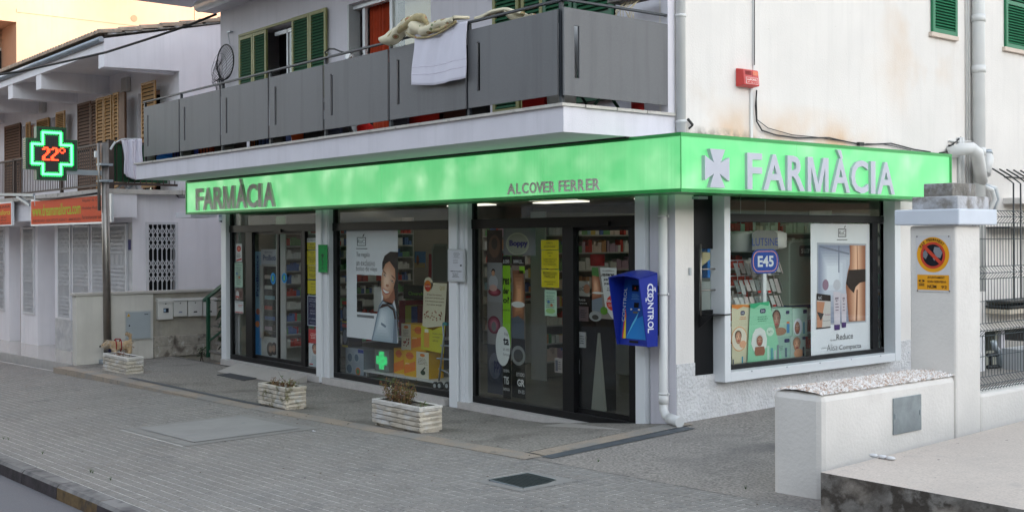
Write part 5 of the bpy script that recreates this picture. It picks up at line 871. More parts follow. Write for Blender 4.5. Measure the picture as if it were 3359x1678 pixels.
# wire rack with packets
t = thing('wire_rack', 'white wire rack hung with blister packets in the side window', 'rack', (-.5, .9, .5)); b = MB()
ra, rb = on('x', -.5, 'H', 352, 490), on('x', -.5, 'H', 692, 770)
for z in (ra.z, ra.z - .18, (ra.z + rb.z) / 2, rb.z + .12, rb.z): b.tube([(-.5, ra.y, z), (-.5, rb.y, z)], .006, alu, 5)
for i in range(9): y = ra.y + (rb.y - ra.y) * i / 8; b.tube([(-.51, y, rb.z), (-.51, y, ra.z)], .004, alu, 5)
part('wire_frame', b, t)
for r0 in range(3):
    for i in range(11):
        y = ra.y + .03 + (rb.y - ra.y - .1) * i / 10.5; z1_ = ra.z - .03 - r0 * (ra.z - rb.z) / 3; hgt = (ra.z - rb.z) / 3 * random.uniform(.6, .85); b = MB(); b.add([(-.49, y, z1_), (-.49, y + .07, z1_), (-.44, y + .075, z1_ - hgt), (-.44, y + .005, z1_ - hgt), (-.485, y, z1_ - .005), (-.485, y + .07, z1_ - .005), (-.432, y + .075, z1_ - hgt), (-.432, y + .005, z1_ - hgt)], [(0, 1, 2, 3), (4, 7, 6, 5), (0, 4, 5, 1), (2, 6, 7, 3), (1, 5, 6, 2), (0, 3, 7, 4)], random.choice([PC(200, 202, 200), PC(186, 188, 186), PC(206, 196, 192), PC(120, 130, 130)]))
        if random.random() < .4: b.box(-.44, -.428, y + .01, y + .06, z1_ - hgt * .95, z1_ - hgt * .8, RED)
        single('packet', b, 'small pale blister packet hung on the %s row of the wire rack' % ('top', 'middle', 'bottom')[r0], 'packet', group='packets hung on the wire rack')
b = MB(); a, c = on('x', -.6, 'H', 1195, 640), on('x', -.6, 'H', 1300, 900)
for z0_, m_ in ((.55, PC(140, 150, 156)), (.85, PC(24, 120, 70)), (1.0, PC(30, 90, 110)), (1.3, PC(24, 120, 70))): b.box(-.9, -.6, a.y, c.y + .2, z0_, z0_ + .14, m_)
single('stacked_baskets', b, 'stack of green and grey baskets behind the narrow side pane', 'basket')
# things inside the hatch
b = MB(); y0_, y1_ = Y_('S', 230, 600, -.3), Y_('S', 330, 600, -.3); b.box(-.5, -.3, y0_ - .1, y1_, 1.0, 1.46, PC(150, 156, 154)); single('grey_printer', b, 'pale grey ribbed box inside the night hatch', 'box')
b = MB(); b.box(-.4, -.32, Y_('S', 275, 500, -.32), Y_('S', 310, 500, -.32), 1.5, 1.85, PC(20, 110, 190)); single('blue_binder', b, 'blue binder inside the night hatch', 'binder')
b = MB(); p = [on('x', -.25, 'S', *v) for v in ((230, 500), (300, 440), (290, 405), (245, 402))]; b.add([(-.25, v.y, v.z) for v in p] + [(-.27, v.y, v.z) for v in p], [(3, 2, 1, 0), (4, 5, 6, 7)] + [(i, (i + 1) % 4, 4 + (i + 1) % 4, 4 + i) for i in range(4)], PC(190, 180, 140)); single('paper_cone', b, 'cream paper hanging in the night hatch', 'paper')
# ---------------------------------------------------------------- pipes, alarm, cables on the pharmacy wall
t = thing('corner_downpipe', 'white plastic downpipe below the sign with a curved shoe at the corner', 'downpipe', (-.12, -.08, 0)); px = X_('Z', 1357, 1150, -.07); b = MB()
b.tube([(px, -.07, 2.4), (px, -.07, .22), (px + .01, -.08, .14), (px + .06, -.10, .085), (px + .13, -.12, .065)], .048, pvc, 14); b.tube([(px + .12, -.118, .067), (px + .31, -.16, .055)], .056, pvc, 14); b.tube([(px, -.07, .30), (px, -.07, .20)], .054, pvc, 14); part('pipe', b, t)
for z in (2.18, 1.36, .31): b = MB(); b.tube([(px, -.07, z - .012), (px, -.07, z + .012)], .056, pvc, 14); b.box(px - .075, px + .075, -.075, -.06, z - .01, z + .01, pvc); b.box(px - .01, px + .01, -.06, 0, z - .01, z + .01, pvc); part('pipe_clip', b, t)
t = thing('upper_downpipe', 'pale grey downpipe running up the corner beside the balcony end', 'downpipe', (.05, -.05, 3.0)); b = MB(); b.tube([(.045, .045, 2.98), (.045, .045, 9.5)], .052, pvc, 14); part('pipe', b, t); b = MB()
for z in (3.17, 4.28, 5.9): b = MB(); b.tube([(.045, .045, z - .015), (.045, .045, z + .015)], .059, pvc, 14); part('pipe_clip', b, t)
# big drain stack
t = thing('drain_stack', 'thick white drain stack with slanting branch pipes at the right of the side wall', 'drain pipe', (.1, 6.2, 2)); yp = Y_('I', 1628, 400, .09); b = MB(); b.tube([(.09, yp, 1.2), (.09, yp, 9.5)], .085, pvc, 16); part('pipe', b, t)
for z in (5.63, 4.95, 4.25, 3.12, 2.4): b = MB(); b.tube([(.09, yp, z - .05), (.09, yp, z + .05)], .094, pvc, 16); part('collar', b, t)
e = lambda x, y, X=.12: on('x', X, 'X', x, y); b = MB(); b.tube([(.02, e(945, 270).y, e(945, 280).z), (.16, e(975, 240).y, e(960, 240).z), (.24, e(1030, 250).y, e(1030, 235).z), (.26, e(1075, 300).y, e(1075, 290).z), (.2, e(1150, 440).y, e(1150, 440).z), (.12, e(1235, 600).y, e(1235, 600).z)], .085, pvc, 14); part('branch_pipe', b, t, 'left slanting branch with an elbow'); b = MB(); b.tube([(.2, e(1075, 290).y - .01, e(1075, 300).z), (.2, e(1080, 310).y, e(1080, 310).z - .02)], .09, black_w, 14)
b = MB(); b.tube([(.04, e(1345, 290).y, e(1345, 290).z), (.08, e(1340, 330).y, e(1340, 340).z), (.1, e(1290, 510).y, e(1285, 520).z)], .08, pvc, 14); part('branch_pipe', b, t, 'right slanting branch'); b = MB(); b.tube([(.035, e(1347, 262).y, e(1345, 262).z), (.05, e(1344, 300).y, e(1344, 300).z)], .088, galv, 14); part('grey_collar', b, t)
for i, (dx, m_) in enumerate(((0, pvc), (45, galv), (85, pvc))):
    b = MB(); b.tube([(.05, e(1310 + dx * .2, 640 + dx * .1).y, e(1310, 650 - dx * .2).z), (.1, e(1370 + dx * .45, 690).y, e(1370, 700 - dx * .3).z), (.1, e(1400 + dx * .5, 790).y, e(1400, 800).z), (.08, e(1345 + dx * .6, 950).y, e(1345, 960).z)], .035, m_, 10); part('curved_pipe', b, t)
t = thing('wall_conduits', 'pair of thin grey conduits running down left of the thick drain stack', 'conduit', (.02, 5.9, 2.6)); y0 = Y_('I', 1540, 400); y1 = Y_('I', 1553, 400)
for y, z0_ in ((y0, 2.5), (y1, 2.5), (y0 - .12, 2.62), (y0 - .2, 2.62)): b = MB(); b.tube([(.02, y, z0_), (.02, y, 9.5 if z0_ < 2.6 else 3.3)], .012 if z0_ < 2.6 else .03, pvc, 8); part('conduit', b, t)
b = MB(); b.tube([(.02, y0 - .45, on('x', .02, 'X', 970, 155).z), (.03, yp, on('x', .03, 'X', 1165, 155).z)], .014, pvc, 8); part('cross_conduit', b, t)
t = thing('alarm_box', 'red alarm siren box on the side wall above the sign', 'alarm', (.0, 1.2, 3.6)); A1, A2 = on('x', .10, 'I', 76, 442), on('x', .10, 'I', 181, 590); y0, y1, z0, z1 = A1.y, A2.y, A2.z, A1.z
b = MB(); b.add([(0, y0 - .01, z0 + .02), (0, y1 + .0, z0 + .02), (.0, y1, z1 - .0), (0, y0 - .01, z1), (.12, y0, z0 + .03), (.12, y1 - .01, z0 + .03), (.10, y1 - .01, z1 - .02), (.10, y0, z1 - .02)], [(0, 3, 2, 1), (4, 5, 6, 7), (0, 1, 5, 4), (2, 3, 7, 6), (0, 4, 7, 3), (1, 2, 6, 5)], red_a); part('housing', b, t, bevel=.012)
s = Sheet((.116, y0, z0 + .03), (0, y1 - y0 - .01, 0), (-.014, 0, z1 - z0 - .05), (1, 0, .13), None); s.th = .004
for i in range(6): s.rect(.1, .66 + i * .045, .5, .68 + i * .045, PC(110, 30, 28), 0)
s.rect(.58, .64, .93, .92, M('amber_lens', (.6, .10, .02), .2), 1); s.rect(.1, .08, .9, .5, PC(220, 200, 196), 1); s.rect(.14, .11, .86, .47, PC(200, 66, 58), 2); s.text('insPOREL', .18, .29, .82, .42, PC(240, 228, 224), 3, .02); s.text('971 564 92 35', .2, .15, .8, .23, PC(240, 228, 224), 3); part('front_print', s.b, t)
t = thing('cable_trunking', 'thin white cable trunking below and above the red alarm box', 'trunking', (0, 1.3, 3)); yt = Y_('I', 124, 750); b = MB(); b.box(0, .02, yt - .02, yt + .02, 3.0, z0 + .02, pvc); part('trunking', b, t)
yt = Y_('I', 142, 200); b = MB(); b.box(0, .015, yt - .015, yt + .01, z1 - .02, 9.5, pvc); part('trunking', b, t); b = MB(); b.box(0, .02, Y_('I', 124, 750), 4.3, 3.02, 3.05, pvc); part('trunking', b, t)
t = thing('black_wall_cables', 'loose black cables sagging along the side wall above the green sign', 'cable', (.03, 1.4, 3)); Q = lambda k, x, y, X=.03: tuple(on('x', X, k, x, y))
for pts, r_ in (([(150, 0), (150, 430)], .006), ([(165, 595), (158, 700), (165, 800), (200, 860), (290, 890), (430, 910), (640, 908), (760, 935), (870, 955), (1050, 945), (1200, 985), (1310, 1002)], .009), ([(162, 600), (168, 790), (240, 845), (400, 890), (560, 905), (820, 945), (1000, 950), (1180, 990)], .005), ([(1370, 1010), (1425, 1000), (1445, 965), (1510, 905)], .012)):
    b = MB(); b.tube([Q('I', *p) for p in pts], r_, black_w, 6); part('cable', b, t)
for p in ((845, 950), (1445, 965)): b = MB(); c = Q('I', *p); b.box(.02, .06, c[1] - .05, c[1] + .05, c[2] - .02, c[2] + .02, black_w); part('cable_joint', b, t)
b = MB(); p = Q('W', 670, 45); q = Q('W', 740, 130); b.bar(p, q, .02, .02, black_w); b.bar(q, (.0, q[1] - .03, q[2] - .04), .02, .02, black_w); single('pipe_stub', b, 'short black bracket on the wall right of the corner pipe above the sign', 'bracket')
b = MB(); b.box(0, .02, Y_('S', 152, 500), Y_('S', 164, 500), on('x', 0, 'S', 157, 550).z, on('x', 0, 'S', 157, 502).z, alug); single('wall_switch_plate', b, 'small white plate on the wall left of the black hatch', 'plate', bevel=.003)
b = MB(); b.box(0, .10, .26, .40, 2.36, 2.39, galv); single('lamp_bracket', b, 'small grey bracket under the sign at the top of the hatch', 'bracket')
t = thing('washing_line_box', 'white ledge box under the far end of the green sign', 'bracket', (-11.3, -.1, 2.2)); a, c = on('y', -.1, 'V', 212, 950), on('y', -.1, 'V', 432, 998); b = MB(); b.box(a.x, c.x, -.3, .2, c.z, a.z + .02, wallF); part('ledge', b, t)
b = MB(); a, c = on('y', -.02, 'V', 664, 935), on('y', -.02, 'V', 714, 1070); s = Sheet(*facade(a.x, c.x, c.z, a.z, -.005), PC(210, 214, 226)); s.rect(.05, .84, .95, .96, PC(80, 90, 150)); s.rect(.05, .68, .95, .76, PC(40, 50, 120)); s.text('METRE', .1, .5, .9, .62, PC(60, 60, 110)); s.poly([(.1, .14), (.95, .0), (.95, .22), (.5, .18)], PC(16, 18, 40)); put(s, 'corner_plate', 'small white and blue plate on the far left corner under the sign', 'plate')
# ---------------------------------------------------------------- boundary wall with pillar, no-parking sign, mesh fence
g_ = gnd(lambda x, y: pav(x, y), 'p', 2697, 1641); BX, BYf = g_.x, g_.y; BL = on('y', BYf, 'p', 2534, 1612).x
t = thing('boundary_wall', 'low cream wall with square pillar and rough gravel top right of the passage', 'wall', (BX, BYf, pav(BX, BYf)))
top = on('x', BX, 'p', 2697, 1296).z; PYa = Y_('P', 271, 800, BX); PYb = Y_('P', 412, 800, BX); ptz = on('x', BX, 'P', 268, 312).z; PXl = on('y', PYa, 'P', 8, 900).x
b = MB(); b.box(BL, BX, BYf, PYa, -.25, top, bnd); part('low_wall', b, t, bevel=.05)
gr = M('gravel_topping', (.70, .66, .62), .95, var=.3, scale=25, bump=.01, bscale=60); gb = MB()
for i in range(5200):
    x = random.uniform(BL + .005, BX - .005); y = random.uniform(BYf + .01, PYa - .0); r_ = random.uniform(.006, .016); z = top + .0 + .02 * math.sin(math.pi * (x - BL) / (BX - BL)); a_ = random.uniform(0, 6.3); m_ = random.choice([M('gravel_pink', (.62, .55, .50), .9), M('gravel_white', (.78, .75, .73), .9), M('gravel_white', (.78, .75, .73), .9), M('gravel_red', (.50, .38, .31), .9, var=.2)])
    p = [(x + r_ * math.cos(a_ + k * 2.09) * random.uniform(.8, 1.4), y + r_ * math.sin(a_ + k * 2.09) * random.uniform(.8, 1.4), z) for k in range(3)]; gb.add(p + [(x, y, z + r_ * random.uniform(.6, 1.3))], [(0, 1, 3), (1, 2, 3), (2, 0, 3)], m_)
part('gravel_top', gb, t, kind='stuff'); b = MB(); b.grid(BL + .01, BX - .01, BYf + .02, PYa, 6, 12, lambda x, y: top + .001 + .02 * math.sin(math.pi * (x - BL) / (BX - BL)), gr); part('mortar_bed', b, t)
b = MB(); b.box(PXl, BX + .001, PYa, PYb, -.25, ptz, bnd); part('pillar', b, t, bevel=.02)
cL, cR = on('y', PYa - .06, 'X', 258, 1000).x, BX + .07; cz0, cz1 = on('y', PYa - .06, 'X', 300, 1098).z, on('y', PYa - .06, 'X', 300, 925).z
b = MB(); b.box(cL, cR, PYa - .07, PYb + .16, cz0, cz1, M('cap_blue_white', (.62, .66, .73), .8, var=.05)); part('pillar_cap', b, t, bevel=.012)
oldc = M('old_concrete', (.20, .185, .165), .95, var=.35, scale=7, bump=.012, bscale=25, stain=[(8., .55, .7, (.42, .42, .44)), (4., .6, .7, (.09, .08, .07))])
a, c = on('y', PYa, 'X', 442, 780), on('y', PYa, 'X', 1010, 912); b = MB(); b.box(a.x, a.x + .43, PYa + .01, PYb + .12, c.z - .01, a.z, M('old_plaster', (.48, .48, .50), .95, var=.2, scale=8, bump=.012, bscale=25, stain=[(6., .45, .6, (.22, .20, .18))])); part('cap_block', b, t, bevel=.01)
a, c = on('y', PYa + .05, 'X', 582, 630), on('y', PYa + .05, 'X', 860, 768); b = MB(); b.box(a.x, a.x + .27, PYa + .05, PYb + .03, c.z - .01, a.z, oldc); part('cap_block', b, t, bevel=.008)
ft = on('x', BX, 'e', 2180, 965).z; b = MB(); b.box(BX - .22, BX + .0, PYb, 14, -.25, ft, bnd); part('fence_wall', b, t, bevel=.03)
a, c = on('x', BX, 'e', 1308, 1010), on('x', BX, 'e', 1575, 1285); hb = on('x', BX, 'J', 520, 995); b = MB(); b.box(BX + .001, BX + .012, a.y, c.y, hb.z, a.z, M('meter_door', (.30, .34, .36), .45, .5, var=.15, scale=10, bump=.001)); part('meter_door', b, t, 'small galvanised meter door', bevel=.002)
for y in (a.y + .02, c.y - .02):
    b = MB(); b.box(BX + .012, BX + .018, y - .008, y + .008, (a.z + hb.z) / 2 - .02, (a.z + hb.z) / 2 + .02, galv); part('latch', b, t)
s = Sheet(*[Vector(v) for v in facade(*[on('y', PYa, 'P', 45, 500).x, on('y', PYa, 'P', 242, 500).x, on('y', PYa, 'P', 45, 685).z, on('y', PYa, 'P', 45, 370).z], PYa - .004)], PC(206, 204, 204), .003)
AMB = PC(226, 158, 36); SR = PC(196, 70, 50); s.ell(.5, .66, .47, .315, AMB, 1, 40); s.ell(.5, .65, .36, .24, SR, 2, 40); s.ell(.5, .65, .29, .195, PC(26, 26, 34), 3, 40)
s.poly([(.55, .80), (.70, .79), (.78, .70), (.72, .60), (.60, .62), (.52, .72)], PC(130, 132, 138), 4); s.poly([(.22, .70), (.3, .76), (.36, .66), (.3, .58), (.22, .62)], PC(120, 122, 128), 4); s.poly([(.50, .6), (.58, .6), (.55, .55)], PC(130, 132, 138), 4)
s.poly([(.19, .80), (.25, .85), (.79, .52), (.73, .475)], SR, 5)
for st, ang0 in (('PAS', 148), ('PERMANENT', 112)):
    for i, ch in enumerate(st):
        an = R(ang0 - i * (9.5 if st == 'PAS' else 8.6)); ca, sa = math.cos(an), math.sin(an); W_ = s.U.length; H_ = s.V.length; rr = .47 * W_ * .86; cen = s.P(.5, .66, 5) + s.U.normalized() * (rr * ca) + s.V.normalized() * (rr * 1.0 * sa * (.315 * H_) / (.47 * W_)); Ud = s.U.normalized() * sa - s.V.normalized() * ca; Vd = s.U.normalized() * ca + s.V.normalized() * sa
        s.b.text(ch, cen - Ud * .007 - Vd * .011, Ud, Vd, s.N, .014, .024, 0, PC(60, 40, 30), .03)
s.rect(.04, .03, .96, .30, AMB, 1); BR = PC(50, 40, 36); s.text('AYUNTAMENT', .34, .235, .84, .275, BR, 2, .02); s.text('SON SERVERA', .34, .16, .88, .2, BR, 2, .02); s.text('NÚM', .34, .06, .60, .135, BR, 2, .03); s.text('92', .74, .06, .90, .115, BR, 2, .01); s.ell(.17, .19, .09, .022, BR, 2); s.rect(.09, .13, .25, .145, BR, 2); s.rect(.09, .10, .25, .115, BR, 2); s.ell(.17, .19, .03, .02, AMB, 3)
for u, v in ((.04, .985), (.96, .985), (.05, .01), (.97, .02)): s.ell(u, v, .02, .012, PC(70, 50, 44), 3, 8)
put(s, 'no_parking_sign', 'worn round no parking sign reading PAS PERMANENT above a yellow municipal plate on the pillar', 'sign')
# mesh fence
t = thing('mesh_fence', 'dark green welded mesh fence with folded bands beyond the pillar', 'fence', (BX - .1, PYb, ft)); fm = M('fence_green', (.03, .045, .05), .5, var=.1); fx = BX - .08; FZ0, FZ1 = ft - .01, on('x', fx, 'P', 480, 225).z
def fold(z):
    d = 0
    for zf in folds:
        if abs(z - zf) < .055: d = .05 * (1 - abs(z - zf) / .055)
    return d
folds = [on('x', fx, 'P', 500, y).z for y in (262, 578, 898)] + [FZ0 + .08]
zs = sorted({FZ0, FZ1, *[f + d for f in folds for d in (-.055, 0, .055)]}); wb = MB(); wb.tube([(fold(z), 0, z - FZ0) for z in zs if FZ0 <= z <= FZ1], .0032, fm, 4); wme = wb.mesh('wire')
for i in range(130): piece('wire', wme, t, (fx, PYb + .02 + i * .052, FZ0))
for z in [f + d for f in folds for d in (-.055, 0, .055)] + [(folds[0] + folds[1]) / 2 + .05, (folds[1] + folds[2]) / 2 - .0, (folds[2] + folds[3]) / 2]:
    b = MB(); b.tube([(fx + fold(z) + .004, PYb, z), (fx + fold(z) + .004, 7, z)], .0035, fm, 4); part('cross_wire', b, t)
# black iron gate lying behind the fence
t = thing('iron_window_guard', 'black bowed iron window guard on the wall behind the mesh fence', 'window guard', (1.2, 5, 1.4)); im = M('black_iron', (.012, .012, .014), .4, var=.1); GX = .35
q = lambda x, y, X=GX: on('x', X, 'P', x, y); 
for i in range(7):
    y = q(600, 300).y + i * .20; zt_, zb_ = q(600, 30).z, q(600, 735).z; b = MB(); b.tube([(.02, y + .05, zt_ + .12), (.2, y, zt_ + .02), (GX, y, zt_ - .1), (GX, y, zb_ + .02), (GX, y, zb_)], .012, im, 6); part('bar', b, t)
for z in (q(600, 322).z, q(600, 745).z, q(600, 775).z): b = MB(); b.box(.0, GX + .01, q(575, 300).y, q(575, 300).y + 1.6, z - .01, z + .01, im); part('rail', b, t)
b = MB(); b.box(.0, .02, q(545, 35, 0).y, q(545, 35, 0).y + 2, q(545, 35, 0).z - .01, q(545, 35, 0).z + .01, im); part('rail', b, t)
b = MB(); b.box(.002, GX, q(575, 300).y, q(575, 300).y + 1.5, q(600, 795).z - .05, q(600, 790).z, M('cream_sill', (.55, .48, .38), .85)); single('guarded_window_sill', b, 'cream sill below the black window guard', 'sill')
b = MB(); a = on('x', 0, 'X', 1480, 790); b.box(.001, .25, a.y, a.y + 6, on('x', 0, 'X', 1480, 855).z, a.z, wallS); single('wall_ledge', b, 'white plaster ledge on the wall behind the mesh fence', 'ledge')
t = thing('roof_rack_frame', 'dark metal frame with a grey curved end lying behind the mesh fence', 'metal frame', (2.2, 1, .5)); q = lambda x, y, X=2.4: on('x', X, 'P', x, y); b = MB()
for yy in (1050, 1118): b.tube([tuple(q(452, yy)), tuple(q(659, yy - 12))], .02, im, 8)
b.tube([tuple(q(470, 1120)), tuple(q(470, 1050))], .018, im, 8); part('frame_bars', b, t); b = MB(); b.tube([tuple(q(485, 970)), tuple(q(492, 1005)), tuple(q(515, 1035)), tuple(q(520, 1110))], .03, galv, 8); part('curved_end', b, t); b = MB(); p, r_ = q(520, 1010), q(700, 1100); b.box(2.42, 2.8, p.y, r_.y, r_.z, p.z, PC(170, 170, 172)); part('grey_tray', b, t)
# litter
for q_, m_, lb, fn in ((('d', 895, 445), PC(214, 214, 216), 'crumpled white tissue at the foot of the low cream wall', None), (('a', 1130, 445), PC(214, 220, 224), 'small white scrap of paper on the pavement near the manhole', pav), (('K', 480, 260), PC(214, 214, 214), 'crumpled white paper by the corner of the neighbouring low wall', pav), (('K', 2215, 717), PC(210, 210, 214), 'small white scrap on the pavement left of the near planter', pav)):
    p = gnd(fn or (lambda x, y: .30 + .022 * max(0, y + 2.1)), *q_); b = MB(); sc = .1 if fn is None else .035
    for k in range(3): b.sphere((p.x + (k - 1) * sc * .7, p.y + random.uniform(-.2, .2) * sc, p.z + sc * .14), sc * .42, m_, 6, 4, (1, .7, .35))
    single('paper_scrap', b, lb, 'litter')
b = MB(); leafm = M('dead_leaf', (.09, .06, .035), .8, var=.3)
for i in range(150):
    x = random.uniform(-12, 5); y = random.uniform(KY + .3, -.3); f_ = pav if y < -2.25 else apron
    if x > .1 and y > -2.2: continue
    z = f_(x, y) + .006; a_ = random.uniform(0, 6.3); r_ = random.uniform(.008, .02); b.add([(x + r_ * math.cos(a_), y + r_ * math.sin(a_), z), (x - r_ * .5 * math.sin(a_), y + r_ * .5 * math.cos(a_), z + .006), (x - r_ * math.cos(a_), y - r_ * math.sin(a_), z), (x + r_ * .5 * math.sin(a_), y - r_ * .5 * math.cos(a_), z + .004)], [(0, 1, 2, 3)], leafm)
o = structure('leaf_litter', b, 'stuff')
b = MB(); tf = M('weed_green', (.05, .09, .025), .9, var=.3)
def tuft(x, y, z, n, h):
    for i in range(n):
        a_ = random.uniform(0, 6.3); l = random.uniform(.4, 1) * h; dx, dy = math.cos(a_) * l * .5, math.sin(a_) * l * .5; b.add([(x - dy * .06, y + dx * .06, z), (x + dy * .06, y - dx * .06, z), (x + dx, y + dy, z + l)], [(0, 1, 2)], tf)
for q_ in (('L', 1550, 508), ('L', 2328, 652), ('K', 395, 232), ('K', 655, 1015), ('K', 640, 1010), ('K', 780, 1065), ('K', 25, 775), ('K', 60, 780), ('K', 300, 880)): p = gnd(pav, *q_); tuft(p.x, p.y, p.z, 30, .05)
for i in range(60): x = random.uniform(-6, -1.5); tuft(x, KY + .185, pav(x, KY + .18), 4, .02)
structure('weeds', b, 'stuff')
# ---------------------------------------------------------------- planters
pl = M('planter_stone', (.54, .49, .41), .95, var=.2, scale=6, bump=.012, bscale=30, stain=[(5., .5, .66, (.55, .55, .55)), (9., .6, .72, (.16, .14, .10))]); plm = M('planter_moss', (.54, .49, .41), .95, var=.2, scale=6, bump=.012, bscale=30, stain=[(5., .5, .62, (.50, .50, .48)), (8., .52, .66, (.13, .12, .05))]); plw = M('planter_white', (.60, .58, .54), .95, var=.15, scale=6, bump=.012, bscale=30, stain=[(9., .6, .72, (.20, .17, .13))]); soil = M('soil', (.06, .045, .035), 1., var=.3, scale=30, bump=.01, bscale=80); terraco = M('terracotta_chips', (.30, .14, .08), .9, var=.3, scale=30, bump=.01)
def planter(qL, qC, qR, qT, lab, mats, seed):
    random.seed(seed); F_ = lambda x, y: apron(x, max(y, -2.05)) * .5 + pav(x, y) * .5 + .01
    pl_, pc_, pr_ = [gnd(F_, 'p', *v) for v in (qL, qC, qR)]; x1, y0 = pc_.x, pc_.y; L_ = x1 - pl_.x; y1 = max(pr_.y, y0 + .30); z0 = pc_.z; h = on('y', y0, 'p', *qT).z - z0; t = thing('stone_planter', lab, 'planter', (x1 - L_ / 2, (y0 + y1) / 2, z0)); rows = 5; rh = h / rows; x0 = x1 - L_
    z0 -= 0
    for r0 in range(rows):
        za = z0 + r0 * rh; m_ = mats[0] if r0 < rows - 1 else mats[1]; cuts = sorted([0, 1] + ([.36 + .3 * (r0 % 2) + random.uniform(-.05, .05)]))
        for i in range(len(cuts) - 1):
            b = MB(); a_, c_ = x0 + L_ * cuts[i] + .001, x0 + L_ * cuts[i + 1] - .001; o = random.uniform(0, .008); nseg = 5; fr_ = []; vs = []
            for k in range(nseg + 1):
                x = a_ + (c_ - a_) * k / nseg; j = random.uniform(-.006, .006)
                vs += [(x, y0 + .010, za + .003), (x, y0 - o * .6 + j, za + rh * .16), (x, y0 - o * .6 - .002 - j, za + rh * .86), (x, y0 + .008, za + rh - .004), (x, y0 + .045, za + rh - .002), (x, y0 + .045, za + .003)]
            for k in range(nseg): b.add([], [], m_); b.f += [tuple(v) for v in [(k * 6 + s_, k * 6 + (s_ + 1) % 6, k * 6 + 6 + (s_ + 1) % 6, k * 6 + 6 + s_) for s_ in range(6)]]; b.m += [b.mi(m_)] * 6; b.sm += [False] * 6
            b.v += vs; b.f += [(0, 5, 4, 3, 2, 1), tuple(nseg * 6 + q for q in (0, 1, 2, 3, 4, 5))]; b.m += [b.mi(m_)] * 2; b.sm += [False] * 2; part('brick', b, t)
        for (xa, xb, sg_) in ((x1 - .045, x1, 1), (x0, x0 + .045, -1)):
            b = MB(); j = [random.uniform(-.005, .006) for _ in range(4)]; xo = xb if sg_ > 0 else xa; xi = xa if sg_ > 0 else xb
            b.add([(xo - sg_ * .012, y0 + .012, za + .003), (xo + j[0], y0 + .012, za + rh * .4), (xo - sg_ * .01, y0 + .012, za + rh - .004), (xi, y0 + .012, za + rh - .004), (xi, y0 + .012, za + .003), (xo - sg_ * .012, y1 - .012, za + .003), (xo + j[1], y1 - .012, za + rh * .6), (xo - sg_ * .01, y1 - .012, za + rh - .004), (xi, y1 - .012, za + rh - .004), (xi, y1 - .012, za + .003)], [(0, 1, 2, 3, 4), (9, 8, 7, 6, 5)] + [(k, (k + 1) % 5, 5 + (k + 1) % 5, 5 + k) for k in range(5)], m_); part('end_brick', b, t)
    b = MB(); b.box(x0 + .01, x1 - .01, y1 - .045, y1, z0, z0 + h - .004, mats[0]); b.box(x0 + .02, x1 - .02, y0 + .03, y1 - .03, z0 - .03, z0 + h * .55, mats[0]); part('back_panel', b, t)
    b = MB(); b.grid(x0 + .045, x1 - .045, y0 + .045, y1 - .045, 10, 6, lambda x, y: z0 + h * .78 + random.uniform(0, .012), soil, False); part('soil', b, t)
    b = MB(); e_ = .045; zt_ = z0 + h
    for a_ in ((x0 - .004, x1 + .004, y0 - .004, y0 + e_), (x0 - .004, x1 + .004, y1 - e_, y1 + .004), (x0 - .004, x0 + e_, y0 + e_, y1 - e_), (x1 - e_, x1 + .004, y0 + e_, y1 - e_)): b.box(*a_, zt_ - .03, zt_, mats[1])
    part('rim', b, t, bevel=.008); return (x0, x1, y0, y1, z0 + h * .8)
def plant(x, y, z, n, h, spread, cols, lab, seed, lsz=.02, leaves=14):
    random.seed(seed); t = thing('shrub', lab, 'plant', (x, y, z)); sb, lb_ = MB(), MB(); stm = M('dry_stem', (.13, .08, .04), .9, var=.3)
    for i in range(n):
        a_ = random.uniform(0, 6.3); r0 = random.uniform(0, spread * .5); p = Vector((x + r0 * math.cos(a_) * 1.4, y + r0 * math.sin(a_) * .6, z)); d = Vector((math.cos(a_) * .5, math.sin(a_) * .35, 1)).normalized(); L = h * random.uniform(.5, 1); pts = [p]
        for k in range(4): d = (d + Vector((random.uniform(-.3, .3), random.uniform(-.3, .3), random.uniform(-.05, .25)))).normalized(); pts.append(pts[-1] + d * L / 4)
        sb.tube(pts, [.004, .0035, .003, .002, .001], stm, 4, False)
        for k in range(leaves):
            f_ = random.uniform(.25, 1) * 3.99; i0 = int(f_); c = pts[i0].lerp(pts[i0 + 1], f_ - i0) + Vector((random.gauss(0, .02), random.gauss(0, .02), random.gauss(0, .015))); q = Vector((random.gauss(0, 1), random.gauss(0, 1), random.gauss(0, 1))).normalized(); w_ = q.cross(Vector((random.random(), .3, .9))).normalized(); sz = lsz * random.uniform(.5, 1.3)
            lb_.add([c - q * sz, c + w_ * sz * .4, c + q * sz, c - w_ * sz * .4], [(0, 1, 2, 3)], random.choice(cols))
    part('stem', sb, t); part('foliage', lb_, t, kind='stuff')
dry = M('dry_leaf', (.22, .12, .045), .9, var=.35, scale=20); olive = M('olive_leaf', (.11, .12, .03), .85, var=.3, scale=20); fresh = M('fresh_leaf', (.10, .18, .05), .8, var=.3, scale=20); pale = M('pale_flower', (.5, .48, .35), .9); redl = M('red_leaf', (.16, .05, .03), .85, var=.3)
planter((355, 1217), (414.6, 1233), (464.3, 1227.6), (414.6, 1173), 'small cream stone block planter beside the dog, farthest of the three', (pl, plw), 11)
d2 = planter((827, 1328), (937, 1342), (996, 1335), (937, 1272), 'mossy stone block planter with a low straggly plant, middle one of the three', (plm, plm), 12)
d3 = planter((1229, 1390), (1377, 1418), (1438, 1412), (1377, 1336), 'pale stone block planter with a brown bush, nearest of the three', (pl, plw), 13)
plant((d2[0] + d2[1]) / 2 - .02, (d2[2] + d2[3]) / 2, d2[4], 26, .16, .36, [dry, olive, redl, dry], 'low straggly half dead plant in the mossy middle planter', 21, .016, 12)
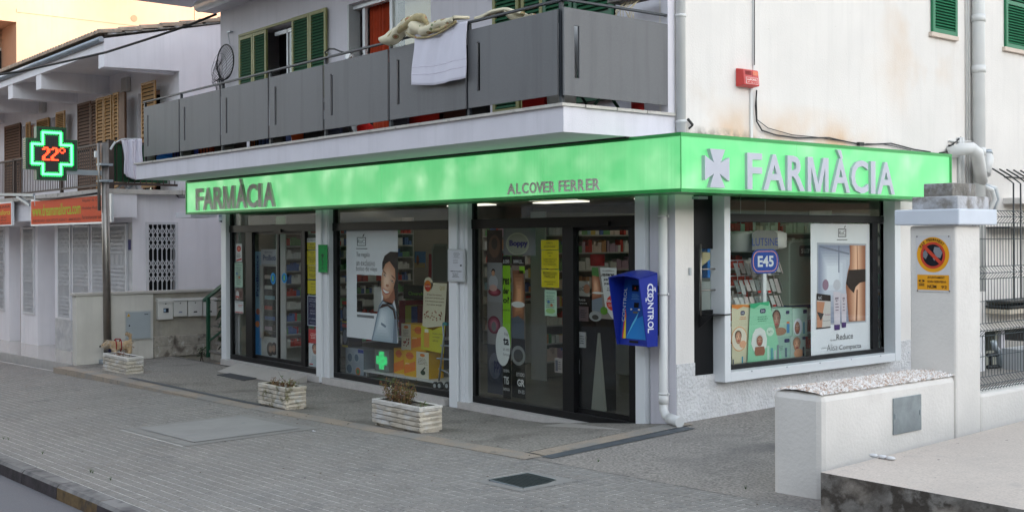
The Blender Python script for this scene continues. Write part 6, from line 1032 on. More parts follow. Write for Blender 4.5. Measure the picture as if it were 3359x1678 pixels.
plant(d2[1] - .12, (d2[2] + d2[3]) / 2, d2[4], 3, .30, .05, [fresh, pale], 'single green sprig at the right end of the middle planter', 22, .02, 10)
plant((d3[0] + d3[1]) / 2 - .1, (d3[2] + d3[3]) / 2, d3[4], 60, .34, .30, [dry, olive, redl, dry, olive], 'dry brown and olive bush in the nearest planter', 23, .015, 22)
plant(d3[0] + .28, (d3[2] + d3[3]) / 2, d3[4], 10, .36, .08, [olive, pale, fresh], 'pale green stalks at the left of the nearest planter', 24, .016, 12); plant(d3[1] - .18, (d3[2] + d3[3]) / 2, d3[4], 6, .10, .06, [fresh, olive], 'small green shoots at the right end of the nearest planter', 25, .016, 9)
p1 = gnd(apron, 'K', 860, 185); plant(-11.2 - .1, -1.72, -.02, 10, .05, .2, [M('rose_petal', (.35, .14, .13), .9, var=.3), dry], 'low dried reddish plant in the farthest planter', 26, .016, 8)
random.seed(5)
# ---------------------------------------------------------------- dog
def dog():
    base_ = on('x', -12.62, 'R', 400, 540); base_.z = apron(base_.x, base_.y); sc = .46; KV = Vector((.31, .42, .52))
    # skeleton in a local frame: +x ahead (dog faces -X, -Y), z up, unit = shoulder height of 1
    V_ = [(0, 0, .62), (.28, 0, .64), (.52, 0, .66), (.70, 0, .72), (.92, 0, .74), (1.12, 0, .66), (1.22, 0, .63), (-.22, 0, .64), (-.40, 0, .66),
          (-.46, 0, .86), (-.40, 0, 1.02), (-.26, 0, 1.06), (-.16, 0, 1.0),
          (.46, .11, .44), (.47, .12, .20), (.50, .12, .03), (.56, .12, .02), (.46, -.11, .44), (.42, -.12, .20), (.44, -.12, .03), (.50, -.12, .02),
          (-.36, .11, .46), (-.30, .12, .30), (-.44, .12, .16), (-.38, .12, .02), (-.32, .12, .02), (-.36, -.11, .46), (-.28, -.12, .30), (-.40, -.12, .16), (-.34, -.12, .02), (-.28, -.12, .02),
          (.88, .12, .78), (.84, .18, .66), (.88, -.12, .78), (.84, -.18, .66)]
    Rr = [.185, .19, .20, .15, .165, .10, .06, .185, .17, .05, .075, .07, .04, .085, .06, .05, .045, .085, .06, .05, .045, .11, .07, .05, .05, .045, .11, .07, .05, .05, .045, .05, .045, .05, .045]
    Ed = [(0, 1), (1, 2), (2, 3), (3, 4), (4, 5), (5, 6), (0, 7), (7, 8), (8, 9), (9, 10), (10, 11), (11, 12), (2, 13), (13, 14), (14, 15), (15, 16), (2, 17), (17, 18), (18, 19), (19, 20), (8, 21), (21, 22), (22, 23), (23, 24), (24, 25), (8, 26), (26, 27), (27, 28), (28, 29), (29, 30), (4, 31), (31, 32), (4, 33), (33, 34)]
    t = thing('dog', 'small shaggy cream dog in a red harness sniffing the steel pole', 'dog', (base_.x, base_.y, base_.z)); hd = on('y', base_.y - .1, 'R', 90, 400)
    ang = math.atan2(-1, -.12); t.rotation_euler = (0, 0, ang); t.scale = (1, 1, 1)
    me = bpy.data.meshes.new('body'); me.from_pydata([(v[0] * KV.x, v[1] * KV.y, v[2] * KV.z) for v in V_], Ed, []); o = bpy.data.objects.new('body', me); link(o, t)
    fur = M('dog_fur', (.52, .37, .22), .95, var=.25, scale=22, bump=.01, bscale=90, stain=[(7., .55, .7, (.55, .52, .48))]); me.materials.append(fur)
    sk = o.modifiers.new('skin', 'SKIN'); sk.use_smooth_shade = True
    for i, v in enumerate(me.skin_vertices[0].data): v.radius = (Rr[i] * sc, Rr[i] * sc); v.use_root = (i == 0)
    ss = o.modifiers.new('sub', 'SUBSURF'); ss.levels = ss.render_levels = 2
    tx = bpy.data.textures.new('shag', 'CLOUDS'); tx.noise_scale = .02; dm = o.modifiers.new('shag', 'DISPLACE'); dm.texture = tx; dm.strength = .022; dm.mid_level = .5
    BASE[t.name] = Vector(); S_ = lambda *p: Vector((p[0] * KV.x, p[1] * KV.y, p[2] * KV.z))
    b = MB(); b.sphere(S_(1.27, 0, .65), .028 * sc * 1.6, black_w, 8, 6); b.sphere(S_(1.02, .10, .76), .02 * sc * 1.6, black_w, 6, 5); b.sphere(S_(1.02, -.10, .76), .02 * sc * 1.6, black_w, 6, 5); part('nose_and_eyes', b, t)
    b = MB(); rd = PC(150, 28, 34)
    for cx, rx in ((.42, .215), (.12, .205)): b.tube([S_(cx, math.cos(a_) * rx, .65 + math.sin(a_) * rx) for a_ in [k * math.pi / 8 for k in range(17)]], .022 * sc, rd, 6, False)
    b.tube([S_(.12, 0, .88), S_(.42, 0, .89)], .02 * sc, rd, 6); part('harness', b, t)
    fb = MB(); fm_ = [fur, M('fur_pale', (.60, .54, .46), .95, var=.2)]
    for i in range(2600):
        k = random.choice([0, 1, 2, 3, 4, 4, 5, 7, 8, 10, 11, 13, 17, 21, 26]); c = Vector(V_[k]) + Vector([random.gauss(0, Rr[k] * .35)] * 1 + [0, 0]); n_ = Vector((random.gauss(0, .5), random.gauss(0, 1), random.gauss(0, 1))).normalized(); p = c + n_ * Rr[k] * .96; e_ = p + n_ * .05 + Vector((-.05, 0, -.06)); w_ = n_.cross(Vector((1, .2, .1))).normalized() * .012
        p, e_ = [Vector((c[0] * KV.x, c[1] * KV.y * 0, c[2] * KV.z)) + n_ * Rr[k] * sc * m2 for m2 in (.97, 1.16)]; e_ -= Vector((.012, 0, .02)); fb.add([p + w_ * sc, p - w_ * sc, e_], [(0, 1, 2)], fm_[1] if k in (4, 5) and random.random() < .7 else random.choice([fm_[0]] * 4 + [fm_[1]]))
    part('shaggy_coat', fb, t, kind='stuff'); return t, base_
dg, dbase = dog()
b = MB(); p = on('y', dbase.y - .25, 'R', 130, 455); r_ = on('y', dbase.y - .3, 'R', 0, 440); b.tube([tuple(p), tuple((p + r_) / 2 - Vector((0, 0, .01))), tuple(r_)], .006, black_w, 6); b.sphere(p, .035, PC(24, 24, 50), 8, 6, (.8, .8, 1.4)); single('dog_lead', b, 'dark dog lead tied round the steel pole', 'lead')
# ---------------------------------------------------------------- yard wall of the neighbour, cabinet, letter boxes, steps, handrail
LXW = -13.1; wt = .98; y0w = Y_('N', 95, 300, LXW)
t = thing('yard_wall', 'low cream yard wall behind the steel pole with a stone coping', 'wall', (LXW, -1.8, -.3)); b = MB(); yN = Y_('N', 915, 400, LXW)
b.box(LXW - .2, LXW, -1.85, yN, -.5, wt - .05, cream); part('wall_face', b, t, bevel=.01)
b = MB(); b.box(LXW - .2, LXW - .06, yN, 6, -.5, wt - .05, M('darker_plaster', (.40, .37, .31), .95, var=.12, scale=3, bump=.004, bscale=40, streak=.2, stain=[(3., .55, .7, (.30, .28, .25))])); part('wall_face', b, t, 'darker recessed stretch')  # recessed stretch coloured darker than the wall face
b = MB(); b.box(LXW - .22, LXW + .03, -1.88, 6, wt - .05, wt, M('coping_pale', (.46, .43, .39), .8, var=.08)); part('coping', b, t, bevel=.006)
st_ = M('yard_stone', (.36, .33, .28), .95, var=.25, scale=5, bump=.015, bscale=22, stain=[(5., .5, .65, (.14, .12, .10)), (9., .6, .7, (.5, .48, .44))])
y = yN + .0
for r0, (za, zb, yo) in enumerate(((-.30, -.09, 0), (-.088, .10, .02))):
    y = yN + .004
    while y < 3.2: L_ = random.uniform(.35, .6); b = MB(); b.box(LXW - .08, LXW + .02 - yo * .8 + random.uniform(-.006, .006), y, y + L_ - .008, za, zb, st_); part('plinth_stone', b, t, bevel=.012); y += L_
q = lambda k, x, y, X=LXW: on('x', X, k, x, y)
t = thing('electric_cabinet', 'flush grey meter cabinet with a yellow warning triangle on the low cream wall', 'meter cabinet', (LXW, -.7, .1)); a, c = q('N', 590, 492), q('N', 905, 795); cg = M('cabinet_grey', (.36, .40, .42), .5, var=.04); b = MB(); b.box(LXW, LXW + .02, a.y, c.y, c.z - .01, a.z + .01, M('cabinet_rim', (.5, .5, .47), .6)); part('frame', b, t); b = MB(); b.box(LXW + .02, LXW + .035, a.y + .015, c.y - .05, c.z + .01, a.z - .01, cg); part('door', b, t, bevel=.004)
s = Sheet(*flank(a.y + .015, c.y - .05, c.z + .01, a.z - .01, LXW + .036), None); s.th = .001; s.poly([(.02, .84), (.16, .84), (.09, .95)], PC(220, 170, 50), 1); s.poly([(.07, .86), (.11, .86), (.09, .91)], PC(60, 50, 20), 2); s.ell(.12, .5, .03, .03, BLKP, 1); s.rect(.74, .88, .9, .91, PC(90, 96, 100), 1); part('markings', s.b, t)
lbm = M('letterbox_white', (.60, .59, .55), .45, var=.04)
for i, ((ax, ay), (cx_, cy_), lb) in enumerate((((972, 340), (1140, 578), 'left most of the wall letter boxes, larger, with a dark sticker'), ((1145, 338), (1302, 543), 'second white letter box from the left on the yard wall'), ((1313, 333), (1476, 540), 'third white letter box from the left on the yard wall'), ((1488, 330), (1640, 538), 'right most letter box, half hidden behind the green handrail'))):
    a, c = q('N', ax, ay, LXW + .06), q('N', cx_, cy_, LXW + .06); xf = LXW + .06; t = thing('letter_box', lb, 'letter box', (LXW, a.y, c.z), 'letter boxes on the yard wall'); b = MB(); b.box(LXW - .06, xf, a.y, c.y, c.z, a.z - .06, lbm); part('body', b, t, bevel=.01)
    b = MB(); b.add([(LXW - .06, a.y - .01, a.z), (LXW - .06, c.y + .01, a.z), (xf + .015, c.y + .01, a.z - .035), (xf + .015, a.y - .01, a.z - .035), (LXW - .06, a.y - .01, a.z - .06), (LXW - .06, c.y + .01, a.z - .06), (xf + .015, c.y + .01, a.z - .055 - .03 * (i == 0)), (xf + .015, a.y - .01, a.z - .055 - .03 * (i == 0))], [(0, 1, 2, 3), (4, 7, 6, 5), (0, 3, 7, 4), (1, 5, 6, 2), (3, 2, 6, 7)], lbm); part('lid', b, t)
    s = Sheet(*flank(a.y, c.y, c.z, a.z - .06, xf + .001), None); s.th = .001; s.ell(.5, .86, .045, .04, PC(60, 60, 60), 1)
    if i == 0: s.rect(.34, .38, .7, .62, PC(30, 34, 44), 1); s.rect(.36, .42, .5, .58, PC(150, 170, 190), 2)
    else: s.poly([(.36, .24), (.64, .24), (.6, .33), (.4, .33)], PC(60, 60, 64) if i != 1 else PC(130, 130, 150), 1)
    part('slot_and_lock', s.b, t)
hr = M('rail_green', (.012, .075, .04), .45, var=.1)
t = thing('stair_rail', 'dark green stair handrail with a square post beside the yard wall', 'handrail', (-12.15, .3, -.25)); b = MB(); b.box(-12.19, -12.13, .27, .33, -.26, .87, hr); part('post', b, t); b = MB(); b.bar((-12.34, .3, .80), (-11.2, .3, 1.24), .05, .06, hr); part('handrail', b, t); b = MB(); b.bar((-12.1, .3, .05), (-11.2, .3, .42), .03, .03, hr)
part('lower_bar', b, t)
t = thing('side_steps', 'grey stone steps beside the far corner of the pharmacy', 'steps', (-11.9, .6, -.25)); 
for i in range(5): b = MB(); b.box(-12.12 + i * .28, -10.95, .32, 1.6, -.30 + i * .17, -.30 + i * .17 + .13, st_); b.box(-12.15 + i * .28, -10.95, .30, 1.62, -.17 + i * .17, -.13 + i * .17, M('step_tread', (.24, .22, .20), .85, var=.2, scale=6)); part('step', b, t)
t = thing('green_wall_post', 'rusty grey metal gate post against the white wall by the steps', 'post', (-11.5, 2, 0)); b = MB(); a = on('y', 2., 'N', 1635, 0); 
for k in (1622, 1650): x = X_('N', k, 100, 2.); b.box(x - .03, x + .03, 2, 2.05, .5, on('y', 2., 'B', 1150, 715).z, galv)
x0_ = X_('N', 1622, 100, 2.); b.box(x0_, x0_ + .5, 2, 2.05, on('y', 2., 'B', 1150, 720).z - .05, on('y', 2., 'B', 1150, 715).z, galv); part('bars', b, t)
dgr = M('shade_leaf', (.018, .035, .014), .6, var=.4, scale=15); dgr2 = M('shade_leaf_red', (.04, .022, .014), .6, var=.4, scale=15)
def leafy(x, y, z, rx, ry, rz_, n, sz, cols, lab, cat='plant'):
    t = thing('leafy_plant', lab, cat, (x, y, z)); lb = MB(); sb = MB()
    for i in range(n):
        v = Vector((random.gauss(0, .5), random.gauss(0, .5), random.uniform(-.9, 1))); c = Vector((x + v.x * rx, y + v.y * ry, z + rz_ + v.z * rz_)); d = Vector((random.gauss(0, 1), random.gauss(0, 1), random.gauss(-.3, .7))).normalized(); w_ = d.cross(Vector((random.random(), random.random(), 1))).normalized(); s_ = sz * random.uniform(.6, 1.5)
        lb.add([c, c + d * s_ * .5 + w_ * s_ * .16, c + d * s_, c + d * s_ * .5 - w_ * s_ * .16], [(0, 1, 2, 3)], random.choice(cols))
        if i % 25 == 0: sb.tube([(x + random.uniform(-.1, .1), y, z - .1), c], .008, dgr2, 4)
    part('stem', sb, t); part('foliage', lb, t, kind='stuff')
leafy(-11.75, .75, .0, .34, .3, .48, 420, .26, [dgr, dgr, dgr2], 'dark broad leaved plant behind the green stair rail'); p = gnd(apron, 'R', 2020, 430); leafy(p.x, p.y + .1, -.26, .16, .1, .09, 160, .07, [dgr, tf], 'small dark weed clump at the foot of the yard wall')
p = gnd(apron, 'R', 2150, 540); leafy(-12.28, .22, -.26, .08, .06, .08, 90, .06, [tf, dgr], 'tuft of weeds around the foot of the green rail post')
# ---------------------------------------------------------------- steel pole and lit cross
poleX, poleY = -13.0, -1.30; pz = on('y', poleY, 'O', 1140, 785).z; t = thing('steel_pole', 'polished steel pole in front of the low cream wall carrying the lit cross', 'pole', (poleX, poleY, -.3)); b = MB(); b.tube([(poleX, poleY, -.35), (poleX - .13, poleY, pz)], .07, chrome, 20); b.tube([(poleX - .11, poleY - .11, 2.5), (poleX - .13, poleY - .11, pz)], .03, chrome, 12); part('pole', b, t, bevel=0)
b = MB(); b.tube([(poleX, poleY, -.36), (poleX, poleY, -.26)], .16, galv, 16); part('base_plate', b, t)
for yy in (1020, 1200): z = on('y', poleY, 'O', 1140, yy).z; b = MB(); b.box(poleX - .22, poleX - .02, poleY - .12, poleY + .12, z - .02, z + .02, galv); part('clamp', b, t)
z = on('y', poleY, 'O', 1140, 905).z; b = MB(); b.box(poleX - .22, poleX - .18, poleY - .16, poleY - .1, z - .06, z + .06, alu); b.bar((poleX - .1, poleY + .1, on('y', poleY, 'O', 1, 1000).z - .1), (poleX - .02, poleY + .16, on('y', poleY, 'O', 1, 960).z - .05), .03, .03, alu); part('cable_clip', b, t)
CXp = -13.05; cz_ = lambda x, y: on('x', CXp, 'O', x, y); armh = cz_(980, 1102).z; t = thing('led_cross_sign', 'lit green pharmacy cross showing 22 degrees in red on a steel pole', 'sign', (CXp, -2.4, 3.)); 
ys = [cz_(x, 880).y for x in (287, 407, 740, 858)]; zt_ = cz_(570, 597).z; zb_ = cz_(570, 1187).z; z1_ = cz_(345, 718).z; z2_ = cz_(345, 1066).z
def cross(i, Z=0): m = i; return [(ys[0] + m, z2_ + m), (ys[1] + m, z2_ + m), (ys[1] + m, zb_ + m), (ys[2] - m, zb_ + m), (ys[2] - m, z2_ + m), (ys[3] - m, z2_ + m), (ys[3] - m, z1_ - m), (ys[2] - m, z1_ - m), (ys[2] - m, zt_ - m), (ys[1] + m, zt_ - m), (ys[1] + m, z1_ - m), (ys[0] + m, z1_ - m)]
hous = M('cross_housing', (.012, .075, .03), .45, var=.1); b = MB(); b.prism(cross(0), (CXp - .16, 0, 0), (0, 1, 0), (0, 0, 1), (1, 0, 0), .16, hous); part('housing', b, t)
b = MB(); b.prism(cross(.035), (CXp, 0, 0), (0, 1, 0), (0, 0, 1), (1, 0, 0), .006, M('led_board', (.02, .02, .02), .6, var=0)); part('led_board', b, t)
lg = M('led_cross_green', (0, .3, .05), .5, var=0, emit=(.10, 1., .22), estr=.8); lg2 = M('led_cross_glow', (0, .3, .05), .5, var=0, emit=(.0, .7, .12), estr=.35); lr = M('led_red', (.3, 0, 0), .5, var=0, emit=(1., .045, .012), estr=1.1); ld = M('led_off', (.09, .085, .09), .4, var=0)
def inset(m): return cross(m)
po, pi_ = cross(.085), cross(.125); b = MB(); n = 12
for i in range(n):
    a0, a1, b0, b1 = po[i], po[(i + 1) % n], pi_[i], pi_[(i + 1) % n]; X1 = CXp + .008; b.add([(X1, *a0), (X1, *a1), (X1, *b1), (X1, *b0), (X1 + .006, *a0), (X1 + .006, *a1), (X1 + .006, *b1), (X1 + .006, *b0)], [(4, 5, 6, 7), (0, 3, 2, 1), (0, 1, 5, 4), (2, 3, 7, 6)], lg)
part('lit_border', b, t); b = MB()
# fringe of teeth beside the border
for i in range(n):
    a0, a1 = Vector(cross(.07)[i]), Vector(cross(.07)[(i + 1) % n]); L_ = (a1 - a0).length; k = int(L_ / .028)
    for j in range(1, k): p = a0.lerp(a1, j / k); b.box(CXp + .007, CXp + .012, p.x - .008, p.x + .008, p.y - .012, p.y + .012, lg2)
for i in range(n):
    a0, a1 = Vector(cross(.142)[i]), Vector(cross(.142)[(i + 1) % n]); L_ = (a1 - a0).length; k = int(L_ / .028)
    for j in range(1, k): p = a0.lerp(a1, j / k); b.box(CXp + .007, CXp + .012, p.x - .007, p.x + .007, p.y - .008, p.y + .008, lg2)
part('lit_fringe', b, t, kind='stuff')
b = MB(); step = .031; inner = cross(.16); y_ = ys[0] + .17
def inside(y, z, m=.16): return (ys[0] + m < y < ys[3] - m and z2_ + m < z < z1_ - m) or (ys[1] + m < y < ys[2] - m and zb_ + m < z < zt_ - m)
DIG = {'2': ['01110', '11011', '00011', '00011', '00110', '01100', '11000', '11000', '11111'], 'o': ['0110', '1001', '1001', '0110']}
lit = []; dh = cz_(500, 820).z; dl = cz_(500, 968).z; rowz = (dh - dl) / 9; cy0 = cz_(467, 880).y; cw = (cz_(555, 880).y - cy0) / 5
for di, (ch, yy, zz_, rw, cwd) in enumerate((('2', cz_(466, 880).y, dh, rowz, cw), ('2', cz_(562, 880).y, dh, rowz, cw), ('o', cz_(656, 880).y, dh, rowz * .98, cw))):
    for r0, row in enumerate(DIG[ch]):
        for c0, v in enumerate(row):
            if v == '1': b.box(CXp + .0065, CXp + .012, yy + c0 * cwd + .0015, yy + (c0 + 1) * cwd - .0015, zz_ - (r0 + 1) * rw + .0015, zz_ - r0 * rw - .0015, lr); lit.append((yy + (c0 + .5) * cwd, zz_ - (r0 + .5) * rw))
part('temperature_digits', b, t); b = MB()
i = 0; y_ = ys[0]
while y_ < ys[3]:
    z = zb_
    while z < zt_:
        if inside(y_, z) and not any(abs(y_ - a) < .03 and abs(z - c) < .03 for a, c in lit): b.add([(CXp + .0075, y_ - .004, z - .004), (CXp + .0075, y_ + .004, z - .004), (CXp + .0075, y_ + .004, z + .004), (CXp + .0075, y_ - .004, z + .004)], [(0, 1, 2, 3)], ld)
        z += step
    y_ += step
part('unlit_dots', b, t, kind='stuff')
b = MB(); yc = cz_(870, 1105).y; hgt = cz_(980, 1075).z - cz_(980, 1130).z; b.box(CXp - .13, CXp - .05, ys[2] - .02, poleY - .06, armh - hgt / 2, armh + hgt / 2, galv); part('bracket_arm', b, t)
b = MB()
for k in range(14): z = z2_ + .03 + k * (z1_ - z2_ - .06) / 13; b.box(CXp - .15, CXp - .02, ys[0] - .012, ys[0], z - .008, z + .004, M('louvre_cream', (.5, .46, .28), .6))
part('side_louvre', b, t)
# ---------------------------------------------------------------- neighbour building
NX = -14.2; NY = .62; NG = -.37; NB = -40.
nb = thing('neighbour_building', 'white house with brown shutters, beamed eaves and tiled roof left of the pharmacy', 'building', (NX, NY, -.4))
ux = lambda k, x, y: on('y', NY, k, x, y)
holes = [(ux('O', 1190, 400).x - .0, ux('O', 1215, 300).x + .95, 3.0, 5.17), (ux('A', 1040, 700).x, ux('A', 1165, 680).x + .3, 3.0, 5.15), (ux('O', 568, 500).x, ux('O', 718, 450).x, 3.9, 5.12), (ux('O', 248, 590).x, ux('O', 385, 550).x, 3.9, 5.1)]
b = MB(); b.walls('y', NY, NY + .25, NB, NX - .2505, 2.9, 5.95, [h for h in holes], wallN); part('front_wall_upper', b, nb)
b = MB()
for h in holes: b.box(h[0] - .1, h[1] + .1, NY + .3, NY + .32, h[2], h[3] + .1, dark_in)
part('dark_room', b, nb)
roofz = lambda y: 5.975 + .215 * (y + .82)
b = MB(); gp = [(-.92, 5.345), (-.92, 5.90), (2.9, roofz(2.9)), (9, roofz(2.9) - .5), (9, -.5), (NY, -.5), (NY, 5.40)]
b.prism(gp, (NX - .25, 0, 0), (0, 1, 0), (0, 0, 1), (1, 0, 0), .25, wallN); part('gable_wall', b, nb)
b = MB(); b.box(NX - .25, NX - .0005, NG, NY - .001, -.5, 2.86, wallN)   # ground floor flank with its window opening
b2 = MB(); yw0, yw1 = Y_('B', 768, 600, NX), Y_('B', 936, 600, NX); zw0 = .95; zw1 = on('x', NX, 'B', 850, 528).z; b2.walls('x', NX + .012, NX - .24, NG, 7, -.5, 2.86, [(yw0, yw1, .3, zw1)], wallN); part('flank_wall_lower', b2, nb)
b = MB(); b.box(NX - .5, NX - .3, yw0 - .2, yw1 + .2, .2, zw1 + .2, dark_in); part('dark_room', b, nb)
for x in [-18.35 - (k * 3.0 if k else 0) - (-.15 if k else 0) * 0 for k in range(-0, 7)]: pass
bx = [NX, -18.35, -20.5, -23.6, -26.7, -29.8]
for x in bx[1:]: b = MB(); b.box(x - .18, x + .18, -.9, NY, 5.33, 5.74, wallN); part('eave_beam', b, nb)
b = MB(); b.box(NX - .36, NX - .2505, -.9, NY, 5.345, 5.74, wallN); part('eave_beam', b, nb)
b = MB(); b.box(NB, NX - .2505, -.92, -.80, 5.66, 5.90, wallN); part('fascia', b, nb); b = MB(); b.box(NB, NX - .2505, -.8, NY, 5.735, 5.78, wallN); part('soffit', b, nb)
b = MB(); b.tube([(NB, -.98, 5.86), (NX + .02, -.98, 5.88)], .055, galv, 10); part('gutter', b, nb)
rt = M('roof_tile', (.36, .27, .20), .9, var=.25, scale=4, stain=[(6., .5, .7, (.18, .16, .14))]); tb = MB(); cnt = 0
for i in range(140):
    x = NX + .02 - i * .18; 
    for j in range(9):
        ya, yb = -1.02 + j * .42, -1.02 + (j + 1) * .42 + .04; pts = []
        for (y_, lift) in ((ya, .03), (yb, 0)):
            for k in range(6): a_ = math.pi * k / 5; pts.append((x - .09 - .085 * math.cos(a_), y_, roofz(y_) + .035 + lift + .085 * math.sin(a_)))
        tb.add(pts, [(k, k + 1, 7 + k, 6 + k) for k in range(5)] + [(5, 4, 3, 2, 1, 0)], rt)
part('roof_tiles', tb, nb, kind='stuff'); b = MB(); b.add([(NB, -1.0, roofz(-1) - .02), (NX, -1, roofz(-1) - .02), (NX, 2.9, roofz(2.9) - .02), (NB, 2.9, roofz(2.9) - .02), (NB, 9, roofz(2.9) - .5), (NX, 9, roofz(2.9) - .5), (NB, -1.0, roofz(-1) - .09), (NX, -1, roofz(-1) - .09)], [(0, 1, 2, 3), (3, 2, 5, 4), (0, 6, 7, 1)], oldc); part('roof_deck', b, nb)
# verge tiles along the gable top
for i in range(11): y_ = -.85 + i * .34; b = MB(); b.add([(NX - .2, y_, roofz(y_) + .0), (NX + .03, y_, roofz(y_) + .0), (NX + .03, y_ + .36, roofz(y_ + .36) + .0), (NX - .2, y_ + .36, roofz(y_ + .36)), (NX - .2, y_, roofz(y_) + .05), (NX + .03, y_, roofz(y_) + .045), (NX + .03, y_ + .36, roofz(y_ + .36) + .012), (NX - .2, y_ + .36, roofz(y_ + .36) + .015)], [(4, 5, 6, 7), (0, 1, 5, 4), (1, 2, 6, 5), (2, 3, 7, 6)], oldc); part('verge_tile', b, nb)
b = MB(); c = on('y', 1.2, 'A', 560, 330); b.box(c.x - .4, c.x + .9, 1.2, 1.8, c.z - .4, c.z + .02, wallN); b.box(c.x - .5, c.x + 1.0, 1.1, 1.9, c.z + .02, c.z + .07, rt); part('chimney', b, nb)
for k in ((1430, 130), (500, 370)):
    p = ux('O', *k); b = MB(); b.box(p.x - .17, p.x + .15, NY - .12, NY, p.z - .16, p.z + .16, M('lamp_cover', (.45, .44, .42), .5)); o = part('wall_lamp', b, nb, bevel=.03)
def nsh(k0, k1, zt=None, zb=3.05, yo=.03, sm=brn, fm=brn, lab=None, n=26):
    a, c = ux(*k0).x, ux(*k1).x; zt = zt or ux(*k0).z; return shutter('shutter', nb, 'y', NY - yo, a, c, zb, zt, fm, sm, n, label=lab)
nsh(('O', 885, 320), ('O', 1032, 320), 5.27, sm=brn_d, fm=brn_d, lab='shutter with shade painted into its brown'); nsh(('O', 1036, 320), ('O', 1172, 320), 5.25, sm=brn_d, fm=brn_d, lab='shutter with shade painted into its brown')
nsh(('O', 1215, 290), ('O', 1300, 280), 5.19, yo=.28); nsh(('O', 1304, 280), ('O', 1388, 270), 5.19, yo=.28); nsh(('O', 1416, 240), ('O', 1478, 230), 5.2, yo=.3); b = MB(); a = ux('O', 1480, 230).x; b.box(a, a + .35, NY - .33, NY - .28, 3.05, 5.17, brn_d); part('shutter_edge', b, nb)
nsh(('A', 1160, 620), ('A', 1265, 630), 5.26, yo=.25, fm=brn); nsh(('O', 722, 440), ('O', 820, 425), 5.15, 3.9, yo=.2); nsh(('O', 432, 515), ('O', 565, 500), 5.14, 3.9); nsh(('O', 385, 540), ('O', 430, 525), 5.1, 3.9, yo=.2); nsh(('O', 72, 580), ('O', 245, 580), 5.2, 3.05, sm=brn_d, fm=brn_d, lab='shutter with shade painted into its brown')
wf = M('window_wood', (.20, .07, .03), .5, var=.15)
for h in holes:
    b = MB(); b.box(h[0], h[1], NY + .1, NY + .15, h[3] - .08, h[3], wf); b.box(h[0], h[0] + .08, NY + .1, NY + .15, h[2], h[3] - .08, wf); b.box((h[0] + h[1]) / 2 - .05, (h[0] + h[1]) / 2 + .05, NY + .1, NY + .15, h[2], h[3] - .08, wf); o = part('window', b, nb); b = MB(); b.box(h[0] + .08, h[1], NY + .12, NY + .128, h[2], h[3] - .08, GLASSD); part('pane', b, o)
# balcony of the neighbour with brown railing
SBY = -1.04; b = MB(); b.box(NB, -13.9, SBY, NY, 2.86, 2.95, coping_m); b.box(-14.19, -13.86, NY, Y_('Y', 845, 690, -13.9), 2.86, 2.95, coping_m); part('balcony_slab', b, nb)
b = MB(); b.box(NB, NX + .01, NG - .001, NG + .28, 2.3, 2.86, wallN); b.box(NB, -13.95, SBY + .15, NG - .002, 2.40, 2.86, wallN); part('lintel', b, nb)
RY = -.87; RX = -14.0; rb_ = MB(); rb_.box(-.011, .011, -.006, .006, 0, .78, rail_b); rme = rb_.mesh('baluster')
for i in range(190): piece('baluster', rme, nb, (RX - .11 - i * .118, RY, 3.06))
b = MB(); b.box(-37, RX, RY - .03, RY + .03, 3.84, 3.88, rail_b); b.box(-37, RX, RY - .02, RY + .02, 3.03, 3.07, rail_b); b.box(RX - .03, RX + .03, RY, .45, 3.84, 3.88, rail_b); b.box(RX - .03, RX + .03, RY, .48, 3.03, 3.075, rail_b); part('railing', b, nb); b = MB(); b.box(RX - .05, RX + .05, RY - .05, RY + .05, 2.95, 3.9, rail_b); part('railing_post', b, nb)
for x in (-16.9, -20.3, -23.7): b = MB(); b.box(x - .04, x + .04, RY - .03, RY + .03, 2.95, 3.9, rail_b); part('railing_post', b, nb)
for i in range(11): piece('baluster', rme, nb, (RX, RY + .12 + i * .118, 3.06))
b = MB(); b.box(RX - .06, RX - .045, RY + .08, .3, 3.09, 3.84, M('green_netting', (.015, .07, .03), .8)); part('green_screen', b, nb)
b = MB(); 
for (dx, dy) in ((0, 0), (.0, .22)): b.bar((-14.1, -.5 + dy, 2.95), (-14.0, -.62 + dy, 3.06), .03, .03, galv); b.bar((-14.1, -.72 + dy, 2.95), (-14.0, -.62 + dy, 3.06), .03, .03, galv)
part('railing_foot', b, nb)
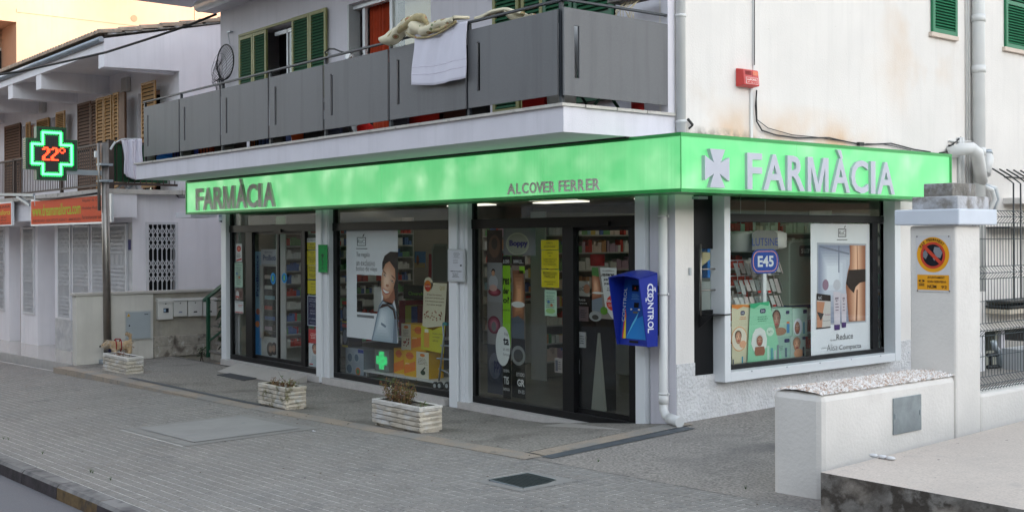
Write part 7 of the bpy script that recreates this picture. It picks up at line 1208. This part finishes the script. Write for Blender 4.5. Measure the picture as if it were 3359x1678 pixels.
# ---- neighbour shop fronts with folding grilles
gw = M('grille_white', (.62, .62, .64), .5, var=.05); nsm = M('marble_facing', (.46, .46, .47), .5, var=.15, scale=6, stain=[(4., .5, .65, (.36, .36, .39))])
def grille(par, ax, c, a0, a1, z0, z1, nb_, lab=None, nd_=9):
    """folding security grille: uprights joined by crossing laths"""
    P = (lambda u, v, z: (c + v, u, z)) if ax == 'x' else (lambda u, v, z: (u, c - v, z)); b = MB(); fw = .05
    for (u0, u1, q0, q1) in ((a0, a0 + fw, z0, z1), (a1 - fw, a1, z0, z1), (a0 + fw, a1 - fw, z0, z0 + fw), (a0 + fw, a1 - fw, z1 - fw, z1)):
        p, r_ = P(u0, 0, q0), P(u1, .04, q1); b.box(min(p[0], r_[0]), max(p[0], r_[0]), min(p[1], r_[1]), max(p[1], r_[1]), q0, q1, gw)
    o = part('security_grille', b, par, lab); bm = MB(); bm.box(-.011, .011, -.008, .008, 0, z1 - z0 - 2 * fw, gw); me = bm.mesh('upright'); s_ = (a1 - a0 - 2 * fw) / nb_; lb = MB()
    for i in range(nb_ + 1): p = P(a0 + fw + i * s_, .02, z0 + fw); piece('upright', me, o, p)
    H_ = z1 - z0 - 2 * fw
    for i in range(nb_):
        for k in range(3):
            for d_ in range(3):
                zc = z0 + fw + H_ * (.12 + .36 * k) + (d_ - 1) * H_ * .085; u0, u1 = a0 + fw + i * s_, a0 + fw + (i + 1) * s_; dz = H_ * .042
                for sg_ in (1, -1): lb.bar(P(u0, .034, zc - sg_ * dz), P(u1, .034, zc + sg_ * dz), .006, .016, gw)
    part('lattice', lb, o, kind='stuff'); return o
gx = lambda k, x, y: on('y', NG, k, x, y); fzz = lambda: 0
zt_ = 2.28
grille(nb, 'x', NX + .0, yw0, yw1, .42, zw1, 6, 'white lattice grille on the dark side window')
grille(nb, 'y', NG, gx('M', 655, 500).x, gx('M', 900, 500).x, .2, zt_, 26); grille(nb, 'y', NG, gx('M', 520, 500).x, gx('M', 637, 500).x, .2, zt_, 12); grille(nb, 'y', NG, gx('M', 415, 500).x, gx('M', 505, 500).x, .17, zt_, 9)
grille(nb, 'y', NG + .5, gx('M', 325, 500).x - .2, gx('M', 392, 500).x, .1, zt_, 3); grille(nb, 'y', NG, gx('M', 170, 500).x, gx('M', 248, 500).x, .16, zt_, 8); grille(nb, 'y', NG, gx('M', 40, 500).x - 3.0, gx('M', 42, 500).x, .14, zt_, 26)
b = MB(); b.box(gx('M', 900, 500).x, NX, NG - .002, NG + .2, -.5, 2.3, nsm); b.box(gx('M', 395, 500).x, gx('M', 510, 500).x, NG - .03, NG + .25, -.7, .17, nsm); b.box(gx('M', 637, 500).x, gx('M', 655, 500).x, NG, NG + .2, -.6, 2.3, wallN); b.box(gx('M', 505, 500).x, gx('M', 522, 500).x, NG, NG + .25, -.7, 2.3, wallN); b.box(gx('M', 388, 500).x, gx('M', 413, 500).x, NG - .01, NG + .6, -.7, 2.3, wallN); b.box(gx('M', 522, 500).x, gx('M', 900, 500).x, NG, NG + .2, -.7, .2, wallN)
b.box(gx('M', 248, 500).x, gx('M', 268, 500).x, NG - .01, NG + .9, -.8, 2.3, wallN); b.box(gx('M', 160, 500).x, gx('M', 266, 500).x, NG - .012, NG + .25, -.8, .16, wallN); b.box(gx('M', 150, 500).x, gx('M', 172, 500).x, NG - .02, NG + .25, -.8, 2.3, wallN); b.box(gx('M', 42, 500).x, gx('M', 70, 500).x, NG - .02, NG + .25, -.8, 2.3, wallN); b.box(NB, gx('M', 42, 500).x, NG - .01, NG + .25, -1., .14, wallN); part('shop_piers', b, nb)
b = MB(); b.box(gx('M', 266, 500).x, gx('M', 392, 500).x, NG + .55, NG + .75, -.8, 2.35, wallN); b.box(gx('M', 70, 500).x, gx('M', 155, 500).x, NG + .35, NG + .5, -.8, 2.35, wallN); part('recessed_wall', b, nb)
shpn = M('neighbour_shop_dark', (.10, .095, .10), .6, var=.3, scale=2); b = MB(); b.box(gx('M', 413, 500).x, NX - .02, NG + .22, NG + .24, .2, 2.3, shpn); b.box(NB, gx('M', 42, 500).x, NG + .2, NG + .22, .14, 2.3, shpn); b.box(gx('M', 172, 500).x, gx('M', 248, 500).x, NG + .2, NG + .22, .16, 2.3, shpn); part('shop_glazing', b, nb)
for i in range(9): b = MB(); x = -18.4 + i * .47; b.box(x, x + .34, NG + .19, NG + .215, .5 + (i % 3) * .1, 1.9 - (i % 2) * .2, PC(*random.choice([(150, 146, 150), (120, 110, 116), (160, 150, 140)]))); part('window_card', b, nb)
dx0, dx1 = gx('M', 100, 500).x, gx('M', 150, 500).x; b = MB(); b.box(dx0, dx1, NG + .25, NG + .3, -.62, 2.25, alu); o = part('shop_door', b, nb, bevel=.01); b = MB(); b.box(dx0 + .42, dx1 - .02, NG + .235, NG + .248, .3, 1.55, dark_in); b.box(dx0 + .1, dx1 - .1, NG + .235, NG + .248, 1.75, 2.15, M('transom_grey', (.25, .24, .26), .3)); part('door_glass', b, o)
b = MB(); a = on('x', NX, 'M', 0, 0); p = gx('B', 690, 620); b.box(p.x - .12, p.x + .02, NG - .008, NG - .003, gx('B', 690, 675).z, gx('B', 690, 620).z, PC(40, 40, 100)); single('blue_plate', b, 'narrow dark blue plate on the marble pier of the neighbouring shop', 'plate')
# shop signs
SYn = -1.06; fx_ = lambda k, x, y: on('y', SYn, k, x, y); a, c = fx_('M', 215, 125), fx_('M', 702, 272); ORG = PC(214, 78, 30); t = thing('estate_agency_sign', 'orange sign lettered www.dreamsmallorca.com over the neighbouring shop', 'sign', (a.x, SYn, 2.3)); x1_ = on('y', SYn, 'M', 745, 270).x
b = MB(); b.box(a.x, x1_, SYn, SYn + .06, 2.27, 2.86, alu); part('frame', b, t, bevel=.004)
s = Sheet(*facade(a.x + .04, x1_ - .03, 2.31, 2.82, SYn), None); s.th = .001; s.rect(0, 0, 1, 1, ORG, 0); s.text('www.dreamsmallorca.com', .02, .34, .70, .82, PC(170, 196, 30), 2, .012); s.text('INMOBILIARIA - REAL ESTATE AGENCY - IMMOBILIEN', .03, .08, .70, .20, PC(150, 60, 40), 2, .02)
BRN = PC(96, 40, 30)
for st, v in (('Alquiler de Casas', .80), ('Holiday Rentals', .50), ('Ferienhaeuser auf', .16)): s.text(st, .72, v - .04, .96, v + .12, BRN, 2)
part('sign_face', s.b, t); b = MB(); b.box(x1_ + .0, fx_('M', 783, 270).x, SYn + .002, SYn + .05, 2.30, 2.84, alu); part('blank_panel', b, t)
c = fx_('M', 82, 285); t = thing('estate_agency_sign', 'orange sign ending in ...llorca with phone numbers at the left edge', 'sign', (c.x - 2, SYn, 2.3)); zb2, zt2 = 2.30, 2.86; b = MB(); b.box(c.x - 2.6, c.x, SYn, SYn + .06, zb2, zt2, alu); part('frame', b, t, bevel=.004); s = Sheet(*facade(c.x - 2.56, c.x - .04, zb2 + .03, zt2 - .03, SYn), None); s.th = .001; s.rect(0, 0, 1, 1, ORG, 0)
s.text('INMOBILIARIA', .3, .78, .97, .92, BRN, 2, .01); s.text('dreamsmallorca', .2, .46, .98, .70, PC(214, 196, 60), 2, .01); s.text('971 567 621', .55, .30, .85, .39, BRN, 2, .01); s.text('971 587 619', .55, .16, .85, .25, BRN, 2, .01); s.text('www.dreamsmallorca.com', .3, .04, .97, .11, BRN, 2); part('sign_face', s.b, t)
t = thing('sign_bracket', 'grey metal arm reaching over the gap between the two orange signs', 'bracket', (-19.5, -.9, 2.9)); b = MB(); p = [fx_('M', *v) for v in ((0, 80), (240, 85), (120, 95), (212, 155))]; b.bar(p[0], p[1], .05, .06, galv); b.bar(p[2], p[3], .05, .06, galv); b.tube([p[1], p[1] + Vector((.05, 0, -.05)), p[1] + Vector((.05, 0, -.25))], .012, alu, 6); part('arm', b, t)
t = thing('neighbour_cables', 'bundle of black cables under the balcony slab of the neighbouring house', 'cable', (-14, 0, 2.8))
for k in range(5): b = MB(); X = -13.93; b.tube([on('x', X, 'Y', *v) for v in ((0, 712 + k * 8), (220, 712 + k * 2), (430, 706 + k * 3), (715, 716 + k * 3), (800, 745 + k * 16), (890, 742 + k * 17))], .008, black_w, 5); part('cable', b, t)
b = MB()
b.tube([on('y', NG - .72, 'B', *v) for v in ((190, 408), (300, 402), (420, 388), (520, 375))], .02, black_w, 6); part('cable', b, t)
# overhead cable
t = thing('overhead_cable', 'thick black cable slung from the pharmacy corner to the left across the roofs', 'cable', (-11, -.3, 5.9)); b = MB(); pts = [on('y', -.35 - .38 * i, 'A', *v) for i, v in enumerate(((1632, 108), (1400, 200), (1100, 300), (800, 395), (400, 485), (150, 540), (0, 562)))]; b.tube(pts + [pts[-1] + (pts[-1] - pts[-2]) * 2], .022, black_w, 6); part('cable', b, t)
# ---------------------------------------------------------------- washing, net, bicycle and clutter
def drape(name, lab, cat, fn, nu, nv, m, Y0, thick=.006):
    b = MB(); vs = [fn(i / nu, j / nv) for j in range(nv + 1) for i in range(nu + 1)]; b.add(vs, [(j * (nu + 1) + i, j * (nu + 1) + i + 1, (j + 1) * (nu + 1) + i + 1, (j + 1) * (nu + 1) + i) for j in range(nv) for i in range(nu)], m, True); o = single(name, b, lab, cat); sl_ = o.modifiers.new('thick', 'SOLIDIFY'); sl_.thickness = thick; return o
TY = BY - .035; T = lambda k, x, y: on('y', TY, k, x, y); tl, tr, bl, br_ = T('Q', 683, 380), T('Q', 1205, 195), T('Q', 680, 852), T('Q', 1196, 780)
def tw(u, v):
    top_ = tl.lerp(tr, u); top_.z = 4.26; bot = bl.lerp(br_, u) - Vector((0, 0, .03 * math.sin(math.pi * u))); p = top_.lerp(bot, v); p.y = TY - .018 * (1 + math.sin(u * 9 + v * 1.2)) * (.25 + v) - .008 * math.sin(u * 23 + v * 3); p.x += .012 * math.sin(v * 6 + u * 3); return tuple(p)
towm = M('towel_white', (.66, .64, .72), .95, var=.03, bump=.003, bscale=160)
o = drape('towel', 'white bath towel hanging over the balcony rail', 'towel', tw, 40, 24, towm, TY)
b = MB()
for v in (.66, .80):
    pts = []
    for i in range(41): p = Vector(tw(i / 40, v)); p.y -= .006; pts.append(p)
    b.tube(pts, .004, PC(206, 200, 214), 4)
b.tube([Vector(tw(i / 40, 1)) + Vector((0, -.003, 0)) for i in range(41)], .006, PC(210, 206, 216), 4)
hb = bpy.data.objects.new('woven_band', b.mesh('woven_band', BASE[o.name])); link(hb, o); BASE[hb.name] = BASE[o.name]
quilt = bpy.data.materials.new('floral_quilt'); quilt.use_nodes = True; qt = quilt.node_tree; pb2 = qt.nodes['Principled BSDF']; g2 = nd(qt, 'ShaderNodeNewGeometry'); vo = nd(qt, 'ShaderNodeTexVoronoi'); vo.inputs['Scale'].default_value = 8; qt.links.new(g2.outputs['Position'], vo.inputs['Vector']); rp = nd(qt, 'ShaderNodeValToRGB'); qt.links.new(vo.outputs['Distance'], rp.inputs[0]); rp.color_ramp.interpolation = 'CONSTANT'
rp.color_ramp.elements[0].color = (.35, .10, .07, 1); rp.color_ramp.elements[1].position = .14; rp.color_ramp.elements[1].color = (.24, .30, .13, 1)
for ps_, cc in ((.20, (.50, .22, .12, 1)), (.26, (.20, .26, .12, 1)), (.31, (.66, .60, .44, 1))): el = rp.color_ramp.elements.new(ps_); el.color = cc
qt.links.new(rp.outputs[0], pb2.inputs['Base Color']); pb2.inputs['Roughness'].default_value = .95; MATS['quilt'] = quilt
YQ = BY + .03
up_ = [(402, 388), (520, 300), (640, 215), (700, 172), (760, 180), (800, 235), (850, 255), (950, 235), (1090, 205), (1215, 190)]
lo_ = [(455, 455), (520, 440), (590, 330), (640, 360), (700, 382), (760, 380), (820, 372), (900, 345), (980, 300), (1100, 222)]
def qf(u, v):
    f_ = u * 8.999; i = int(f_); a = Vector(on('y', YQ, 'Q', *up_[i])).lerp(on('y', YQ, 'Q', *up_[i + 1]), f_ - i); c = Vector(on('y', YQ, 'Q', *lo_[i])).lerp(on('y', YQ, 'Q', *lo_[i + 1]), f_ - i); p = a.lerp(c, v); p.y = YQ - .09 * math.sin(math.pi * min(1, v * 1.05)) - .022 * math.sin(u * 24 + v * 5) - .018 * math.sin(u * 11 - v * 9) - .02; return tuple(p)
drape('quilt', 'cream floral quilt bunched over the balcony rail above the white towel', 'quilt', qf, 60, 14, quilt, YQ, .03)
bb = MB(); band = M('quilt_border', (.40, .33, .18), .95, var=.25, scale=14, stain=[(16., .6, .66, (.34, .10, .06))])
for line, wv in ((up_[:6], .045), (lo_[2:], .012), ([(760, 180), (800, 235), (815, 290), (850, 312), (930, 300), (1000, 262), (1090, 212)], .02)):
    pp = [on('y', YQ - .10, 'Q', *v) for v in line]; bb.tube(pp, [wv * .6] + [wv] * (len(pp) - 2) + [wv * .5], band, 8)
qo = [o for o in scene.objects if o.name == 'quilt'][0]; ob2 = bpy.data.objects.new('border', bb.mesh('border', BASE['quilt'])); link(ob2, qo)
up2 = [(1220, 180), (1300, 140), (1400, 95), (1500, 65), (1560, 68), (1640, 92), (1720, 120), (1815, 155)]; lo2 = [(1222, 192), (1300, 165), (1400, 135), (1500, 102), (1540, 150), (1600, 205), (1680, 190), (1815, 160)]
def qf2(u, v):
    f_ = u * 6.999; i = int(f_); a = Vector(on('y', YQ, 'Q', *up2[i])).lerp(on('y', YQ, 'Q', *up2[i + 1]), f_ - i); c = Vector(on('y', YQ, 'Q', *lo2[i])).lerp(on('y', YQ, 'Q', *lo2[i + 1]), f_ - i); p = a.lerp(c, v); p.y = YQ + .07 + .06 * math.sin(math.pi * v) + .015 * math.sin(u * 17); return tuple(p)
drape('quilt', 'second end of floral quilt slung behind the rail near the balcony corner', 'quilt', qf2, 40, 10, quilt, YQ, .03)
X2 = -13.93
def tw2(u, v):
    a = on('x', X2, 'O', 1345, 745).lerp(on('x', X2, 'O', 1568, 732), u); c = on('x', X2, 'O', 1345 + 40, 1115 + 0).lerp(on('x', X2, 'O', 1578, 1000 + 180), u); c.z = on('x', X2, 'O', 1400, 1120 + 60 * math.sin(u * 2.8)).z; p = a.lerp(c, v); p.x = X2 + .03 + .03 * math.sin(u * 14 + v * 2) + .02 * math.sin(u * 31); p.y += .03 * math.sin(v * 5 + u * 4) * v; return tuple(p)
drape('towel', 'white cloth drying on the rail of the neighbouring balcony beside the steel pole', 'towel', tw2, 40, 20, whitecl, X2)
b = MB(); p = [on('x', X2, 'O', *v) for v in ((1290, 768), (1350, 735), (1390, 728), (1568, 730))]; b.tube(p, .010, alu, 6); single('drying_rod', b, 'white drying rod over the corner of the neighbouring balcony rail', 'rod')
# landing net
t = thing('landing_net', 'black fishing landing net hung on the balcony wall beside the green shutters', 'fishing net', (-10.7, -.05, 4.6)); nf = lambda x, y: on('y', -.06, 'A', x, y); c0, rr = nf(1703, 455), None; w_ = (nf(1765, 455).x - nf(1640, 455).x) / 2; h_ = (nf(1703, 338).z - nf(1703, 600).z) / 2; cen = (nf(1640, 455) + nf(1765, 455)) / 2; cen.z = (nf(1703, 338).z + nf(1703, 600).z) / 2
b = MB(); b.tube([(cen.x + w_ * math.cos(a), -.07, cen.z + h_ * math.sin(a)) for a in [2 * math.pi * k / 32 for k in range(33)]], .012, black_w, 6); part('hoop', b, t); b = MB(); b.tube([nf(1733, 335), nf(1718, 245)], .006, galv, 5); b.box(nf(1705, 245).x, nf(1733, 245).x, -.06, 0, nf(1700, 250).z, nf(1700, 243).z, galv); part('hook', b, t)
b = MB(); netm = M('net_mesh', (.02, .02, .022), .8)
for i in range(34):
    a = 2 * math.pi * i / 34; p0 = Vector((cen.x + w_ * math.cos(a), -.07, cen.z + h_ * math.sin(a))); tgt = Vector((cen.x - .02 + .1 * math.cos(a), -.15 - .05 * math.sin(a * 2), cen.z - h_ * 1.15 + .1 * math.sin(a * 3))); mid = p0.lerp(tgt, .5) + Vector((0, -.10, -.05)); b.tube([p0, mid, tgt, tgt + Vector((.02 * math.cos(a * 5), 0, -.18))], .0035, netm, 4, False)
for k in (.25, .45, .65, .82, .92):
    pts = []
    for i in range(35):
        a = 2 * math.pi * i / 34; p0 = Vector((cen.x + w_ * math.cos(a), -.07, cen.z + h_ * math.sin(a))); tgt = Vector((cen.x - .02 + .1 * math.cos(a), -.15, cen.z - h_ * 1.15)); pts.append(p0.lerp(tgt, k) + Vector((0, -.12 * math.sin(math.pi * k), 0)))
    b.tube(pts, .003, netm, 4, False)
part('net_bag', b, t)
# bicycle behind the balcony panels: bars and lamp show above, wheels below
t = thing('bicycle', 'bicycle parked on the balcony, its handlebar and round lamp above the panels', 'bicycle', (-4.6, -1.1, 3.26)); bf = lambda x, y, Y=-1.15: on('y', Y, 'C', x, y); b = MB(); b.tube([bf(*v) for v in ((795, 390), (785, 368), (815, 345), (850, 345), (890, 362), (935, 375), (975, 362), (1010, 352), (1040, 360), (1050, 382))], .011, black_w, 6); b.tube([bf(935, 375), bf(935, 470)], .014, galv, 6); part('handlebar', b, t); b = MB(); c = bf(965, 395); b.sphere(c, .04, M('chrome_lamp', (.8, .8, .8), .12, 1.), 12, 8); b.tube([c, c + Vector((0, -.05, 0))], [.035, .045], M('lamp_face', (.8, .8, .8), .1), 12); part('headlamp', b, t); b = MB(); b.tube([bf(795, 370), bf(825, 380), bf(790, 408)], .006, galv, 5); b.tube([bf(1045, 375), bf(1060, 400)], .006, galv, 5); part('brake_lever', b, t)
for cx_ in (bf(1010, 800).x, bf(700, 900).x):
    b = MB(); Rw = .30; b.tube([(cx_ + Rw * math.cos(a), -1.1, 3.26 + Rw + Rw * math.sin(a)) for a in [2 * math.pi * k / 28 for k in range(29)]], .022, black_w, 6, False); o = part('wheel', b, t); b = MB()
    for k in range(12): a = 2 * math.pi * k / 12; b.tube([(cx_, -1.1, 3.26 + Rw), (cx_ + Rw * math.cos(a), -1.1, 3.26 + Rw + Rw * math.sin(a))], .002, galv, 3, False)
    part('spoke', b, o)
b = MB(); xa_, xb_ = bf(1010, 800).x, bf(700, 900).x; b.tube([(xa_, -1.1, 3.56), (xa_ - .15, -1.1, 3.95), (xb_ + .45, -1.1, 3.9), (xb_, -1.1, 3.56), (xb_ + .5, -1.1, 3.5), (xa_ - .15, -1.1, 3.9)], .016, PC(150, 24, 20), 6); part('frame', b, t)
clut = [('blue_bag', 'bag', 'bright blue plastic bag at the far end of the balcony floor', -10.25, .5, .16, PC(20, 110, 200)), ('white_carton', 'carton', 'small white carton on the balcony edge at the far end', -10.42, .10, .14, PC(210, 210, 214)), ('navy_crate', 'crate', 'navy blue crate on the balcony behind the first panel', -9.7, .5, .2, PC(16, 30, 90)), ('orange_crate', 'crate', 'rusty orange crate on the balcony behind the second panel', -8.7, .45, .22, PC(150, 60, 24)), ('brown_stool', 'stool', 'brown wooden stool behind the third balcony panel', -7.0, .3, .35, PC(120, 60, 26)), ('grey_crate', 'crate', 'grey blue crate behind the third balcony panel', -6.7, .5, .2, PC(60, 76, 120)), ('orange_bucket', 'bucket', 'orange bucket under the fourth balcony panel', -5.8, .28, .2, PC(190, 80, 30)), ('red_helmet', 'helmet', 'red riding helmet on the balcony floor under the fifth panel', -4.15, .22, .18, PC(190, 24, 20)), ('red_folded_mat', 'mat', 'bright red folded mat under the sixth balcony panel', -2.7, .75, .18, PC(200, 40, 24)), ('red_toy', 'toy', 'red plastic toy under the last front panel', -.75, .35, .22, PC(190, 30, 30)), ('white_drum', 'drum', 'big white drum on the balcony corner seen through the end slot', -.42, .34, .85, PC(206, 206, 204)), ('dark_box', 'box', 'dark storage box behind the second balcony panel', -8.1, .5, .3, PC(34, 28, 26)), ('dark_chest', 'chest', 'dark chest under the fourth balcony panel', -5.2, .7, .28, PC(26, 24, 28)), ('brown_chest', 'chest', 'brown wooden chest beside the red folded mat', -2.15, .5, .2, PC(80, 40, 26))]
for nm, ct, lb, x, wd, ht, m_ in clut:
    y = -1.32; b = MB(); z = SZ1 + .021
    if ct in ('bucket', 'drum', 'helmet'): b.tube([(x, y + .1, z), (x, y + .1, z + ht * .7), (x, y + .1, z + ht)], [wd * .42, wd * .5, wd * (.2 if ct == 'helmet' else .5)], m_, 16)
    elif ct == 'bag': b.sphere((x, y, z + ht * .45), wd * .5, m_, 12, 7, (1, .5, .35)); b.sphere((x + .15, y + .05, z + ht * .6), wd * .3, m_, 9, 6, (1, .5, .4))
    else:
        b.box(x - wd / 2, x + wd / 2, y, y + .3, z, z + ht * .9, m_); b.box(x - wd / 2 - .01, x + wd / 2 + .01, y - .01, y + .31, z + ht * .9, z + ht, m_)
        if ct in ('crate', 'stool'):
            for k in range(4): b.box(x - wd / 2 + .03 + k * wd / 4, x - wd / 2 + .05 + k * wd / 4, y - .006, y, z + .02, z + ht * .85, dark_in)
    single(nm, b, lb, ct)
t = thing('garden_chair', 'green metal folding chair near the balcony corner seen under the end panel', 'chair', (-.9, -.6, 3.25)); [part('leg', MB().tube([(x, y0, 3.25), (x, y1, 3.75)], .018, hr, 6), t) for x, y0, y1 in ((-.35, -.9, -.4), (-.37, -.4, -.9), (-.8, -.9, -.4), (-.78, -.4, -.9))]; b = MB(); b.box(-.82, -.33, -.92, -.4, 3.73, 3.76, hr); part('seat', b, t)
b = MB(); b.tube([(-.2, -.35, 3.25), (-.2, -.35, 3.4)], .07, PC(150, 30, 30), 10); single('red_pot', b, 'small red plant pot at the back of the balcony end', 'pot')
t = thing('dry_pot_plant', 'withered pot plant on a shelf at the right end of the balcony', 'plant', (-.25, -.3, 4.4)); b = MB(); b.box(-.6, -.11, -.4, -.15, 4.46, 4.49, oldc); part('shelf', b, t); b = MB()
for i in range(14): x = random.uniform(-.5, -.12); b.tube([(x, -.3, 4.46), (x + random.uniform(-.05, .05), -.42, 4.35), (x + random.uniform(-.08, .08), -.42, 4.35 - random.uniform(.05, .25))], .004, M('straw', (.5, .42, .28), .9), 4)
part('stem', b, t)
# ---------------------------------------------------------------- far sunlit building and the street around
FXb = -32.; far = thing('far_building', 'tall plain building far behind the tiled roof, glowing in low evening sun', 'building', (FXb, 8, -1)); fw_ = M('sunlit_render', (.44, .29, .21), .9, var=.16, scale=.35, streak=.04)
q = lambda x, y, X=FXb: on('x', X, 'A', x, y); yl = q(123, 170).y; b = MB(); b.box(FXb - 12, FXb, yl, 26, -2, 20, fw_); part('wall', b, far); b = MB(); zc = q(60, 160).z; b.box(FXb - 12, FXb, -6, yl - .001, zc, 20, fw_); part('upper_storeys', b, far); b = MB(); b.box(FXb - 12, FXb - 1.8, -6, yl - .001, -2, zc - .001, fw_); part('recess_wall', b, far)
b = MB(); a, c = q(0, 385, FXb - 1.8), q(60, 560, FXb - 1.8); b.box(FXb - 1.8, FXb - 1.75, a.y - 1.5, c.y, c.z - .3, a.z + .1, alug); o = part('window', b, far); b = MB(); b.box(FXb - 1.75, FXb - 1.74, a.y - 1.4, c.y - .08, c.z - .3, a.z, dark_in); part('pane', b, o)
b = MB(); p = q(1010, 140); b.tube([(FXb, p.y, p.z), (FXb + .02, p.y, p.z)], .12, M('vent_rust', (.35, .16, .10), .8), 16); part('vent', b, far); b = MB(); p = q(1465, 60); b.box(FXb, FXb + .04, p.y, p.y + .05, 7, 20, M('pipe_tan', (.55, .33, .22), .8)); part('pipe', b, far)
b = MB(); za, zb_ = q(0, 120).z, q(0, 90).z; b.box(FXb, FXb + .03, yl, 26, q(1180, 215).z, q(1180, 200).z + .04, fw_); part('string_course', b, far)
pal = M('street_render', (.16, .14, .12), .9, var=.06); redr = M('street_render_warm', (.15, .11, .08), .9, var=.06)
def block(x0, x1, y0, y1, h, m, lab, face, ncol, nrow):
    t = thing('street_building', lab, 'building', (x0, y0, -1)); b = MB(); b.box(x0, x1, y0, y1, -2, h, m); part('wall', b, t); fb_ = MB(); fb_.box(x0 + 1, x1 - 1, y1, y1 + .12, 2.6, 3.2, alug) if face == 'y' else fb_.box(x0 - .1, x0, y0, y1, 2.6, 2.8, alug); part('fascia', fb_, t)
    wm = MB(); wm.box(0, 1.1, 0, .06, 0, 1.5, grn_d) if face == 'y' else wm.box(0, .06, 0, 1.1, 0, 1.5, grn_d); me = wm.mesh('window')
    for i in range(ncol):
        for j in range(nrow):
            z = 1.2 + j * 3.0
            if face == 'y': piece('window', me, t, (x0 + (i + .4) * (x1 - x0) / ncol, y1 - .02, z))
            else: piece('window', me, t, (x0 - .04, y0 + (i + .4) * (y1 - y0) / ncol, z))
    b = MB(); b.box(x0 - .2, x1 + .2, y0 - .2, y1 + .2, h, h + .3, m); part('roof', b, t)
block(-45, -24, -30, -16, 8.5, pal, 'pale terraced house across the street, far left', 'y', 6, 2); block(-23.5, -6, -30, -16.5, 9, redr, 'warm rendered house across the street opposite the pharmacy', 'y', 5, 3); block(-5.5, 14, -32, -17, 8, pal, 'pale house across the street behind the viewer', 'y', 5, 2)
b = MB(); hm = M('hill_scrub', (.10, .11, .06), .95, var=.3, scale=.05); b.grid(100, 420, -160, 260, 12, 40, lambda x, y: -3 + 31. * max(0, min(1, (x - 100) / 26)) * (1 + .04 * math.sin(y * .05)), hm); structure('hill', b)  # unseen ridge added to keep direct sun off the pharmacy
block(16, 26, 3, 34, 4.6, M('terracotta_render', (.30, .20, .14), .9), 'low terracotta block beyond the raised walkway, added to darken window reflections', 'x', 8, 2)  # unseen building added so the side glass reflects something darker

for i in range(7):   # dark sheets added behind the balcony boards to darken the slots
    sx = posts[i] + .05; m_ = [PC(30, 34, 44), PC(20, 20, 24), PC(26, 24, 26), PC(16, 16, 18), PC(24, 30, 54), PC(34, 32, 46), PC(14, 14, 16)][i]; b = MB(); b.box(sx - .22, sx + .16, BY + .12, BY + .14, SZ1 + .03, 4.05, m_); b.box(sx - .22, sx + .16, BY + .14, BY + .16, SZ1 + .03, SZ1 + .3, m_); b.box(sx - .22, sx - .19, BY + .14, BY + .18, SZ1 + .03, 4.05, m_)
    single('leaning_board', b, 'dark sheet added to darken the slot of the %s balcony panel' % ('first', 'second', 'third', 'fourth', 'fifth', 'sixth', 'seventh')[i] + ' counted from the left', 'board', group='dark sheets added behind the balcony slots')
